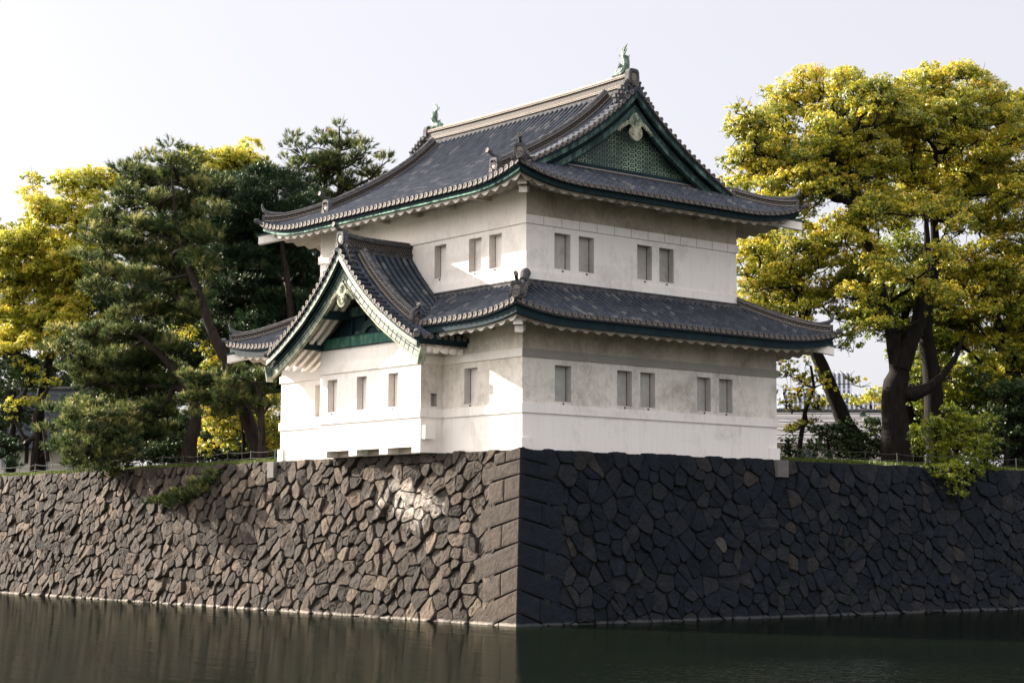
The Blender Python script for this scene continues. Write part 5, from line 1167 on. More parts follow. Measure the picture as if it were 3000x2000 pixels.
tree('camphor_tree', 'tree', 'camphor tree with yellow middle branches between the two thick right trunks', 'camphor trees behind the right wall', 105,
     [(36.09, 8.23, 7.1, 0.448),(35.79, 8.26, 9.42, 0.398),(35.4, 8.38, 10.9, 0.348),(35.0, 8.49, 12.38, 0.323),(34.66, 8.49, 14.36, 0.299),(34.85, 8.14, 15.85, 0.274),(35.05, 7.81, 17.09, 0.224)],
     [(33.13, 9.1, 15.42, 0.94, 0.94),(34.46, 8.59, 16.86, 1.2, 1.2),(35.78, 7.75, 17.65, 1.25, 1.25),(37.39, 7.28, 18.5, 1.21, 1.21),(35.35, 8.09, 15.13, 1.0, 1.0),(37.19, 7.66, 15.99, 1.13, 1.13),(31.31, 6.29, 18.56, 1.08, 1.08),(34.32, 6.56, 19.38, 1.11, 1.11),(33.87, 10.51, 15.85, 0.76, 0.76),(37.05, 6.02, 15.83, 0.94, 0.94),(35.1, 8.55, 20.83, 1.0, 1.0),(33.27, 9.34, 20.71, 0.9, 0.9),(32.05, 5.57, 19.52, 0.98, 0.98),(33.92, 9.26, 19.61, 0.86, 0.86),(30.92, 8.51, 18.28, 0.93, 0.93),(30.44, 6.99, 17.77, 0.84, 0.84),(31.76, 6.24, 18.18, 0.97, 0.97),(35.12, 6.26, 18.58, 0.71, 0.71),(33.64, 8.51, 17.11, 1.01, 1.01),(35.22, 8.44, 17.19, 1.01, 1.01),(36.98, 6.96, 17.35, 0.86, 0.86),(30.21, 8.01, 15.98, 0.88, 0.88),(34.08, 9.74, 16.43, 1.0, 1.0),(31.64, 6.83, 15.82, 0.98, 0.98),(35.56, 8.26, 16.39, 0.85, 0.85),(34.97, 6.4, 16.5, 0.86, 0.86),(34.02, 8.07, 15.63, 0.99, 0.99),(35.92, 7.74, 15.24, 0.92, 0.92),(34.49, 5.33, 15.2, 0.75, 0.75),(29.83, 8.31, 14.21, 0.77, 0.77),(35.77, 8.71, 14.98, 1.08, 1.08),(34.24, 5.43, 14.31, 0.79, 0.79),(34.53, 7.89, 14.08, 0.61, 0.61),(36.95, 8.35, 14.36, 0.62, 0.62),(36.26, 6.42, 14.51, 0.88, 0.88),(35.09, 5.96, 13.65, 0.68, 0.68),(35.11, 8.27, 12.4, 0.72, 0.72),(36.81, 8.19, 12.49, 0.76, 0.76),(37.26, 7.54, 12.68, 0.72, 0.72)],
     'broad', pr=(0.5, 0.85), leaf='leaf_bush')
tree('camphor_tree', 'tree', 'thin young tree with sparse leaves beside the right corner of the turret', 'camphor trees behind the right wall', 106,
     [(26.92, 9.23, 7.1, 0.166),(27.0, 8.96, 9.1, 0.142),(27.09, 8.7, 10.52, 0.142),(27.37, 8.31, 11.7, 0.118),(27.14, 8.33, 12.87, 0.095)],
     [(26.91, 9.71, 12.48, 0.53, 0.53),(27.56, 9.42, 11.54, 0.57, 0.57),(26.39, 9.17, 10.75, 0.52, 0.52),(26.89, 7.9, 10.7, 0.56, 0.56),(24.98, 8.35, 11.33, 0.33, 0.33),(28.37, 8.09, 11.98, 0.43, 0.43),(27.05, 8.68, 10.04, 0.47, 0.47),(26.76, 9.56, 13.54, 0.38, 0.38),(28.71, 6.69, 11.91, 0.42, 0.42),(26.97, 9.51, 12.95, 0.43, 0.43),(26.39, 8.03, 13.04, 0.38, 0.38),(28.19, 8.7, 12.49, 0.43, 0.43),(27.21, 9.26, 12.22, 0.48, 0.48),(27.02, 8.31, 11.32, 0.38, 0.38),(26.43, 9.54, 9.34, 0.43, 0.43),(27.2, 9.45, 9.49, 0.43, 0.43)],
     'broad', pr=(0.35, 0.6), dens=0.55, size=0.16, twig=4)
tree('bush', 'bush', 'big yellow green bush spilling down over the top of the right wall', 'bushes on the right wall top', 111,
     [(30.44, 1.21, 7.1, 0.182),(30.3, 1.22, 8.24, 0.159),(30.16, 1.24, 8.92, 0.136),(30.01, 1.24, 9.82, 0.114)],
     [(28.34, 1.5, 9.2, 0.9, 0.9),(29.39, 0.91, 9.67, 1.02, 1.02),(31.1, 0.69, 9.39, 0.96, 0.96),(28.63, 1.47, 7.97, 0.86, 0.86),(29.75, 0.67, 8.09, 1.08, 1.08),(30.95, -0.07, 8.22, 0.9, 0.9),(29.37, 0.14, 6.95, 0.85, 0.85),(29.23, 1.27, 6.97, 0.77, 0.77),(30.94, 0.22, 7.21, 0.72, 0.72),(27.21, -0.69, 6.76, 0.61, 0.61),(27.89, -0.69, 6.23, 0.57, 0.57),(26.68, -0.69, 6.53, 0.52, 0.52),(26.17, -0.69, 7.06, 0.56, 0.56),(27.52, -0.69, 5.68, 0.39, 0.39),(28.79, -0.69, 6.69, 0.57, 0.57),(29.35, -0.69, 7.26, 0.58, 0.58),(27.01, -0.69, 5.99, 0.39, 0.39),(28.09, -0.69, 7.0, 0.62, 0.62)],
     'broad', pr=(0.45, 0.75), leaf='leaf_bush', size=0.13)
tree('bush', 'bush', 'dark bush under the leaning tree beside the right end of the turret', 'bushes on the right wall top', 112,
     [(29.07, 8.77, 7.1, 0.144),(29.02, 8.72, 8.34, 0.12),(28.89, 8.75, 8.93, 0.096)],
     [(28.73, 8.77, 9.16, 0.62, 0.62),(29.83, 8.47, 8.95, 0.72, 0.72),(30.59, 7.88, 8.96, 0.72, 0.72),(27.7, 8.66, 8.53, 0.47, 0.47),(28.41, 7.73, 8.16, 0.57, 0.57),(29.92, 7.63, 8.16, 0.62, 0.62),(30.35, 6.93, 8.44, 0.62, 0.62),(27.91, 9.16, 9.48, 0.54, 0.54),(28.91, 8.92, 9.35, 0.59, 0.59),(29.37, 8.5, 9.56, 0.63, 0.63),(30.0, 8.11, 9.5, 0.6, 0.6),(31.09, 8.04, 9.54, 0.55, 0.55),(32.01, 7.91, 9.77, 0.59, 0.59),(31.95, 6.86, 9.48, 0.62, 0.62),(29.21, 9.66, 9.19, 0.43, 0.43),(29.28, 8.71, 8.9, 0.46, 0.46),(29.38, 8.24, 8.91, 0.42, 0.42),(30.93, 8.38, 9.11, 0.64, 0.64),(31.96, 8.19, 8.88, 0.55, 0.55),(31.23, 7.12, 9.03, 0.62, 0.62),(32.01, 6.69, 9.19, 0.57, 0.57),(27.3, 8.42, 8.32, 0.48, 0.48),(29.45, 9.76, 8.48, 0.63, 0.63),(29.77, 8.65, 8.41, 0.63, 0.63),(29.98, 8.43, 8.6, 0.55, 0.55),(29.8, 6.8, 8.27, 0.6, 0.6),(31.32, 7.19, 8.24, 0.56, 0.56),(31.86, 6.79, 8.63, 0.51, 0.51)],
     'broad', pr=(0.4, 0.65), leaf='leaf_dark', size=0.13)
tree('bush', 'bush', 'small leafy bush touching the right end of the white wall', 'bushes on the right wall top', 113,
     [(25.81, 8.84, 7.1, 0.094),(25.8, 8.76, 8.23, 0.07),(25.72, 8.75, 8.81, 0.07)],
     [(24.92, 8.27, 8.65, 0.35, 0.35),(25.71, 8.59, 8.1, 0.42, 0.42),(26.17, 8.23, 7.99, 0.35, 0.35),(25.64, 9.0, 8.0, 0.33, 0.33),(25.29, 7.8, 8.76, 0.28, 0.28),(25.95, 7.48, 7.89, 0.28, 0.28)],
     'broad', pr=(0.3, 0.45), leaf='leaf_dark', size=0.12)
tree('bush', 'bush', 'dark bush in the far right corner behind the wall top', 'bushes on the right wall top', 114,
     [(35.75, 2.06, 7.1, 0.142),(35.69, 2.0, 8.46, 0.118),(35.64, 1.94, 9.16, 0.095)],
     [(35.06, 2.06, 10.09, 0.83, 0.83),(37.47, 2.36, 10.45, 0.91, 0.91),(36.7, 2.99, 9.0, 0.91, 0.91),(38.38, 2.77, 8.82, 0.97, 0.97),(35.0, 2.54, 11.54, 0.71, 0.71),(36.07, 1.61, 11.54, 0.71, 0.71),(38.59, 1.6, 10.23, 0.96, 0.96),(34.42, 2.95, 12.2, 0.62, 0.62),(35.9, 2.25, 11.83, 0.71, 0.71),(38.33, 2.86, 12.37, 0.69, 0.69),(37.22, 1.14, 11.77, 0.79, 0.79),(38.05, 4.55, 11.75, 0.72, 0.72),(38.4, 3.75, 11.57, 0.87, 0.87),(38.77, 2.95, 11.3, 0.84, 0.84),(38.78, 1.5, 11.39, 0.69, 0.69),(37.15, 4.83, 10.39, 0.65, 0.65),(35.91, 2.77, 10.74, 0.59, 0.59),(37.96, 2.96, 10.77, 0.86, 0.86),(38.0, 1.77, 10.43, 0.73, 0.73),(36.69, 3.58, 9.56, 0.74, 0.74),(39.11, 4.04, 9.75, 0.86, 0.86),(37.34, 1.65, 9.41, 0.7, 0.7),(39.73, 2.46, 9.73, 0.8, 0.8),(37.22, 4.69, 8.75, 0.76, 0.76),(35.65, 2.44, 8.78, 0.57, 0.57),(39.69, 3.85, 8.78, 0.86, 0.86),(38.43, 2.0, 9.22, 0.67, 0.67),(36.75, 3.97, 8.37, 0.77, 0.77),(36.67, 2.83, 8.04, 0.86, 0.86),(38.32, 2.81, 8.02, 0.84, 0.84),(40.52, 3.12, 8.0, 0.63, 0.63)],
     'broad', pr=(0.45, 0.8), leaf='leaf_dark', size=0.14)
tree('bush', 'bush', 'dark undergrowth between the two thick trunks on the right', 'bushes on the right wall top', 115,
     [(35.1, 7.75, 7.1, 0.123),(35.05, 7.69, 8.5, 0.099),(34.91, 7.72, 9.12, 0.099)],
     [(36.74, 9.15, 10.5, 0.76, 0.76),(34.63, 7.35, 9.09, 0.78, 0.78),(36.82, 8.1, 11.21, 0.7, 0.7),(33.22, 8.98, 9.72, 0.54, 0.54),(35.45, 10.52, 8.74, 0.56, 0.56),(35.41, 6.37, 11.78, 0.61, 0.61),(39.06, 6.72, 12.0, 0.86, 0.86),(38.04, 6.89, 11.2, 0.85, 0.85),(37.48, 9.85, 12.86, 0.72, 0.72),(36.55, 8.44, 12.8, 0.64, 0.64),(37.57, 7.96, 13.03, 0.64, 0.64),(37.88, 6.64, 12.76, 0.8, 0.8),(37.94, 5.39, 12.51, 0.87, 0.87),(36.17, 8.13, 12.08, 0.69, 0.69),(36.02, 7.37, 11.67, 0.61, 0.61),(36.61, 6.64, 11.57, 0.62, 0.62),(37.81, 5.82, 11.95, 0.76, 0.76),(37.85, 5.13, 11.87, 0.83, 0.83),(36.49, 9.07, 10.86, 0.88, 0.88),(35.74, 7.41, 10.99, 0.79, 0.79),(38.22, 7.95, 11.32, 0.86, 0.86),(38.05, 6.81, 11.1, 0.89, 0.89),(40.49, 7.56, 11.54, 0.8, 0.8),(36.99, 9.22, 10.67, 0.9, 0.9),(38.39, 8.69, 10.63, 0.91, 0.91),(38.68, 7.86, 10.35, 0.8, 0.8),(39.47, 7.71, 10.68, 0.63, 0.63),(41.35, 7.17, 10.64, 0.72, 0.72),(37.69, 10.6, 9.35, 0.72, 0.72),(35.9, 7.7, 9.57, 0.61, 0.61),(37.17, 7.37, 9.46, 0.89, 0.89),(37.88, 6.78, 9.52, 0.88, 0.88),(38.29, 5.99, 9.77, 0.77, 0.77),(37.69, 9.47, 8.91, 0.62, 0.62),(38.68, 9.45, 9.02, 0.86, 0.86),(36.78, 6.6, 8.65, 0.65, 0.65),(38.11, 6.03, 8.9, 0.81, 0.81),(41.28, 7.32, 9.06, 0.76, 0.76)],
     'broad', pr=(0.45, 0.75), leaf='leaf_bush', size=0.13)
tree('broadleaf_tree', 'tree', 'shadowy evergreen far behind the bushes at the right edge', 'distant trees on the right', 117,
     [(53.98, 16.92, 7.1, 0.263),(53.81, 16.73, 11.04, 0.233),(53.69, 16.51, 13.36, 0.204),(53.56, 16.37, 15.1, 0.175)],
     [(48.9, 17.89, 14.88, 1.17, 1.17),(50.29, 17.05, 14.8, 1.07, 1.07),(54.37, 17.89, 15.29, 1.08, 1.08),(54.36, 16.06, 14.54, 1.35, 1.35),(53.92, 14.73, 14.57, 1.01, 1.01),(55.57, 13.67, 15.13, 1.06, 1.06),(51.49, 18.55, 13.51, 1.09, 1.09),(52.58, 16.24, 13.72, 1.2, 1.2),(55.5, 16.35, 13.69, 1.38, 1.38),(53.93, 13.9, 13.08, 1.27, 1.27),(50.33, 18.54, 12.02, 1.37, 1.37),(51.24, 17.12, 12.77, 0.98, 0.98),(55.01, 17.19, 12.64, 1.21, 1.21),(56.91, 16.22, 12.27, 1.08, 1.08),(56.4, 14.49, 12.74, 1.1, 1.1),(53.82, 19.19, 11.62, 1.05, 1.05),(51.9, 15.46, 11.25, 1.11, 1.11),(55.36, 16.56, 11.3, 0.96, 0.96),(55.04, 14.05, 11.52, 0.94, 0.94),(49.7, 18.12, 10.49, 1.34, 1.34),(51.95, 18.69, 10.43, 1.04, 1.04),(51.75, 15.83, 10.0, 1.07, 1.07),(52.17, 15.18, 9.76, 0.99, 0.99),(54.31, 15.01, 10.17, 1.09, 1.09),(57.17, 14.73, 10.24, 1.07, 1.07)],
     'broad', pr=(0.7, 1.0), leaf='leaf_bush', size=0.18, twig=1)
tree('broadleaf_tree', 'tree', 'shadowy evergreen behind the grey roofed house at the far left', 'distant trees on the left', 118,
     [(17.63, 82.47, 7.1, 0.323),(17.48, 82.3, 12.36, 0.287),(17.33, 82.03, 15.21, 0.251),(17.18, 81.85, 17.35, 0.215)],
     [(12.32, 85.04, 17.98, 1.5, 1.5),(13.49, 82.84, 17.33, 1.53, 1.53),(16.11, 85.33, 17.34, 1.25, 1.25),(16.97, 82.77, 17.87, 1.23, 1.23),(18.21, 81.13, 17.76, 1.18, 1.18),(20.67, 80.19, 18.11, 1.28, 1.28),(15.83, 85.44, 15.84, 1.18, 1.18),(16.75, 83.53, 16.43, 1.44, 1.44),(17.01, 79.79, 16.2, 1.38, 1.38),(20.22, 82.75, 16.03, 1.24, 1.24),(19.87, 77.33, 16.53, 1.53, 1.53),(12.53, 83.66, 14.73, 1.4, 1.4),(13.5, 83.07, 14.78, 1.36, 1.36),(15.43, 83.08, 14.49, 1.47, 1.47),(17.42, 83.1, 14.84, 1.71, 1.71),(18.13, 79.19, 14.13, 1.15, 1.15),(19.15, 78.41, 14.92, 1.57, 1.57),(13.74, 84.92, 13.68, 1.32, 1.32),(15.47, 86.14, 13.27, 1.74, 1.74),(15.8, 80.75, 12.82, 1.4, 1.4),(20.79, 82.11, 13.14, 1.24, 1.24),(20.79, 77.92, 12.77, 1.49, 1.49),(13.66, 87.98, 11.42, 1.67, 1.67),(14.27, 83.14, 12.01, 1.16, 1.16),(16.68, 85.68, 12.21, 1.52, 1.52),(18.18, 84.95, 11.88, 1.57, 1.57),(20.06, 83.31, 12.22, 1.19, 1.19),(20.99, 80.45, 11.99, 1.66, 1.66)],
     'broad', pr=(0.8, 1.2), leaf='leaf_dark', size=0.2, twig=1)
tree('broadleaf_tree', 'tree', 'dark evergreen in front of the grey roofed house at the left edge', 'dark trees at the left edge', 119,
     [(4.3, 59.86, 7.1, 0.208),(4.17, 59.72, 10.23, 0.178),(4.11, 59.56, 11.7, 0.148),(4.0, 59.44, 13.18, 0.119)],
     [(2.73, 61.75, 14.68, 0.82, 0.82),(4.44, 58.72, 14.67, 0.98, 0.98),(2.87, 60.79, 13.34, 0.68, 0.68),(3.88, 60.53, 13.47, 0.71, 0.71),(4.29, 58.57, 13.61, 0.75, 0.75),(2.57, 61.95, 12.79, 0.79, 0.79),(4.21, 62.4, 12.63, 0.97, 0.97),(4.14, 60.42, 12.73, 0.73, 0.73),(5.91, 60.51, 13.04, 0.83, 0.83),(4.08, 62.67, 11.7, 1.0, 1.0),(3.54, 59.47, 11.64, 0.9, 0.9),(4.46, 58.71, 11.5, 0.68, 0.68),(2.91, 61.7, 10.88, 0.94, 0.94),(4.08, 62.76, 11.04, 1.0, 1.0),(4.35, 60.56, 11.19, 0.83, 0.83),(5.99, 60.54, 11.29, 0.75, 0.75),(3.8, 61.97, 10.27, 0.84, 0.84),(3.88, 59.53, 9.88, 0.77, 0.77),(5.1, 60.16, 9.92, 0.72, 0.72),(6.48, 55.43, 13.81, 0.47, 0.47),(5.98, 55.54, 11.3, 0.41, 0.41),(7.03, 56.04, 10.63, 0.53, 0.53)],
     'broad', pr=(0.5, 0.8), leaf='leaf_dark', size=0.15, twig=1)
tree('tree', 'tree', 'round golden tree far behind the low building on the right', 'distant golden trees', 116,
     [(69.79, 39.7, 7.1, 0.144),(69.75, 39.66, 13.96, 0.144),(69.71, 39.62, 14.49, 0.144)],
     [(68.35, 39.62, 14.6, 0.57, 0.57),(69.86, 39.27, 15.02, 0.79, 0.79),(70.29, 38.5, 14.46, 0.72, 0.72),(71.09, 38.01, 15.01, 0.64, 0.64),(67.72, 40.46, 14.98, 0.43, 0.43),(67.63, 42.49, 14.72, 0.43, 0.43)],
     'broad', pr=(0.6, 0.9), leaf='leaf_gold', size=0.2, twig=0)
tree('pine_tree', 'pine', 'large dark green pine with tiers of needles, tallest left of the turret', 'pines behind the left wall', 201,
     [(3.87, 26.68, 7.1, 0.516),(3.54, 26.8, 8.43, 0.445),(3.14, 26.98, 9.48, 0.399),(2.76, 27.13, 10.64, 0.375),(2.39, 27.28, 11.69, 0.352),(1.95, 27.48, 12.85, 0.352),(1.45, 27.74, 13.9, 0.328),(1.03, 27.93, 14.94, 0.305),(0.66, 28.08, 16.11, 0.281),(0.16, 28.29, 17.5, 0.258),(-0.31, 28.48, 18.9, 0.211),(-0.68, 28.59, 20.29, 0.152),(-0.91, 28.58, 21.69, 0.094),(-1.08, 28.52, 23.09, 0.047),(-1.19, 28.47, 24.14, 0.028)],
     [(-1.11, 28.69, 24.43, 0.4, 0.25),(-0.55, 31.76, 24.52, 0.48, 0.3),(0.81, 30.29, 24.54, 0.48, 0.3),(-1.62, 31.3, 23.89, 0.48, 0.3),(-1.03, 29.09, 23.62, 0.71, 0.44),(1.47, 30.94, 23.68, 0.73, 0.45),(-0.36, 32.56, 23.44, 0.83, 0.51),(0.06, 30.31, 22.79, 0.91, 0.56),(1.18, 29.39, 22.55, 0.81, 0.5),(-2.49, 30.5, 22.97, 0.52, 0.32),(-2.96, 29.5, 21.57, 0.84, 0.52),(-0.85, 30.28, 21.46, 1.09, 0.68),(0.9, 30.31, 21.43, 1.11, 0.69),(0.55, 27.18, 21.01, 0.7, 0.44),(-1.78, 33.93, 21.12, 0.87, 0.54),(-1.84, 30.33, 20.15, 1.09, 0.67),(-0.44, 29.25, 19.81, 1.18, 0.73),(0.28, 27.42, 19.54, 0.98, 0.61),(-2.1, 35.58, 21.01, 0.64, 0.4),(-2.15, 34.05, 19.74, 1.02, 0.63),(-0.47, 33.67, 19.26, 1.22, 0.76),(0.35, 31.36, 18.58, 1.25, 0.78),(0.08, 27.72, 18.14, 0.98, 0.61),(-3.88, 32.86, 18.57, 0.62, 0.38),(-2.42, 32.89, 18.0, 1.0, 0.62),(-1.82, 29.95, 17.14, 1.08, 0.67),(1.66, 32.71, 17.51, 1.03, 0.64),(-3.3, 32.88, 16.95, 0.81, 0.5),(-2.38, 30.81, 16.11, 0.99, 0.61),(0.64, 32.79, 16.32, 0.92, 0.57),(0.28, 28.45, 16.11, 0.7, 0.44),(3.01, 30.7, 22.97, 0.59, 0.36),(-0.9, 33.87, 23.59, 0.99, 0.69),(0.91, 33.94, 23.56, 0.74, 0.52),(0.23, 31.31, 23.67, 0.88, 0.62),(3.26, 33.86, 24.01, 0.8, 0.56),(0.45, 35.41, 23.22, 0.9, 0.63),(1.76, 35.22, 23.51, 0.83, 0.58),(1.79, 31.55, 22.35, 0.75, 0.52),(-1.12, 33.65, 21.85, 0.83, 0.58),(-0.36, 32.27, 21.9, 0.79, 0.55),(0.72, 32.12, 21.86, 0.8, 0.56),(1.6, 30.58, 21.5, 0.75, 0.53),(0.32, 35.13, 21.17, 0.87, 0.61),(0.88, 33.02, 20.93, 0.92, 0.64),(2.81, 33.77, 21.02, 0.97, 0.68),(-0.01, 35.87, 20.3, 0.91, 0.64),(0.47, 33.42, 19.82, 0.75, 0.52),(1.3, 31.86, 19.37, 0.82, 0.57),(2.16, 32.04, 19.76, 0.87, 0.61),(-0.67, 32.84, 18.68, 0.76, 0.53),(1.59, 34.15, 19.15, 0.97, 0.68),(1.68, 31.8, 18.42, 0.81, 0.57),(-0.64, 33.56, 17.75, 0.76, 0.53),(1.33, 35.73, 18.22, 0.76, 0.54),(1.79, 33.08, 17.78, 0.9, 0.63),(3.71, 34.08, 18.34, 0.78, 0.55),(1.15, 36.49, 17.2, 0.79, 0.55),(1.89, 34.28, 17.04, 0.96, 0.67),(1.63, 32.34, 17.02, 0.89, 0.62),(-0.69, 33.91, 15.48, 0.81, 0.57),(0.55, 33.39, 15.7, 0.72, 0.5),(2.59, 34.24, 15.9, 0.98, 0.69),(2.91, 32.8, 16.06, 0.71, 0.5),(-2.46, 34.17, 20.51, 0.59, 0.38),(-0.56, 34.59, 20.95, 0.69, 0.45),(-0.35, 36.13, 19.71, 0.61, 0.39),(-1.79, 34.93, 18.68, 0.56, 0.37),(-0.33, 34.49, 18.92, 0.53, 0.35),(-1.25, 34.69, 18.16, 0.57, 0.37),(-1.15, 36.16, 17.19, 0.68, 0.44),(-0.26, 35.25, 16.98, 0.75, 0.49)],
     'pine', pr=(0.5, 0.85), leaf='needle', bark='bark_pine', twig=2, dens=0.9)
tree('pine_tree', 'pine', 'dense shaded dark pine right behind the left end of the turret', 'pines behind the left wall', 202,
     [(7.72, 30.0, 7.1, 0.394),(7.65, 29.77, 9.67, 0.345),(7.43, 29.68, 11.63, 0.32),(7.21, 29.58, 13.59, 0.296),(7.19, 29.33, 15.55, 0.271),(6.89, 29.3, 17.51, 0.222),(6.52, 29.33, 19.47, 0.197),(6.19, 29.33, 21.42, 0.148),(5.88, 29.35, 23.14, 0.099)],
     [(6.92, 34.49, 24.29, 0.93, 0.65),(5.38, 29.49, 23.59, 0.93, 0.65),(5.89, 28.22, 23.22, 0.88, 0.62),(6.74, 35.13, 23.05, 1.09, 0.76),(5.43, 29.98, 22.17, 1.23, 0.86),(6.49, 28.67, 21.87, 1.13, 0.79),(6.09, 33.21, 21.16, 1.22, 0.85),(6.44, 30.63, 20.62, 1.34, 0.94),(9.52, 32.28, 21.16, 1.23, 0.86),(5.42, 30.79, 19.02, 1.29, 0.9),(9.08, 33.42, 19.43, 1.39, 0.97),(8.39, 29.05, 19.12, 0.99, 0.7),(6.27, 33.14, 17.85, 1.21, 0.85),(8.72, 33.75, 17.61, 1.39, 0.97),(9.32, 31.37, 17.43, 1.22, 0.85),(8.0, 34.48, 16.07, 1.18, 0.83),(8.73, 32.27, 15.67, 1.27, 0.89),(7.89, 27.92, 14.99, 0.88, 0.62),(7.35, 34.83, 15.01, 0.92, 0.65),(7.66, 32.4, 14.33, 1.01, 0.71),(8.19, 29.93, 13.43, 0.99, 0.7),(4.14, 31.51, 18.98, 0.89, 0.62),(6.31, 35.15, 17.02, 0.87, 0.61),(4.49, 32.64, 23.19, 1.08, 0.87),(6.38, 32.8, 23.45, 0.98, 0.79),(7.28, 32.51, 23.73, 0.91, 0.73),(8.13, 31.05, 23.47, 1.08, 0.87),(6.38, 33.64, 22.15, 0.99, 0.79),(7.11, 32.27, 22.1, 1.25, 1.0),(8.24, 31.6, 22.07, 0.99, 0.79),(8.15, 29.19, 22.29, 0.9, 0.72),(4.41, 31.67, 21.15, 1.14, 0.91),(5.47, 31.97, 20.88, 1.31, 1.05),(8.12, 33.76, 21.92, 1.25, 1.0),(7.01, 28.96, 20.72, 1.24, 0.99),(5.39, 32.88, 20.23, 1.06, 0.85),(6.55, 32.51, 20.05, 1.07, 0.86),(8.14, 32.19, 20.38, 1.31, 1.05),(9.08, 30.52, 20.23, 1.06, 0.85),(6.49, 35.98, 19.62, 1.25, 1.0),(7.72, 35.67, 19.29, 1.16, 0.93),(7.85, 32.65, 19.63, 0.92, 0.73),(7.49, 30.21, 18.84, 1.18, 0.95),(7.49, 35.47, 18.59, 1.18, 0.94),(8.39, 34.61, 18.43, 0.98, 0.79),(8.39, 31.57, 18.41, 1.0, 0.8),(10.43, 32.55, 18.09, 0.97, 0.78),(6.83, 36.26, 17.23, 1.1, 0.88),(8.18, 35.63, 17.67, 1.13, 0.91),(6.74, 31.32, 16.64, 0.95, 0.76),(7.9, 30.24, 17.07, 0.91, 0.73),(7.14, 35.45, 16.66, 1.13, 0.9),(6.82, 31.7, 15.85, 1.16, 0.93),(7.54, 31.12, 15.94, 1.08, 0.86),(7.86, 29.08, 16.18, 1.12, 0.9),(6.44, 35.9, 15.32, 1.12, 0.9),(6.26, 31.99, 15.03, 1.07, 0.86),(7.05, 30.86, 14.87, 1.25, 1.0),(9.27, 32.51, 14.81, 0.98, 0.79)],
     'pine', pr=(0.6, 1.0), leaf='needle_dark', bark='bark_pine', twig=1, dens=1.0)
tree('pine_tree', 'pine', 'sunlit pine top rising above the left eaves of the upper roof', 'pines behind the left wall', 203,
     [(14.46, 36.13, 7.1, 0.536),(14.25, 35.7, 12.35, 0.429),(14.09, 35.32, 16.08, 0.375),(13.96, 34.98, 19.27, 0.322),(13.84, 34.71, 21.94, 0.268),(13.72, 34.51, 24.07, 0.214),(13.59, 34.36, 25.94, 0.161),(13.46, 34.25, 27.53, 0.107),(13.38, 34.16, 28.6, 0.054)],
     [(14.3, 35.56, 29.03, 0.46, 0.31),(13.89, 36.09, 28.46, 0.54, 0.36),(14.84, 35.03, 28.47, 0.49, 0.32),(11.76, 33.54, 27.04, 0.58, 0.38),(13.9, 34.37, 27.48, 0.75, 0.5),(14.24, 33.22, 27.48, 0.53, 0.35),(11.26, 36.12, 28.02, 0.32, 0.21),(10.38, 34.89, 27.07, 0.48, 0.31),(11.08, 34.67, 26.86, 0.58, 0.38),(12.19, 35.14, 26.41, 0.8, 0.53),(12.75, 33.57, 26.11, 0.95, 0.63),(14.17, 33.57, 26.57, 0.8, 0.53),(13.6, 31.79, 26.61, 0.47, 0.31),(10.83, 34.48, 25.72, 0.74, 0.49),(13.36, 35.69, 25.56, 1.03, 0.68),(13.78, 33.9, 25.21, 0.91, 0.6),(14.9, 33.42, 25.55, 0.7, 0.46),(16.12, 33.41, 26.73, 0.46, 0.3),(15.07, 32.45, 25.78, 0.59, 0.39),(14.92, 30.92, 26.38, 0.26, 0.17),(12.84, 36.59, 24.81, 0.92, 0.61),(13.49, 35.13, 24.27, 0.97, 0.64),(14.88, 34.32, 24.59, 0.75, 0.5),(11.3, 36.74, 26.68, 0.38, 0.25)],
     'pine', pr=(0.45, 0.8), leaf='needle', bark='bark_pine', twig=2, dens=0.8)
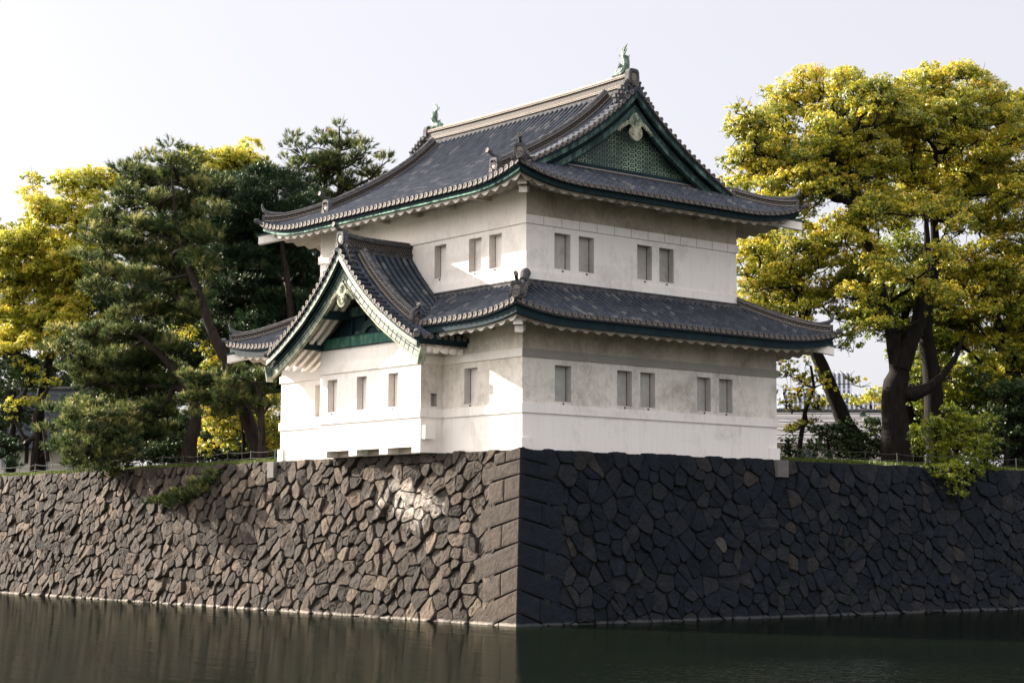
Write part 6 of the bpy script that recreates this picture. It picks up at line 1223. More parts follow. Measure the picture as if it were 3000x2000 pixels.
tree('pine_tree', 'pine', 'low spreading pine whose sunlit branches hang over the top of the left wall', 'pines behind the left wall', 204,
     [(1.97, 31.44, 7.1, 0.481),(1.97, 31.3, 8.53, 0.409),(2.09, 31.07, 9.49, 0.385),(2.09, 30.93, 10.45, 0.337),(1.76, 31.06, 11.52, 0.313),(1.11, 31.45, 12.47, 0.289),(0.39, 31.91, 13.43, 0.24),(-0.42, 32.45, 14.26, 0.192),(-1.21, 33.0, 14.85, 0.144)],
     [(-2.24, 36.9, 14.73, 0.74, 0.46),(-1.13, 36.62, 15.04, 0.79, 0.49),(-1.27, 33.38, 14.64, 0.87, 0.54),(1.3, 35.49, 14.88, 0.9, 0.56),(-3.81, 35.62, 13.78, 0.72, 0.45),(-1.9, 36.58, 13.5, 0.98, 0.61),(-1.8, 33.55, 13.16, 1.01, 0.63),(0.66, 34.98, 13.3, 1.04, 0.64),(0.69, 31.74, 13.8, 0.82, 0.51),(-1.36, 36.51, 12.17, 0.89, 0.55),(-0.16, 35.66, 11.94, 1.08, 0.67),(1.17, 34.81, 11.84, 1.08, 0.67),(1.65, 32.68, 12.22, 0.83, 0.51),(-1.98, 37.75, 12.83, 0.54, 0.34),(0.14, 36.98, 10.54, 0.94, 0.59),(-0.33, 32.89, 10.19, 1.06, 0.66),(1.64, 33.32, 10.55, 0.93, 0.58),(3.48, 33.96, 11.66, 0.75, 0.46),(-0.7, 36.56, 9.12, 0.89, 0.55),(-0.09, 34.57, 8.94, 0.97, 0.6),(0.67, 33.21, 9.04, 0.87, 0.54),(2.86, 34.74, 9.43, 0.7, 0.43),(-4.22, 35.26, 14.69, 0.48, 0.3),(-3.3, 38.11, 14.01, 0.39, 0.24),(-1.22, 38.29, 14.92, 0.68, 0.44),(-1.03, 36.84, 14.54, 0.75, 0.48),(-0.56, 34.88, 14.72, 0.77, 0.5),(0.32, 34.19, 14.7, 0.79, 0.51),(1.46, 34.02, 14.52, 0.93, 0.61),(-0.91, 38.21, 14.11, 0.92, 0.6),(-0.07, 37.83, 13.61, 0.94, 0.61),(0.4, 35.17, 13.62, 0.74, 0.48),(1.18, 34.89, 13.68, 0.67, 0.43),(-1.71, 37.41, 12.82, 0.85, 0.55),(-0.16, 37.98, 12.76, 0.79, 0.51),(0.14, 35.84, 13.03, 0.65, 0.42),(1.02, 34.6, 13.07, 0.95, 0.61),(2.16, 34.42, 13.01, 0.73, 0.48),(-1.76, 35.82, 11.86, 0.66, 0.43),(-0.22, 36.52, 12.11, 0.76, 0.5),(0.28, 34.63, 11.97, 0.66, 0.43),(2.32, 35.64, 12.23, 0.68, 0.44),(-1.53, 37.44, 11.0, 0.85, 0.55),(0.13, 38.11, 10.87, 0.86, 0.56),(0.4, 35.8, 11.01, 0.94, 0.61),(1.03, 34.75, 10.69, 0.69, 0.45),(3.03, 35.91, 11.0, 0.85, 0.55),(-0.52, 38.49, 9.65, 0.8, 0.52),(-0.69, 35.2, 9.97, 0.76, 0.49),(1.58, 37.21, 9.74, 0.9, 0.59),(2.44, 36.05, 9.67, 0.76, 0.5),(-1.86, 36.04, 8.32, 0.63, 0.44),(-1.04, 35.53, 7.97, 0.73, 0.51),(-1.47, 36.5, 7.25, 0.64, 0.45),(-1.15, 34.71, 6.97, 0.63, 0.44),(-0.55, 33.86, 7.69, 0.68, 0.47),(-2.11, 36.69, 7.73, 0.44, 0.31),(-4.08, 33.58, 9.62, 0.58, 0.41),(-2.52, 34.51, 9.81, 0.54, 0.38),(-2.8, 32.6, 9.92, 0.62, 0.43),(-2.5, 31.59, 9.79, 0.68, 0.47),(-2.86, 34.49, 9.26, 0.72, 0.5),(-2.54, 34.01, 9.04, 0.75, 0.52),(-1.97, 33.25, 9.46, 0.65, 0.46),(-2.21, 30.67, 9.18, 0.68, 0.47),(-4.04, 33.85, 8.53, 0.61, 0.43),(-3.27, 32.85, 8.45, 0.74, 0.52),(-2.98, 32.35, 8.56, 0.54, 0.38),(-2.0, 31.9, 8.62, 0.7, 0.49),(-3.54, 32.98, 7.93, 0.68, 0.48),(-2.88, 33.39, 7.94, 0.77, 0.54),(-2.98, 31.44, 7.83, 0.58, 0.41),(-1.55, 32.6, 7.98, 0.58, 0.4),(-4.77, 31.97, 9.71, 0.76, 0.53),(-3.86, 31.65, 10.22, 0.73, 0.51),(-4.18, 29.71, 9.6, 0.63, 0.44),(-2.42, 30.64, 9.87, 0.59, 0.42),(-4.38, 31.98, 9.42, 0.65, 0.45),(-4.52, 30.14, 9.22, 0.56, 0.39),(-2.99, 30.81, 9.48, 0.55, 0.38),(-4.82, 32.45, 8.33, 0.66, 0.47),(-4.47, 30.55, 8.41, 0.55, 0.39),(-3.27, 31.57, 8.66, 0.61, 0.42),(-2.79, 29.61, 8.6, 0.58, 0.41),(-4.74, 31.57, 7.52, 0.71, 0.5),(-3.49, 31.06, 7.7, 0.62, 0.43),(-2.88, 30.63, 7.87, 0.62, 0.43),(-3.8, 36.85, 10.56, 0.55, 0.39),(-2.4, 37.27, 10.75, 0.4, 0.28),(-2.1, 35.92, 10.6, 0.4, 0.28),(-2.22, 37.29, 10.24, 0.47, 0.33),(-3.18, 38.09, 9.28, 0.5, 0.35),(-2.79, 37.19, 9.33, 0.4, 0.28),(-2.38, 36.86, 9.02, 0.49, 0.34),(-3.77, 36.75, 8.28, 0.43, 0.3)],
     'pine', pr=(0.45, 0.75), leaf='needle', bark='bark_pine', twig=2, dens=0.9)
tree('pine_tree', 'pine', 'small pine with bright tufts in front of the curved trunks, beside the turret', 'pines behind the left wall', 205,
     [(2.48, 24.57, 7.1, 0.228),(2.43, 24.45, 8.53, 0.206),(2.31, 24.39, 9.67, 0.206),(2.16, 24.35, 10.8, 0.183),(1.92, 24.46, 11.48, 0.137),(1.45, 24.79, 11.82, 0.114)],
     [(-0.39, 26.33, 11.47, 0.55, 0.34),(1.06, 26.82, 11.86, 0.65, 0.4),(1.84, 25.9, 12.03, 0.69, 0.43),(1.96, 23.89, 11.73, 0.59, 0.37),(3.26, 24.91, 11.47, 0.42, 0.26),(0.26, 26.74, 10.61, 0.6, 0.37),(0.41, 24.75, 10.73, 0.72, 0.45),(2.5, 25.85, 11.02, 0.65, 0.4),(-0.5, 26.27, 9.86, 0.5, 0.31),(0.44, 25.66, 9.87, 0.59, 0.37),(-0.54, 26.71, 10.68, 0.41, 0.26),(2.88, 24.47, 10.5, 0.37, 0.23),(-0.31, 26.75, 11.75, 0.61, 0.43),(0.41, 26.14, 11.64, 0.59, 0.41),(0.72, 24.87, 11.58, 0.63, 0.44),(1.87, 25.77, 12.0, 0.55, 0.39),(2.64, 24.92, 11.85, 0.5, 0.35),(0.13, 27.08, 10.87, 0.54, 0.38),(0.79, 25.98, 11.26, 0.51, 0.36),(1.75, 25.72, 11.28, 0.51, 0.36),(2.48, 25.65, 11.38, 0.52, 0.36),(2.72, 25.02, 10.96, 0.51, 0.36),(-0.32, 26.64, 10.6, 0.5, 0.35),(0.9, 27.08, 10.64, 0.58, 0.41),(1.03, 25.52, 10.26, 0.64, 0.45),(1.31, 24.64, 10.62, 0.63, 0.44),(2.34, 24.27, 10.37, 0.5, 0.35)],
     'pine', pr=(0.4, 0.65), leaf='needle', bark='bark_pine', twig=2, dens=1.0)
tree('pine_tree', 'pine', 'drooping pine branch hanging down in front of the left wall stones', 'pines behind the left wall', 206,
     [(-0.43, 23.16, 7.1, 0.111),(-0.49, 23.7, 6.88, 0.1),(-0.55, 24.46, 6.5, 0.089),(-0.6, 25.47, 6.16, 0.079),(-0.66, 26.95, 5.82, 0.068),(-0.71, 28.47, 5.43, 0.046),(-0.77, 30.05, 5.31, 0.028)],
     [(-0.78, 23.84, 6.57, 0.33, 0.2),(-0.83, 24.27, 6.31, 0.38, 0.23),(-0.87, 25.22, 6.24, 0.43, 0.26),(-0.92, 25.79, 5.85, 0.43, 0.26),(-0.97, 26.38, 5.58, 0.41, 0.24),(-1.01, 27.24, 5.78, 0.39, 0.23),(-1.06, 28.07, 5.42, 0.41, 0.25),(-1.1, 29.09, 5.34, 0.35, 0.21),(-0.88, 24.75, 5.87, 0.36, 0.21),(-0.97, 26.83, 5.36, 0.36, 0.22),(-1.01, 27.67, 5.1, 0.3, 0.18),(-1.15, 29.82, 5.31, 0.26, 0.15),(-0.78, 24.29, 6.71, 0.27, 0.16)],
     'pine', pr=(0.3, 0.42), leaf='needle', bark='bark_pine', twig=1, dens=1.8, L=0.19)
tree('pine_tree', 'pine', 'crooked dark pine with bent bare trunk at the far left edge', 'pines behind the left wall', 207,
     [(4.52, 57.18, 7.1, 0.263),(4.53, 57.05, 8.67, 0.233),(4.56, 56.83, 10.13, 0.233),(4.38, 56.81, 11.29, 0.233),(4.64, 56.44, 12.45, 0.204),(4.92, 56.09, 13.32, 0.175)],
     [(3.01, 57.7, 9.08, 0.7, 0.42),(2.75, 56.34, 8.17, 0.58, 0.35),(1.99, 56.79, 9.45, 0.58, 0.35),(2.0, 58.13, 8.63, 0.64, 0.38),(1.69, 56.49, 10.0, 0.46, 0.28)],
     'pine', pr=(0.4, 0.6), leaf='needle_dark', bark='bark_pine', twig=1, limbs=[[(4.44, 56.86, 10.56, 0.175),(5.09, 56.29, 10.86, 0.146),(5.6, 55.98, 10.13, 0.131),(6.11, 55.68, 9.27, 0.117),(6.38, 55.54, 8.75, 0.088)], [(4.15, 57.42, 8.27, 0.146),(4.1, 57.28, 9.54, 0.146),(3.64, 57.51, 10.56, 0.117),(3.25, 57.73, 11.28, 0.117)], [(4.4, 54.61, 8.31, 0.144),(4.17, 54.6, 9.74, 0.144),(4.01, 54.6, 10.73, 0.144)]])
tree('broadleaf_tree', 'tree', 'wide golden green tree at the left edge behind the big pine', 'yellow green trees behind the pines', 301,
     [(6.23, 59.59, 7.1, 0.389),(5.89, 59.53, 10.88, 0.359),(5.88, 59.2, 13.26, 0.329),(6.1, 58.78, 15.05, 0.299),(6.42, 58.23, 17.13, 0.299),(6.5, 57.88, 19.22, 0.269),(6.58, 57.52, 21.3, 0.239),(6.78, 57.07, 23.38, 0.209),(7.0, 56.65, 25.17, 0.15)],
     [(3.88, 55.1, 25.49, 1.17, 1.17),(5.22, 54.7, 26.49, 1.11, 1.11),(7.24, 55.28, 27.27, 1.19, 1.19),(9.1, 56.11, 27.79, 1.03, 1.03),(4.1, 56.15, 24.17, 1.17, 1.17),(2.63, 57.29, 22.97, 1.32, 1.32),(4.15, 57.15, 22.22, 1.33, 1.33),(7.04, 58.76, 25.15, 1.09, 1.09),(6.77, 53.89, 25.37, 1.06, 1.06),(4.2, 61.43, 21.5, 1.51, 1.51),(5.67, 59.67, 20.84, 1.51, 1.51),(5.74, 55.12, 21.85, 1.32, 1.32),(4.27, 59.98, 19.23, 1.44, 1.44),(5.7, 58.18, 18.58, 1.43, 1.43),(7.02, 56.66, 19.74, 1.25, 1.25),(3.65, 63.91, 22.03, 1.38, 1.38),(1.55, 58.65, 18.28, 1.32, 1.32),(6.92, 53.05, 22.91, 1.17, 1.17),(5.02, 62.97, 17.42, 1.28, 1.28),(5.15, 58.55, 16.47, 1.19, 1.19),(6.02, 56.05, 17.22, 1.06, 1.06),(7.5, 55.85, 17.91, 1.01, 1.01),(2.23, 60.73, 15.54, 1.19, 1.19),(10.48, 58.12, 21.43, 1.1, 1.1),(3.4, 63.44, 24.24, 1.47, 1.47),(2.56, 58.69, 23.19, 1.12, 1.12),(6.24, 62.07, 23.66, 1.46, 1.46),(6.85, 60.06, 23.69, 1.2, 1.2),(6.76, 56.5, 23.4, 1.26, 1.26),(9.01, 55.94, 23.82, 1.51, 1.51),(1.91, 58.89, 22.04, 1.11, 1.11),(3.45, 58.55, 21.77, 1.18, 1.18),(6.48, 59.89, 22.65, 1.47, 1.47),(8.17, 59.54, 22.01, 1.12, 1.12),(7.82, 55.24, 22.43, 1.24, 1.24),(3.01, 63.24, 21.4, 1.43, 1.43),(3.73, 60.2, 21.23, 1.22, 1.22),(5.36, 60.2, 21.08, 1.33, 1.33),(7.68, 60.49, 21.57, 1.61, 1.61),(6.76, 56.66, 21.04, 1.56, 1.56),(7.94, 55.24, 20.91, 1.31, 1.31),(3.48, 60.96, 19.8, 1.17, 1.17),(5.8, 63.33, 20.11, 1.13, 1.13),(5.8, 58.96, 19.62, 1.13, 1.13),(8.03, 60.48, 19.97, 1.43, 1.43),(8.01, 55.41, 19.29, 1.37, 1.37),(3.64, 63.66, 17.84, 1.09, 1.09),(5.22, 63.08, 18.68, 1.12, 1.12),(5.32, 59.25, 18.01, 1.46, 1.46),(5.94, 57.49, 18.11, 1.13, 1.13),(7.3, 55.59, 17.99, 1.25, 1.25),(8.46, 55.04, 17.59, 1.3, 1.3),(3.21, 60.61, 16.4, 1.33, 1.33),(4.85, 61.54, 17.23, 1.45, 1.45),(7.38, 61.63, 17.3, 1.08, 1.08),(6.92, 57.3, 16.61, 1.4, 1.4),(10.26, 59.75, 17.17, 1.4, 1.4),(3.8, 57.51, 27.17, 0.91, 0.91),(5.94, 57.3, 27.59, 0.9, 0.9),(6.94, 55.12, 27.06, 0.97, 0.97),(8.3, 54.62, 27.28, 0.96, 0.96),(6.0, 60.14, 25.95, 1.2, 1.2),(5.94, 56.07, 25.54, 0.84, 0.84),(7.45, 56.25, 26.38, 0.89, 0.89),(4.2, 57.94, 24.81, 1.0, 1.0),(7.32, 61.29, 25.8, 1.07, 1.07),(7.94, 57.11, 25.19, 1.2, 1.2),(8.28, 55.55, 24.26, 1.03, 1.03)],
     'broad', pr=(0.65, 1.0), leaf='leaf_gold', size=0.18, twig=3)
tree('broadleaf_tree', 'tree', 'golden tree crown showing between the two pine tops', 'yellow green trees behind the pines', 302,
     [(13.4, 44.73, 7.1, 0.395),(13.08, 44.36, 12.79, 0.339),(12.68, 44.14, 16.72, 0.311),(12.33, 43.96, 20.08, 0.282),(12.09, 43.77, 22.89, 0.226),(11.99, 43.58, 24.86, 0.169)],
     [(9.22, 42.77, 27.17, 0.72, 0.72),(10.42, 42.66, 27.31, 0.89, 0.89),(11.6, 42.23, 27.69, 0.95, 0.95),(14.03, 44.09, 27.94, 0.86, 0.86),(10.55, 44.49, 26.53, 0.96, 0.96),(12.43, 44.39, 26.75, 1.2, 1.2),(12.17, 40.69, 26.02, 0.94, 0.94),(10.22, 45.0, 25.41, 0.85, 0.85),(12.39, 45.39, 25.45, 1.03, 1.03),(12.91, 42.94, 25.16, 0.96, 0.96),(10.96, 46.96, 27.25, 0.58, 0.58),(9.15, 44.09, 27.11, 1.12, 1.12),(10.84, 44.43, 27.39, 0.98, 0.98),(12.51, 44.17, 27.22, 1.14, 1.14),(13.62, 44.78, 28.05, 1.0, 1.0),(9.88, 44.26, 26.18, 0.85, 0.85),(11.33, 44.08, 26.65, 0.85, 0.85),(11.85, 42.64, 26.59, 0.77, 0.77),(13.13, 42.76, 26.43, 0.91, 0.91),(10.85, 46.58, 25.83, 0.87, 0.87),(12.16, 46.48, 25.95, 0.96, 0.96),(12.88, 45.55, 25.47, 0.92, 0.92),(14.11, 44.57, 25.83, 0.86, 0.86)],
     'broad', pr=(0.6, 0.95), leaf='leaf_gold', size=0.18)
tree('broadleaf_tree', 'tree', 'bright golden branches low at the left edge above the crooked pine', 'yellow green trees behind the pines', 303,
     [(3.61, 59.14, 7.1, 0.265),(3.66, 58.88, 9.88, 0.235),(3.78, 58.58, 11.34, 0.235),(4.04, 58.21, 12.52, 0.206),(4.25, 57.92, 13.4, 0.147)],
     [(2.99, 57.51, 15.94, 0.82, 0.61),(3.95, 56.91, 16.11, 0.76, 0.57),(3.52, 57.96, 15.12, 0.7, 0.53),(2.66, 57.46, 11.68, 0.64, 0.48),(3.81, 57.64, 12.03, 0.76, 0.57),(4.92, 57.4, 12.66, 0.71, 0.53),(4.98, 57.26, 13.69, 0.65, 0.49),(5.02, 55.0, 13.55, 0.46, 0.35),(3.3, 58.18, 11.16, 0.53, 0.4),(4.17, 56.92, 14.36, 0.47, 0.35),(2.38, 57.85, 15.63, 0.7, 0.53)],
     'broad', pr=(0.5, 0.8), leaf='leaf_gold', size=0.15)
tree('broadleaf_tree', 'tree', 'glossy dark green camellia bush between the low pine and the grey roof', 'yellow green trees behind the pines', 304,
     [(5.39, 49.95, 7.1, 0.14),(5.33, 49.88, 9.04, 0.112),(5.22, 49.8, 10.15, 0.112),(5.17, 49.7, 11.27, 0.084)],
     [(4.64, 49.98, 12.94, 0.73, 0.73),(5.59, 49.42, 12.68, 0.73, 0.73),(4.95, 50.86, 11.88, 0.73, 0.73),(5.92, 50.3, 11.47, 0.79, 0.79),(5.3, 50.86, 10.62, 0.73, 0.73),(5.63, 49.04, 10.28, 0.67, 0.67),(4.88, 51.51, 9.93, 0.56, 0.56),(6.07, 48.54, 12.65, 0.61, 0.61)],
     'broad', pr=(0.5, 0.8), leaf='leaf_dark', size=0.13)
tree('broadleaf_tree', 'tree', 'yellow green understorey tree glowing behind the pine trunks', 'yellow green trees behind the pines', 305,
     [(8.23, 36.03, 7.1, 0.129),(8.15, 35.94, 8.92, 0.129),(8.04, 35.89, 9.95, 0.103),(7.89, 35.84, 11.23, 0.103)],
     [(9.81, 35.79, 11.33, 0.68, 0.68),(10.57, 36.24, 10.33, 0.63, 0.63),(9.88, 36.85, 9.94, 0.74, 0.74),(10.58, 36.95, 9.05, 0.74, 0.74),(8.18, 36.04, 10.22, 0.78, 0.78),(8.9, 38.75, 9.31, 0.79, 0.79),(9.02, 36.87, 8.73, 0.73, 0.73),(7.87, 38.54, 9.53, 0.74, 0.74),(7.33, 39.12, 8.74, 0.63, 0.63),(11.14, 36.85, 8.67, 0.53, 0.53),(6.28, 37.0, 14.07, 0.88, 0.88),(5.32, 37.98, 15.64, 0.78, 0.78),(8.03, 37.9, 12.14, 0.68, 0.68),(6.91, 37.98, 11.06, 0.6, 0.6),(7.67, 37.07, 11.21, 0.69, 0.69),(8.54, 36.96, 10.83, 0.59, 0.59),(8.75, 35.83, 11.22, 0.63, 0.63),(10.44, 36.81, 11.09, 0.76, 0.76),(6.75, 36.42, 10.31, 0.72, 0.72),(7.84, 37.07, 10.1, 0.61, 0.61),(9.36, 37.45, 10.1, 0.72, 0.72),(9.66, 36.36, 10.4, 0.65, 0.65),(7.91, 39.41, 9.86, 0.62, 0.62),(7.22, 36.8, 9.62, 0.73, 0.73),(8.04, 36.48, 9.74, 0.54, 0.54),(8.88, 35.54, 9.58, 0.5, 0.5),(9.15, 34.41, 9.68, 0.59, 0.59),(6.45, 36.45, 8.67, 0.5, 0.5),(8.08, 37.41, 8.58, 0.53, 0.53),(8.66, 35.83, 8.52, 0.55, 0.55),(9.59, 36.52, 8.68, 0.69, 0.69)],
     'broad', pr=(0.5, 0.85), leaf='leaf_yellow', size=0.14)
tree('broadleaf_tree', 'tree', 'tall dark evergreen filling the gap between the pines and the turret', 'yellow green trees behind the pines', 306,
     [(13.92, 45.6, 7.1, 0.342),(13.82, 45.28, 11.17, 0.313),(13.73, 44.96, 14.0, 0.285),(13.64, 44.65, 16.83, 0.228),(13.58, 44.37, 19.1, 0.171)],
     [(10.95, 47.02, 16.83, 1.31, 1.31),(13.88, 48.74, 17.78, 1.35, 1.35),(15.22, 47.58, 17.2, 1.46, 1.46),(16.5, 46.32, 16.89, 1.46, 1.46),(17.72, 44.47, 17.12, 1.31, 1.31),(12.91, 49.24, 14.82, 1.34, 1.34),(12.28, 44.18, 14.14, 1.35, 1.35),(15.45, 45.62, 14.44, 1.33, 1.33),(16.02, 42.76, 13.99, 1.31, 1.31),(11.01, 49.93, 14.16, 1.16, 1.16),(17.14, 43.39, 11.52, 1.29, 1.29),(16.7, 44.77, 10.12, 1.15, 1.15),(9.0, 50.36, 14.07, 1.04, 1.04),(8.61, 51.29, 11.22, 0.98, 0.98),(10.45, 51.65, 9.57, 0.99, 0.99),(12.41, 51.05, 9.62, 0.94, 0.94),(17.02, 41.87, 19.15, 1.14, 1.14),(7.79, 52.56, 17.64, 0.99, 0.99),(18.54, 45.51, 9.35, 0.88, 0.88),(12.01, 46.17, 19.71, 1.14, 1.14),(9.26, 46.91, 17.83, 0.96, 0.96),(3.17, 45.08, 8.99, 0.76, 0.76),(4.77, 45.58, 9.2, 0.72, 0.72),(4.65, 43.96, 9.06, 0.7, 0.7),(6.56, 44.52, 9.04, 0.63, 0.63),(6.83, 43.9, 8.97, 0.74, 0.74),(7.4, 42.55, 9.13, 0.71, 0.71),(8.36, 42.69, 9.09, 0.75, 0.75),(9.08, 41.86, 9.41, 0.76, 0.76),(9.17, 39.81, 8.96, 0.67, 0.67),(10.83, 40.3, 9.36, 0.73, 0.73),(11.61, 40.03, 9.22, 0.69, 0.69),(12.25, 39.16, 8.97, 0.74, 0.74),(4.76, 46.75, 8.15, 0.75, 0.75),(5.51, 45.57, 8.28, 0.78, 0.78),(5.64, 44.09, 8.1, 0.71, 0.71),(6.33, 42.92, 8.33, 0.82, 0.82),(6.92, 42.03, 8.51, 0.8, 0.8),(8.64, 43.28, 8.5, 0.76, 0.76),(9.26, 42.3, 8.57, 0.75, 0.75),(9.57, 41.76, 8.45, 0.7, 0.7),(10.06, 40.69, 8.62, 0.6, 0.6),(10.86, 40.27, 8.61, 0.65, 0.65),(11.46, 38.72, 8.42, 0.61, 0.61),(6.24, 50.36, 9.12, 0.68, 0.68),(6.08, 49.13, 9.24, 0.52, 0.52),(6.95, 49.14, 8.9, 0.52, 0.52),(7.41, 48.78, 9.19, 0.5, 0.5),(7.54, 47.32, 9.2, 0.62, 0.62),(7.96, 46.64, 9.05, 0.67, 0.67),(9.13, 47.07, 8.96, 0.7, 0.7),(9.15, 45.79, 9.09, 0.72, 0.72),(10.1, 45.7, 9.06, 0.56, 0.56),(11.05, 46.26, 8.89, 0.72, 0.72),(11.68, 45.68, 9.03, 0.62, 0.62),(11.35, 44.0, 9.08, 0.51, 0.51),(12.14, 43.24, 9.22, 0.66, 0.66),(12.58, 43.27, 9.07, 0.73, 0.73),(13.93, 43.74, 9.02, 0.57, 0.57),(13.65, 41.9, 9.0, 0.69, 0.69),(5.71, 48.95, 8.33, 0.6, 0.6),(6.03, 48.38, 8.38, 0.62, 0.62),(6.78, 47.82, 8.38, 0.58, 0.58),(7.72, 48.08, 8.42, 0.61, 0.61),(7.87, 47.08, 8.42, 0.57, 0.57),(8.79, 46.93, 8.33, 0.73, 0.73),(9.54, 47.16, 8.34, 0.58, 0.58),(10.24, 46.51, 8.7, 0.71, 0.71),(10.57, 45.49, 8.4, 0.57, 0.57),(11.38, 45.75, 8.72, 0.71, 0.71),(11.73, 44.92, 8.64, 0.56, 0.56),(12.65, 44.84, 8.64, 0.68, 0.68),(12.42, 43.53, 8.6, 0.59, 0.59),(13.2, 43.21, 8.58, 0.59, 0.59),(13.85, 43.26, 8.41, 0.66, 0.66),(14.95, 43.31, 8.39, 0.5, 0.5),(9.9, 47.41, 22.07, 1.26, 1.26),(12.6, 48.81, 23.26, 1.6, 1.6),(12.09, 44.43, 22.83, 1.21, 1.21),(13.83, 43.63, 22.92, 1.42, 1.42),(15.37, 43.28, 22.11, 1.28, 1.28),(15.97, 41.51, 22.89, 1.31, 1.31),(10.24, 46.83, 21.03, 1.14, 1.14),(13.34, 47.76, 21.38, 1.53, 1.53),(13.24, 45.51, 21.78, 1.6, 1.6),(13.85, 42.55, 20.56, 1.56, 1.56),(17.07, 44.73, 21.67, 1.44, 1.44),(16.76, 41.1, 20.77, 1.51, 1.51),(11.1, 49.47, 19.74, 1.22, 1.22),(10.75, 45.05, 19.63, 1.15, 1.15),(13.56, 46.59, 20.01, 1.4, 1.4),(14.52, 45.4, 19.83, 1.13, 1.13),(15.94, 44.25, 20.54, 1.23, 1.23),(18.57, 44.61, 20.06, 1.3, 1.3),(11.99, 48.52, 19.22, 1.16, 1.16),(11.77, 46.19, 18.11, 1.15, 1.15),(13.68, 45.43, 18.26, 1.14, 1.14),(13.92, 42.73, 17.97, 1.32, 1.32),(16.85, 43.96, 18.35, 1.27, 1.27),(17.51, 41.92, 18.62, 1.16, 1.16),(9.48, 46.65, 17.4, 1.52, 1.52),(12.03, 48.04, 17.4, 1.57, 1.57),(13.84, 47.32, 18.01, 1.51, 1.51),(13.58, 43.31, 16.86, 1.35, 1.35),(16.51, 44.85, 17.76, 1.51, 1.51),(17.57, 43.82, 17.49, 1.63, 1.63),(10.3, 46.26, 15.58, 1.5, 1.5),(13.44, 47.69, 16.14, 1.59, 1.59),(13.12, 43.95, 15.71, 1.13, 1.13),(14.27, 42.43, 16.01, 1.34, 1.34),(17.28, 45.08, 15.83, 1.2, 1.2),(19.27, 43.98, 16.67, 1.17, 1.17),(11.26, 48.2, 14.41, 1.33, 1.33),(13.61, 49.22, 15.18, 1.22, 1.22),(13.37, 47.03, 15.16, 1.11, 1.11),(15.59, 47.05, 15.24, 1.49, 1.49),(16.05, 43.9, 14.82, 1.33, 1.33),(17.23, 42.86, 15.08, 1.38, 1.38),(12.45, 50.13, 13.5, 1.26, 1.26),(13.13, 47.27, 13.42, 1.47, 1.47),(14.47, 45.58, 13.39, 1.12, 1.12),(16.68, 46.44, 13.37, 1.17, 1.17),(17.29, 45.03, 13.69, 1.2, 1.2),(19.17, 43.68, 13.72, 1.66, 1.66),(11.06, 47.84, 11.74, 1.28, 1.28),(13.54, 49.58, 12.03, 1.45, 1.45),(13.52, 47.13, 11.73, 1.62, 1.62),(13.77, 44.46, 11.87, 1.11, 1.11),(16.6, 44.7, 12.54, 1.2, 1.2),(17.67, 43.8, 11.94, 1.24, 1.24),(10.83, 46.74, 10.45, 1.42, 1.42),(12.29, 45.47, 10.51, 1.15, 1.15),(14.8, 46.56, 10.67, 1.53, 1.53),(16.9, 44.84, 10.31, 1.56, 1.56),(17.29, 41.16, 10.88, 1.54, 1.54),(11.39, 48.95, 9.28, 1.57, 1.57),(12.61, 47.07, 8.94, 1.12, 1.12),(14.65, 47.71, 9.0, 1.2, 1.2),(16.0, 46.29, 9.63, 1.24, 1.24),(14.9, 43.04, 9.05, 1.45, 1.45),(17.94, 43.83, 9.53, 1.24, 1.24),(8.02, 54.32, 19.18, 1.46, 1.46),(7.96, 51.96, 18.8, 1.33, 1.33),(9.19, 50.55, 18.6, 1.45, 1.45),(11.59, 51.63, 18.57, 1.46, 1.46),(7.34, 51.63, 16.95, 1.18, 1.18),(9.02, 52.11, 17.17, 1.13, 1.13),(10.57, 51.17, 17.95, 1.32, 1.32),(7.61, 54.13, 15.91, 1.46, 1.46),(8.54, 50.99, 15.68, 1.45, 1.45),(10.06, 52.2, 16.17, 1.43, 1.43),(11.51, 50.3, 16.5, 1.43, 1.43),(8.88, 54.43, 15.22, 1.07, 1.07),(9.0, 50.24, 14.03, 1.49, 1.49),(11.82, 52.61, 15.16, 1.43, 1.43),(7.26, 52.5, 13.29, 1.03, 1.03),(9.54, 53.88, 13.89, 1.55, 1.55),(10.09, 52.0, 12.81, 1.38, 1.38),(12.0, 52.07, 13.44, 1.09, 1.09),(7.65, 52.38, 12.24, 1.48, 1.48),(9.8, 51.44, 11.6, 1.05, 1.05),(10.34, 49.8, 11.54, 1.03, 1.03),(7.9, 55.43, 11.0, 1.1, 1.1),(9.17, 53.2, 10.54, 1.1, 1.1),(9.81, 51.03, 10.16, 1.1, 1.1),(10.97, 50.04, 9.99, 1.27, 1.27),(7.79, 52.25, 8.55, 1.32, 1.32),(9.4, 51.46, 9.29, 1.07, 1.07),(11.53, 51.59, 9.34, 1.26, 1.26)],
     'broad', pr=(0.7, 1.0), leaf='leaf_dark', size=0.17, dens=0.9)
tree('broadleaf_tree', 'tree', 'pale trunked tree standing close to the left end of the turret', 'yellow green trees behind the pines', 307,
     [(5.31, 29.37, 7.1, 0.169),(5.24, 29.25, 8.82, 0.169),(5.19, 29.13, 10.02, 0.157),(5.16, 28.95, 11.46, 0.145),(4.98, 28.9, 12.9, 0.121),(5.01, 28.71, 14.11, 0.097)],
     [(5.1, 29.13, 13.9, 0.53, 0.53),(3.96, 28.61, 13.3, 0.48, 0.48),(5.56, 28.7, 13.17, 0.44, 0.44),(5.03, 29.5, 14.66, 0.49, 0.49),(5.76, 29.22, 12.24, 0.34, 0.34)],
     'broad', pr=(0.45, 0.7), leaf='leaf_dark', size=0.14)

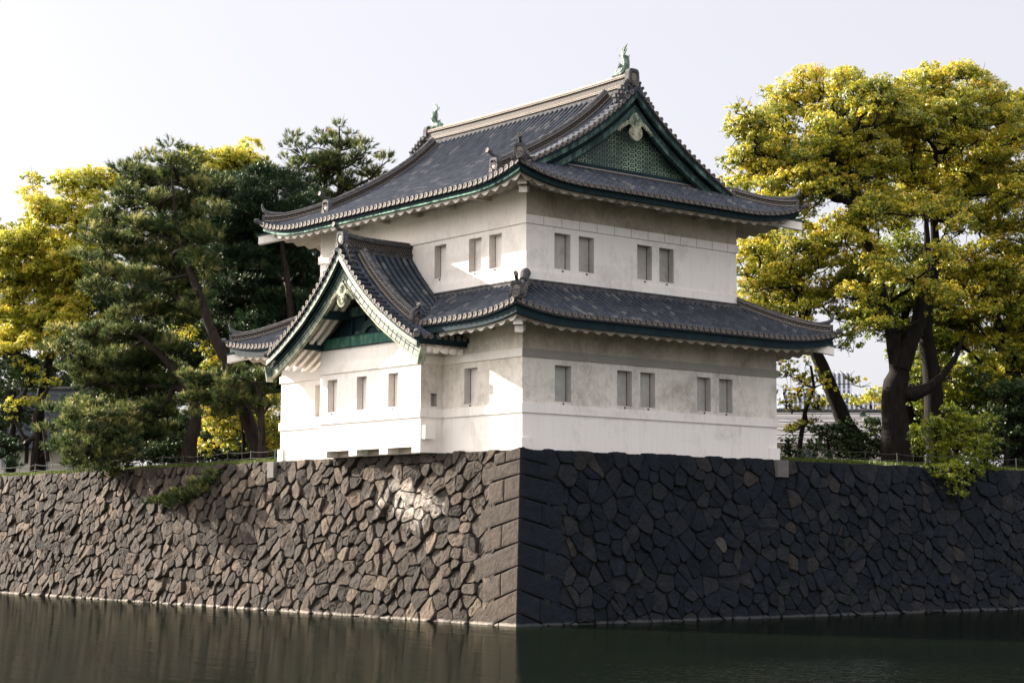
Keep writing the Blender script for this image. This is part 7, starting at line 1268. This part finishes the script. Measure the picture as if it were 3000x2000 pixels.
# ================================================================== BUILDINGS BEHIND, FENCE, GRASS
def local(origin, xdir):      # builder frame: x along xdir, y to its left, z up
    x = Vector((xdir[0], xdir[1], 0)).normalized(); y = Vector((-x.y, x.x, 0)); o = Vector(origin)
    return lambda a, b, c: o+x*a+y*b+Z*c
def gabled(name, label, origin, xdir, L, D, h_eave, h_ridge, over, mats, trim):
    """ridge runs along x; origin at the ground below the front left corner"""
    F = local((0, 0, 0), xdir); t = empty(name, label, 'house', origin)
    w = MB(); c = [F(0, 0, 0), F(L, 0, 0), F(L, D, 0), F(0, D, 0)]
    up = [p+Z*h_eave for p in c]; r0, r1 = F(0, D/2, h_ridge), F(L, D/2, h_ridge)
    w.add(c+up+[r0, r1], [(0, 1, 5, 4), (2, 3, 7, 6), (3, 0, 4, 8, 7), (1, 2, 6, 9, 5)]); w.build('wall', mats[0], t)
    r = MB()
    for y0, y1 in ((-over, D/2), (D+over, D/2)):
        e = h_eave-(h_ridge-h_eave)/(D/2)*over
        q = [F(-over, y0, e), F(L+over, y0, e), F(L+over, y1, h_ridge+.02), F(-over, y1, h_ridge+.02)]
        r.add(q+[p+Z*.14 for p in q], [(0, 1, 2, 3), (4, 5, 6, 7), (0, 1, 5, 4), (1, 2, 6, 5), (3, 0, 4, 7)])
        n = int(D/2/.3)
        for i in range(n):
            s = i/n; a = q[0].lerp(q[3], s); b = q[1].lerp(q[2], s); r.tube([a+Z*.15, b+Z*.15], .03, 5, False)
    r.build('roof', mats[1], t)
    g = MB()
    for x in (-over-.03, L+over+.03):
        for y0 in (-over, D+over):
            e = h_eave-(h_ridge-h_eave)/(D/2)*over; a, b = F(x, y0, e-.02), F(x, D/2, h_ridge)
            d = (b-a); g.obox((a+b)/2+Z*.02, d/2, F(.05, 0, 0), Z*.15)
    g.build('barge_board', trim, t)
    g = MB(); g.tube([r0-F(over, 0, 0)+Z*.2, r1+F(over, 0, 0)+Z*.2], .16, 8); g.build('ridge_cap', trim, t)
    for i in range(3):
        m = MB(); x = L*(.2+.28*i); m.add([F(x, -.02, 1.0), F(x+1.0, -.02, 1.0), F(x+1.0, -.02, 2.2), F(x, -.02, 2.2)], [(0, 1, 2, 3)]); m.build('window', 'facade_glass', t)
    return t
gabled('low_house', 'long low house with pale ribbed metal roof behind the slanting trunk', (38.6, 26.4, 7.2), (.777, -.63), 11.0, 7.2, 2.6, 4.75, .3, ['house_wall', 'metal_roof'], 'ridge')
gabled('low_house', 'small green edged gable end at the right of the low metal roofed house', (49.9, 21.6, 7.2), (.63, .777), 5, 3.6, 3.3, 4.6, .35, ['house_wall', 'metal_roof'], 'copper')
gabled('old_house', 'old grey roofed house half hidden behind the trees at the far left', (5.6, 68.9, 7.2), (.777, -.63), 8.5, 6, 3.4, 6.9, .9, ['house_wall', 'tile'], 'ridge')
def office(name, label, origin, L, D, H, z0):
    F = local((0, 0, 0), (.777, -.63)); t = empty(name, label, 'office building', origin)
    w = MB(); w.obox(F(L/2, D/2, H/2), F(L/2, 0, 0), F(0, D/2, 0), Z*H/2); w.build('glass_body', 'facade_glass', t)
    n = int(L/.95)
    for i in range(n+1):
        m = MB(); x = L*i/n; m.obox(F(x, -.25, H/2), F(.20, 0, 0), F(0, .25, 0), Z*(H/2+.1)); m.build('fin', 'facade', t)
    for q in np.arange(3.6, H, 3.6): m = MB(); m.obox(F(L/2, -.06, float(q)), F(L/2, 0, 0), F(0, .08, 0), Z*.12); m.build('floor_edge', 'facade', t)
    return t
office('office_building', 'pale office building with tall white fins seen between the trunks far away', (235.3, 200.6, -1.0), 22.5, 18, 34.5, 0)
office('office_building', 'bluish upper block rising above the finned office building', (246.5, 199.5, -1.0), 5.8, 8, 39.5, 0)
# wire fence on the wall tops
def fence(label, pts, n):
    t = empty('wire_fence', label, 'fence', pts[0], 'low wire fences on the wall tops'); o = Vector(pts[0]); A = Vector(pts[0])-o; B = Vector(pts[1])-o; rr = random.Random(4); tops = []
    for i in range(n+1):
        b = A.lerp(B, i/n); lean = Vector((rr.uniform(-.05, .05), rr.uniform(-.08, .08), 0)); h = rr.uniform(.62, .72); m = MB()
        m.tube([b-Z*.2, b+lean+Z*h], .026, 6); m.build('post', 'iron', t); tops.append((b, lean, h))
    for f in (.45, .92):
        m = MB(); pts_ = []
        for i in range(n):
            (b0, l0, h0), (b1, l1, h1) = tops[i], tops[i+1]
            for q in range(4): s = q/4; pts_.append((b0+(l0+Z*h0)*f).lerp(b1+(l1+Z*h1)*f, s)-Z*.07*math.sin(s*math.pi))
        m.tube(pts_, .010, 4, False); m.build('wire', 'wire', t)
fence('low wire fence on thin posts along the left wall top under the pines', ((.25, 19.6, 7.15), (.25, 66, 7.15)), 20)
fence('low wire fence on thin posts along the right wall top below the camphor trunks', ((17, .25, 7.15), (44, .25, 7.15)), 11)
def grass(name, reg, n, seed, hmin, hmax, mat='grass'):
    g = np.random.default_rng(seed); x = g.uniform(reg[0], reg[1], n); y = g.uniform(reg[2], reg[3], n); d = np.minimum(x, y)
    keep = (np.sin(x*1.7+y*.9)+np.sin(y*2.3-x*.6)+g.uniform(-1.2, 1.2, n)) > -.7; x, y, d = x[keep], y[keep], d[keep]; n = len(x)
    z = 7.02+.42*(1-np.exp(-np.maximum(0, d+.2)/2.5))-.03
    P = np.stack([x, y, z], 1); h = g.uniform(hmin, hmax, n)[:, None]; t = unit(np.stack([g.normal(0, 1, n), g.normal(0, 1, n), np.zeros(n)], 1)); lean = np.stack([g.normal(0, .25, n), g.normal(0, .25, n), np.ones(n)], 1)
    V = np.stack([P-t*.02, P+t*.02, P+lean*h+t*.004, P+lean*h-t*.004], 1)
    o = quads_mesh(name, V, g.uniform(0, 1, n), mat, None); tag(o, 'uneven green grass along the top edge of the moat walls', 'grass', None, 'stuff')
gv = []
grass('grass', (-.2, 4, 19.2, 66), 90000, 5, .08, .30); grass('grass', (16, 45, -.2, 3.5), 50000, 6, .08, .26)
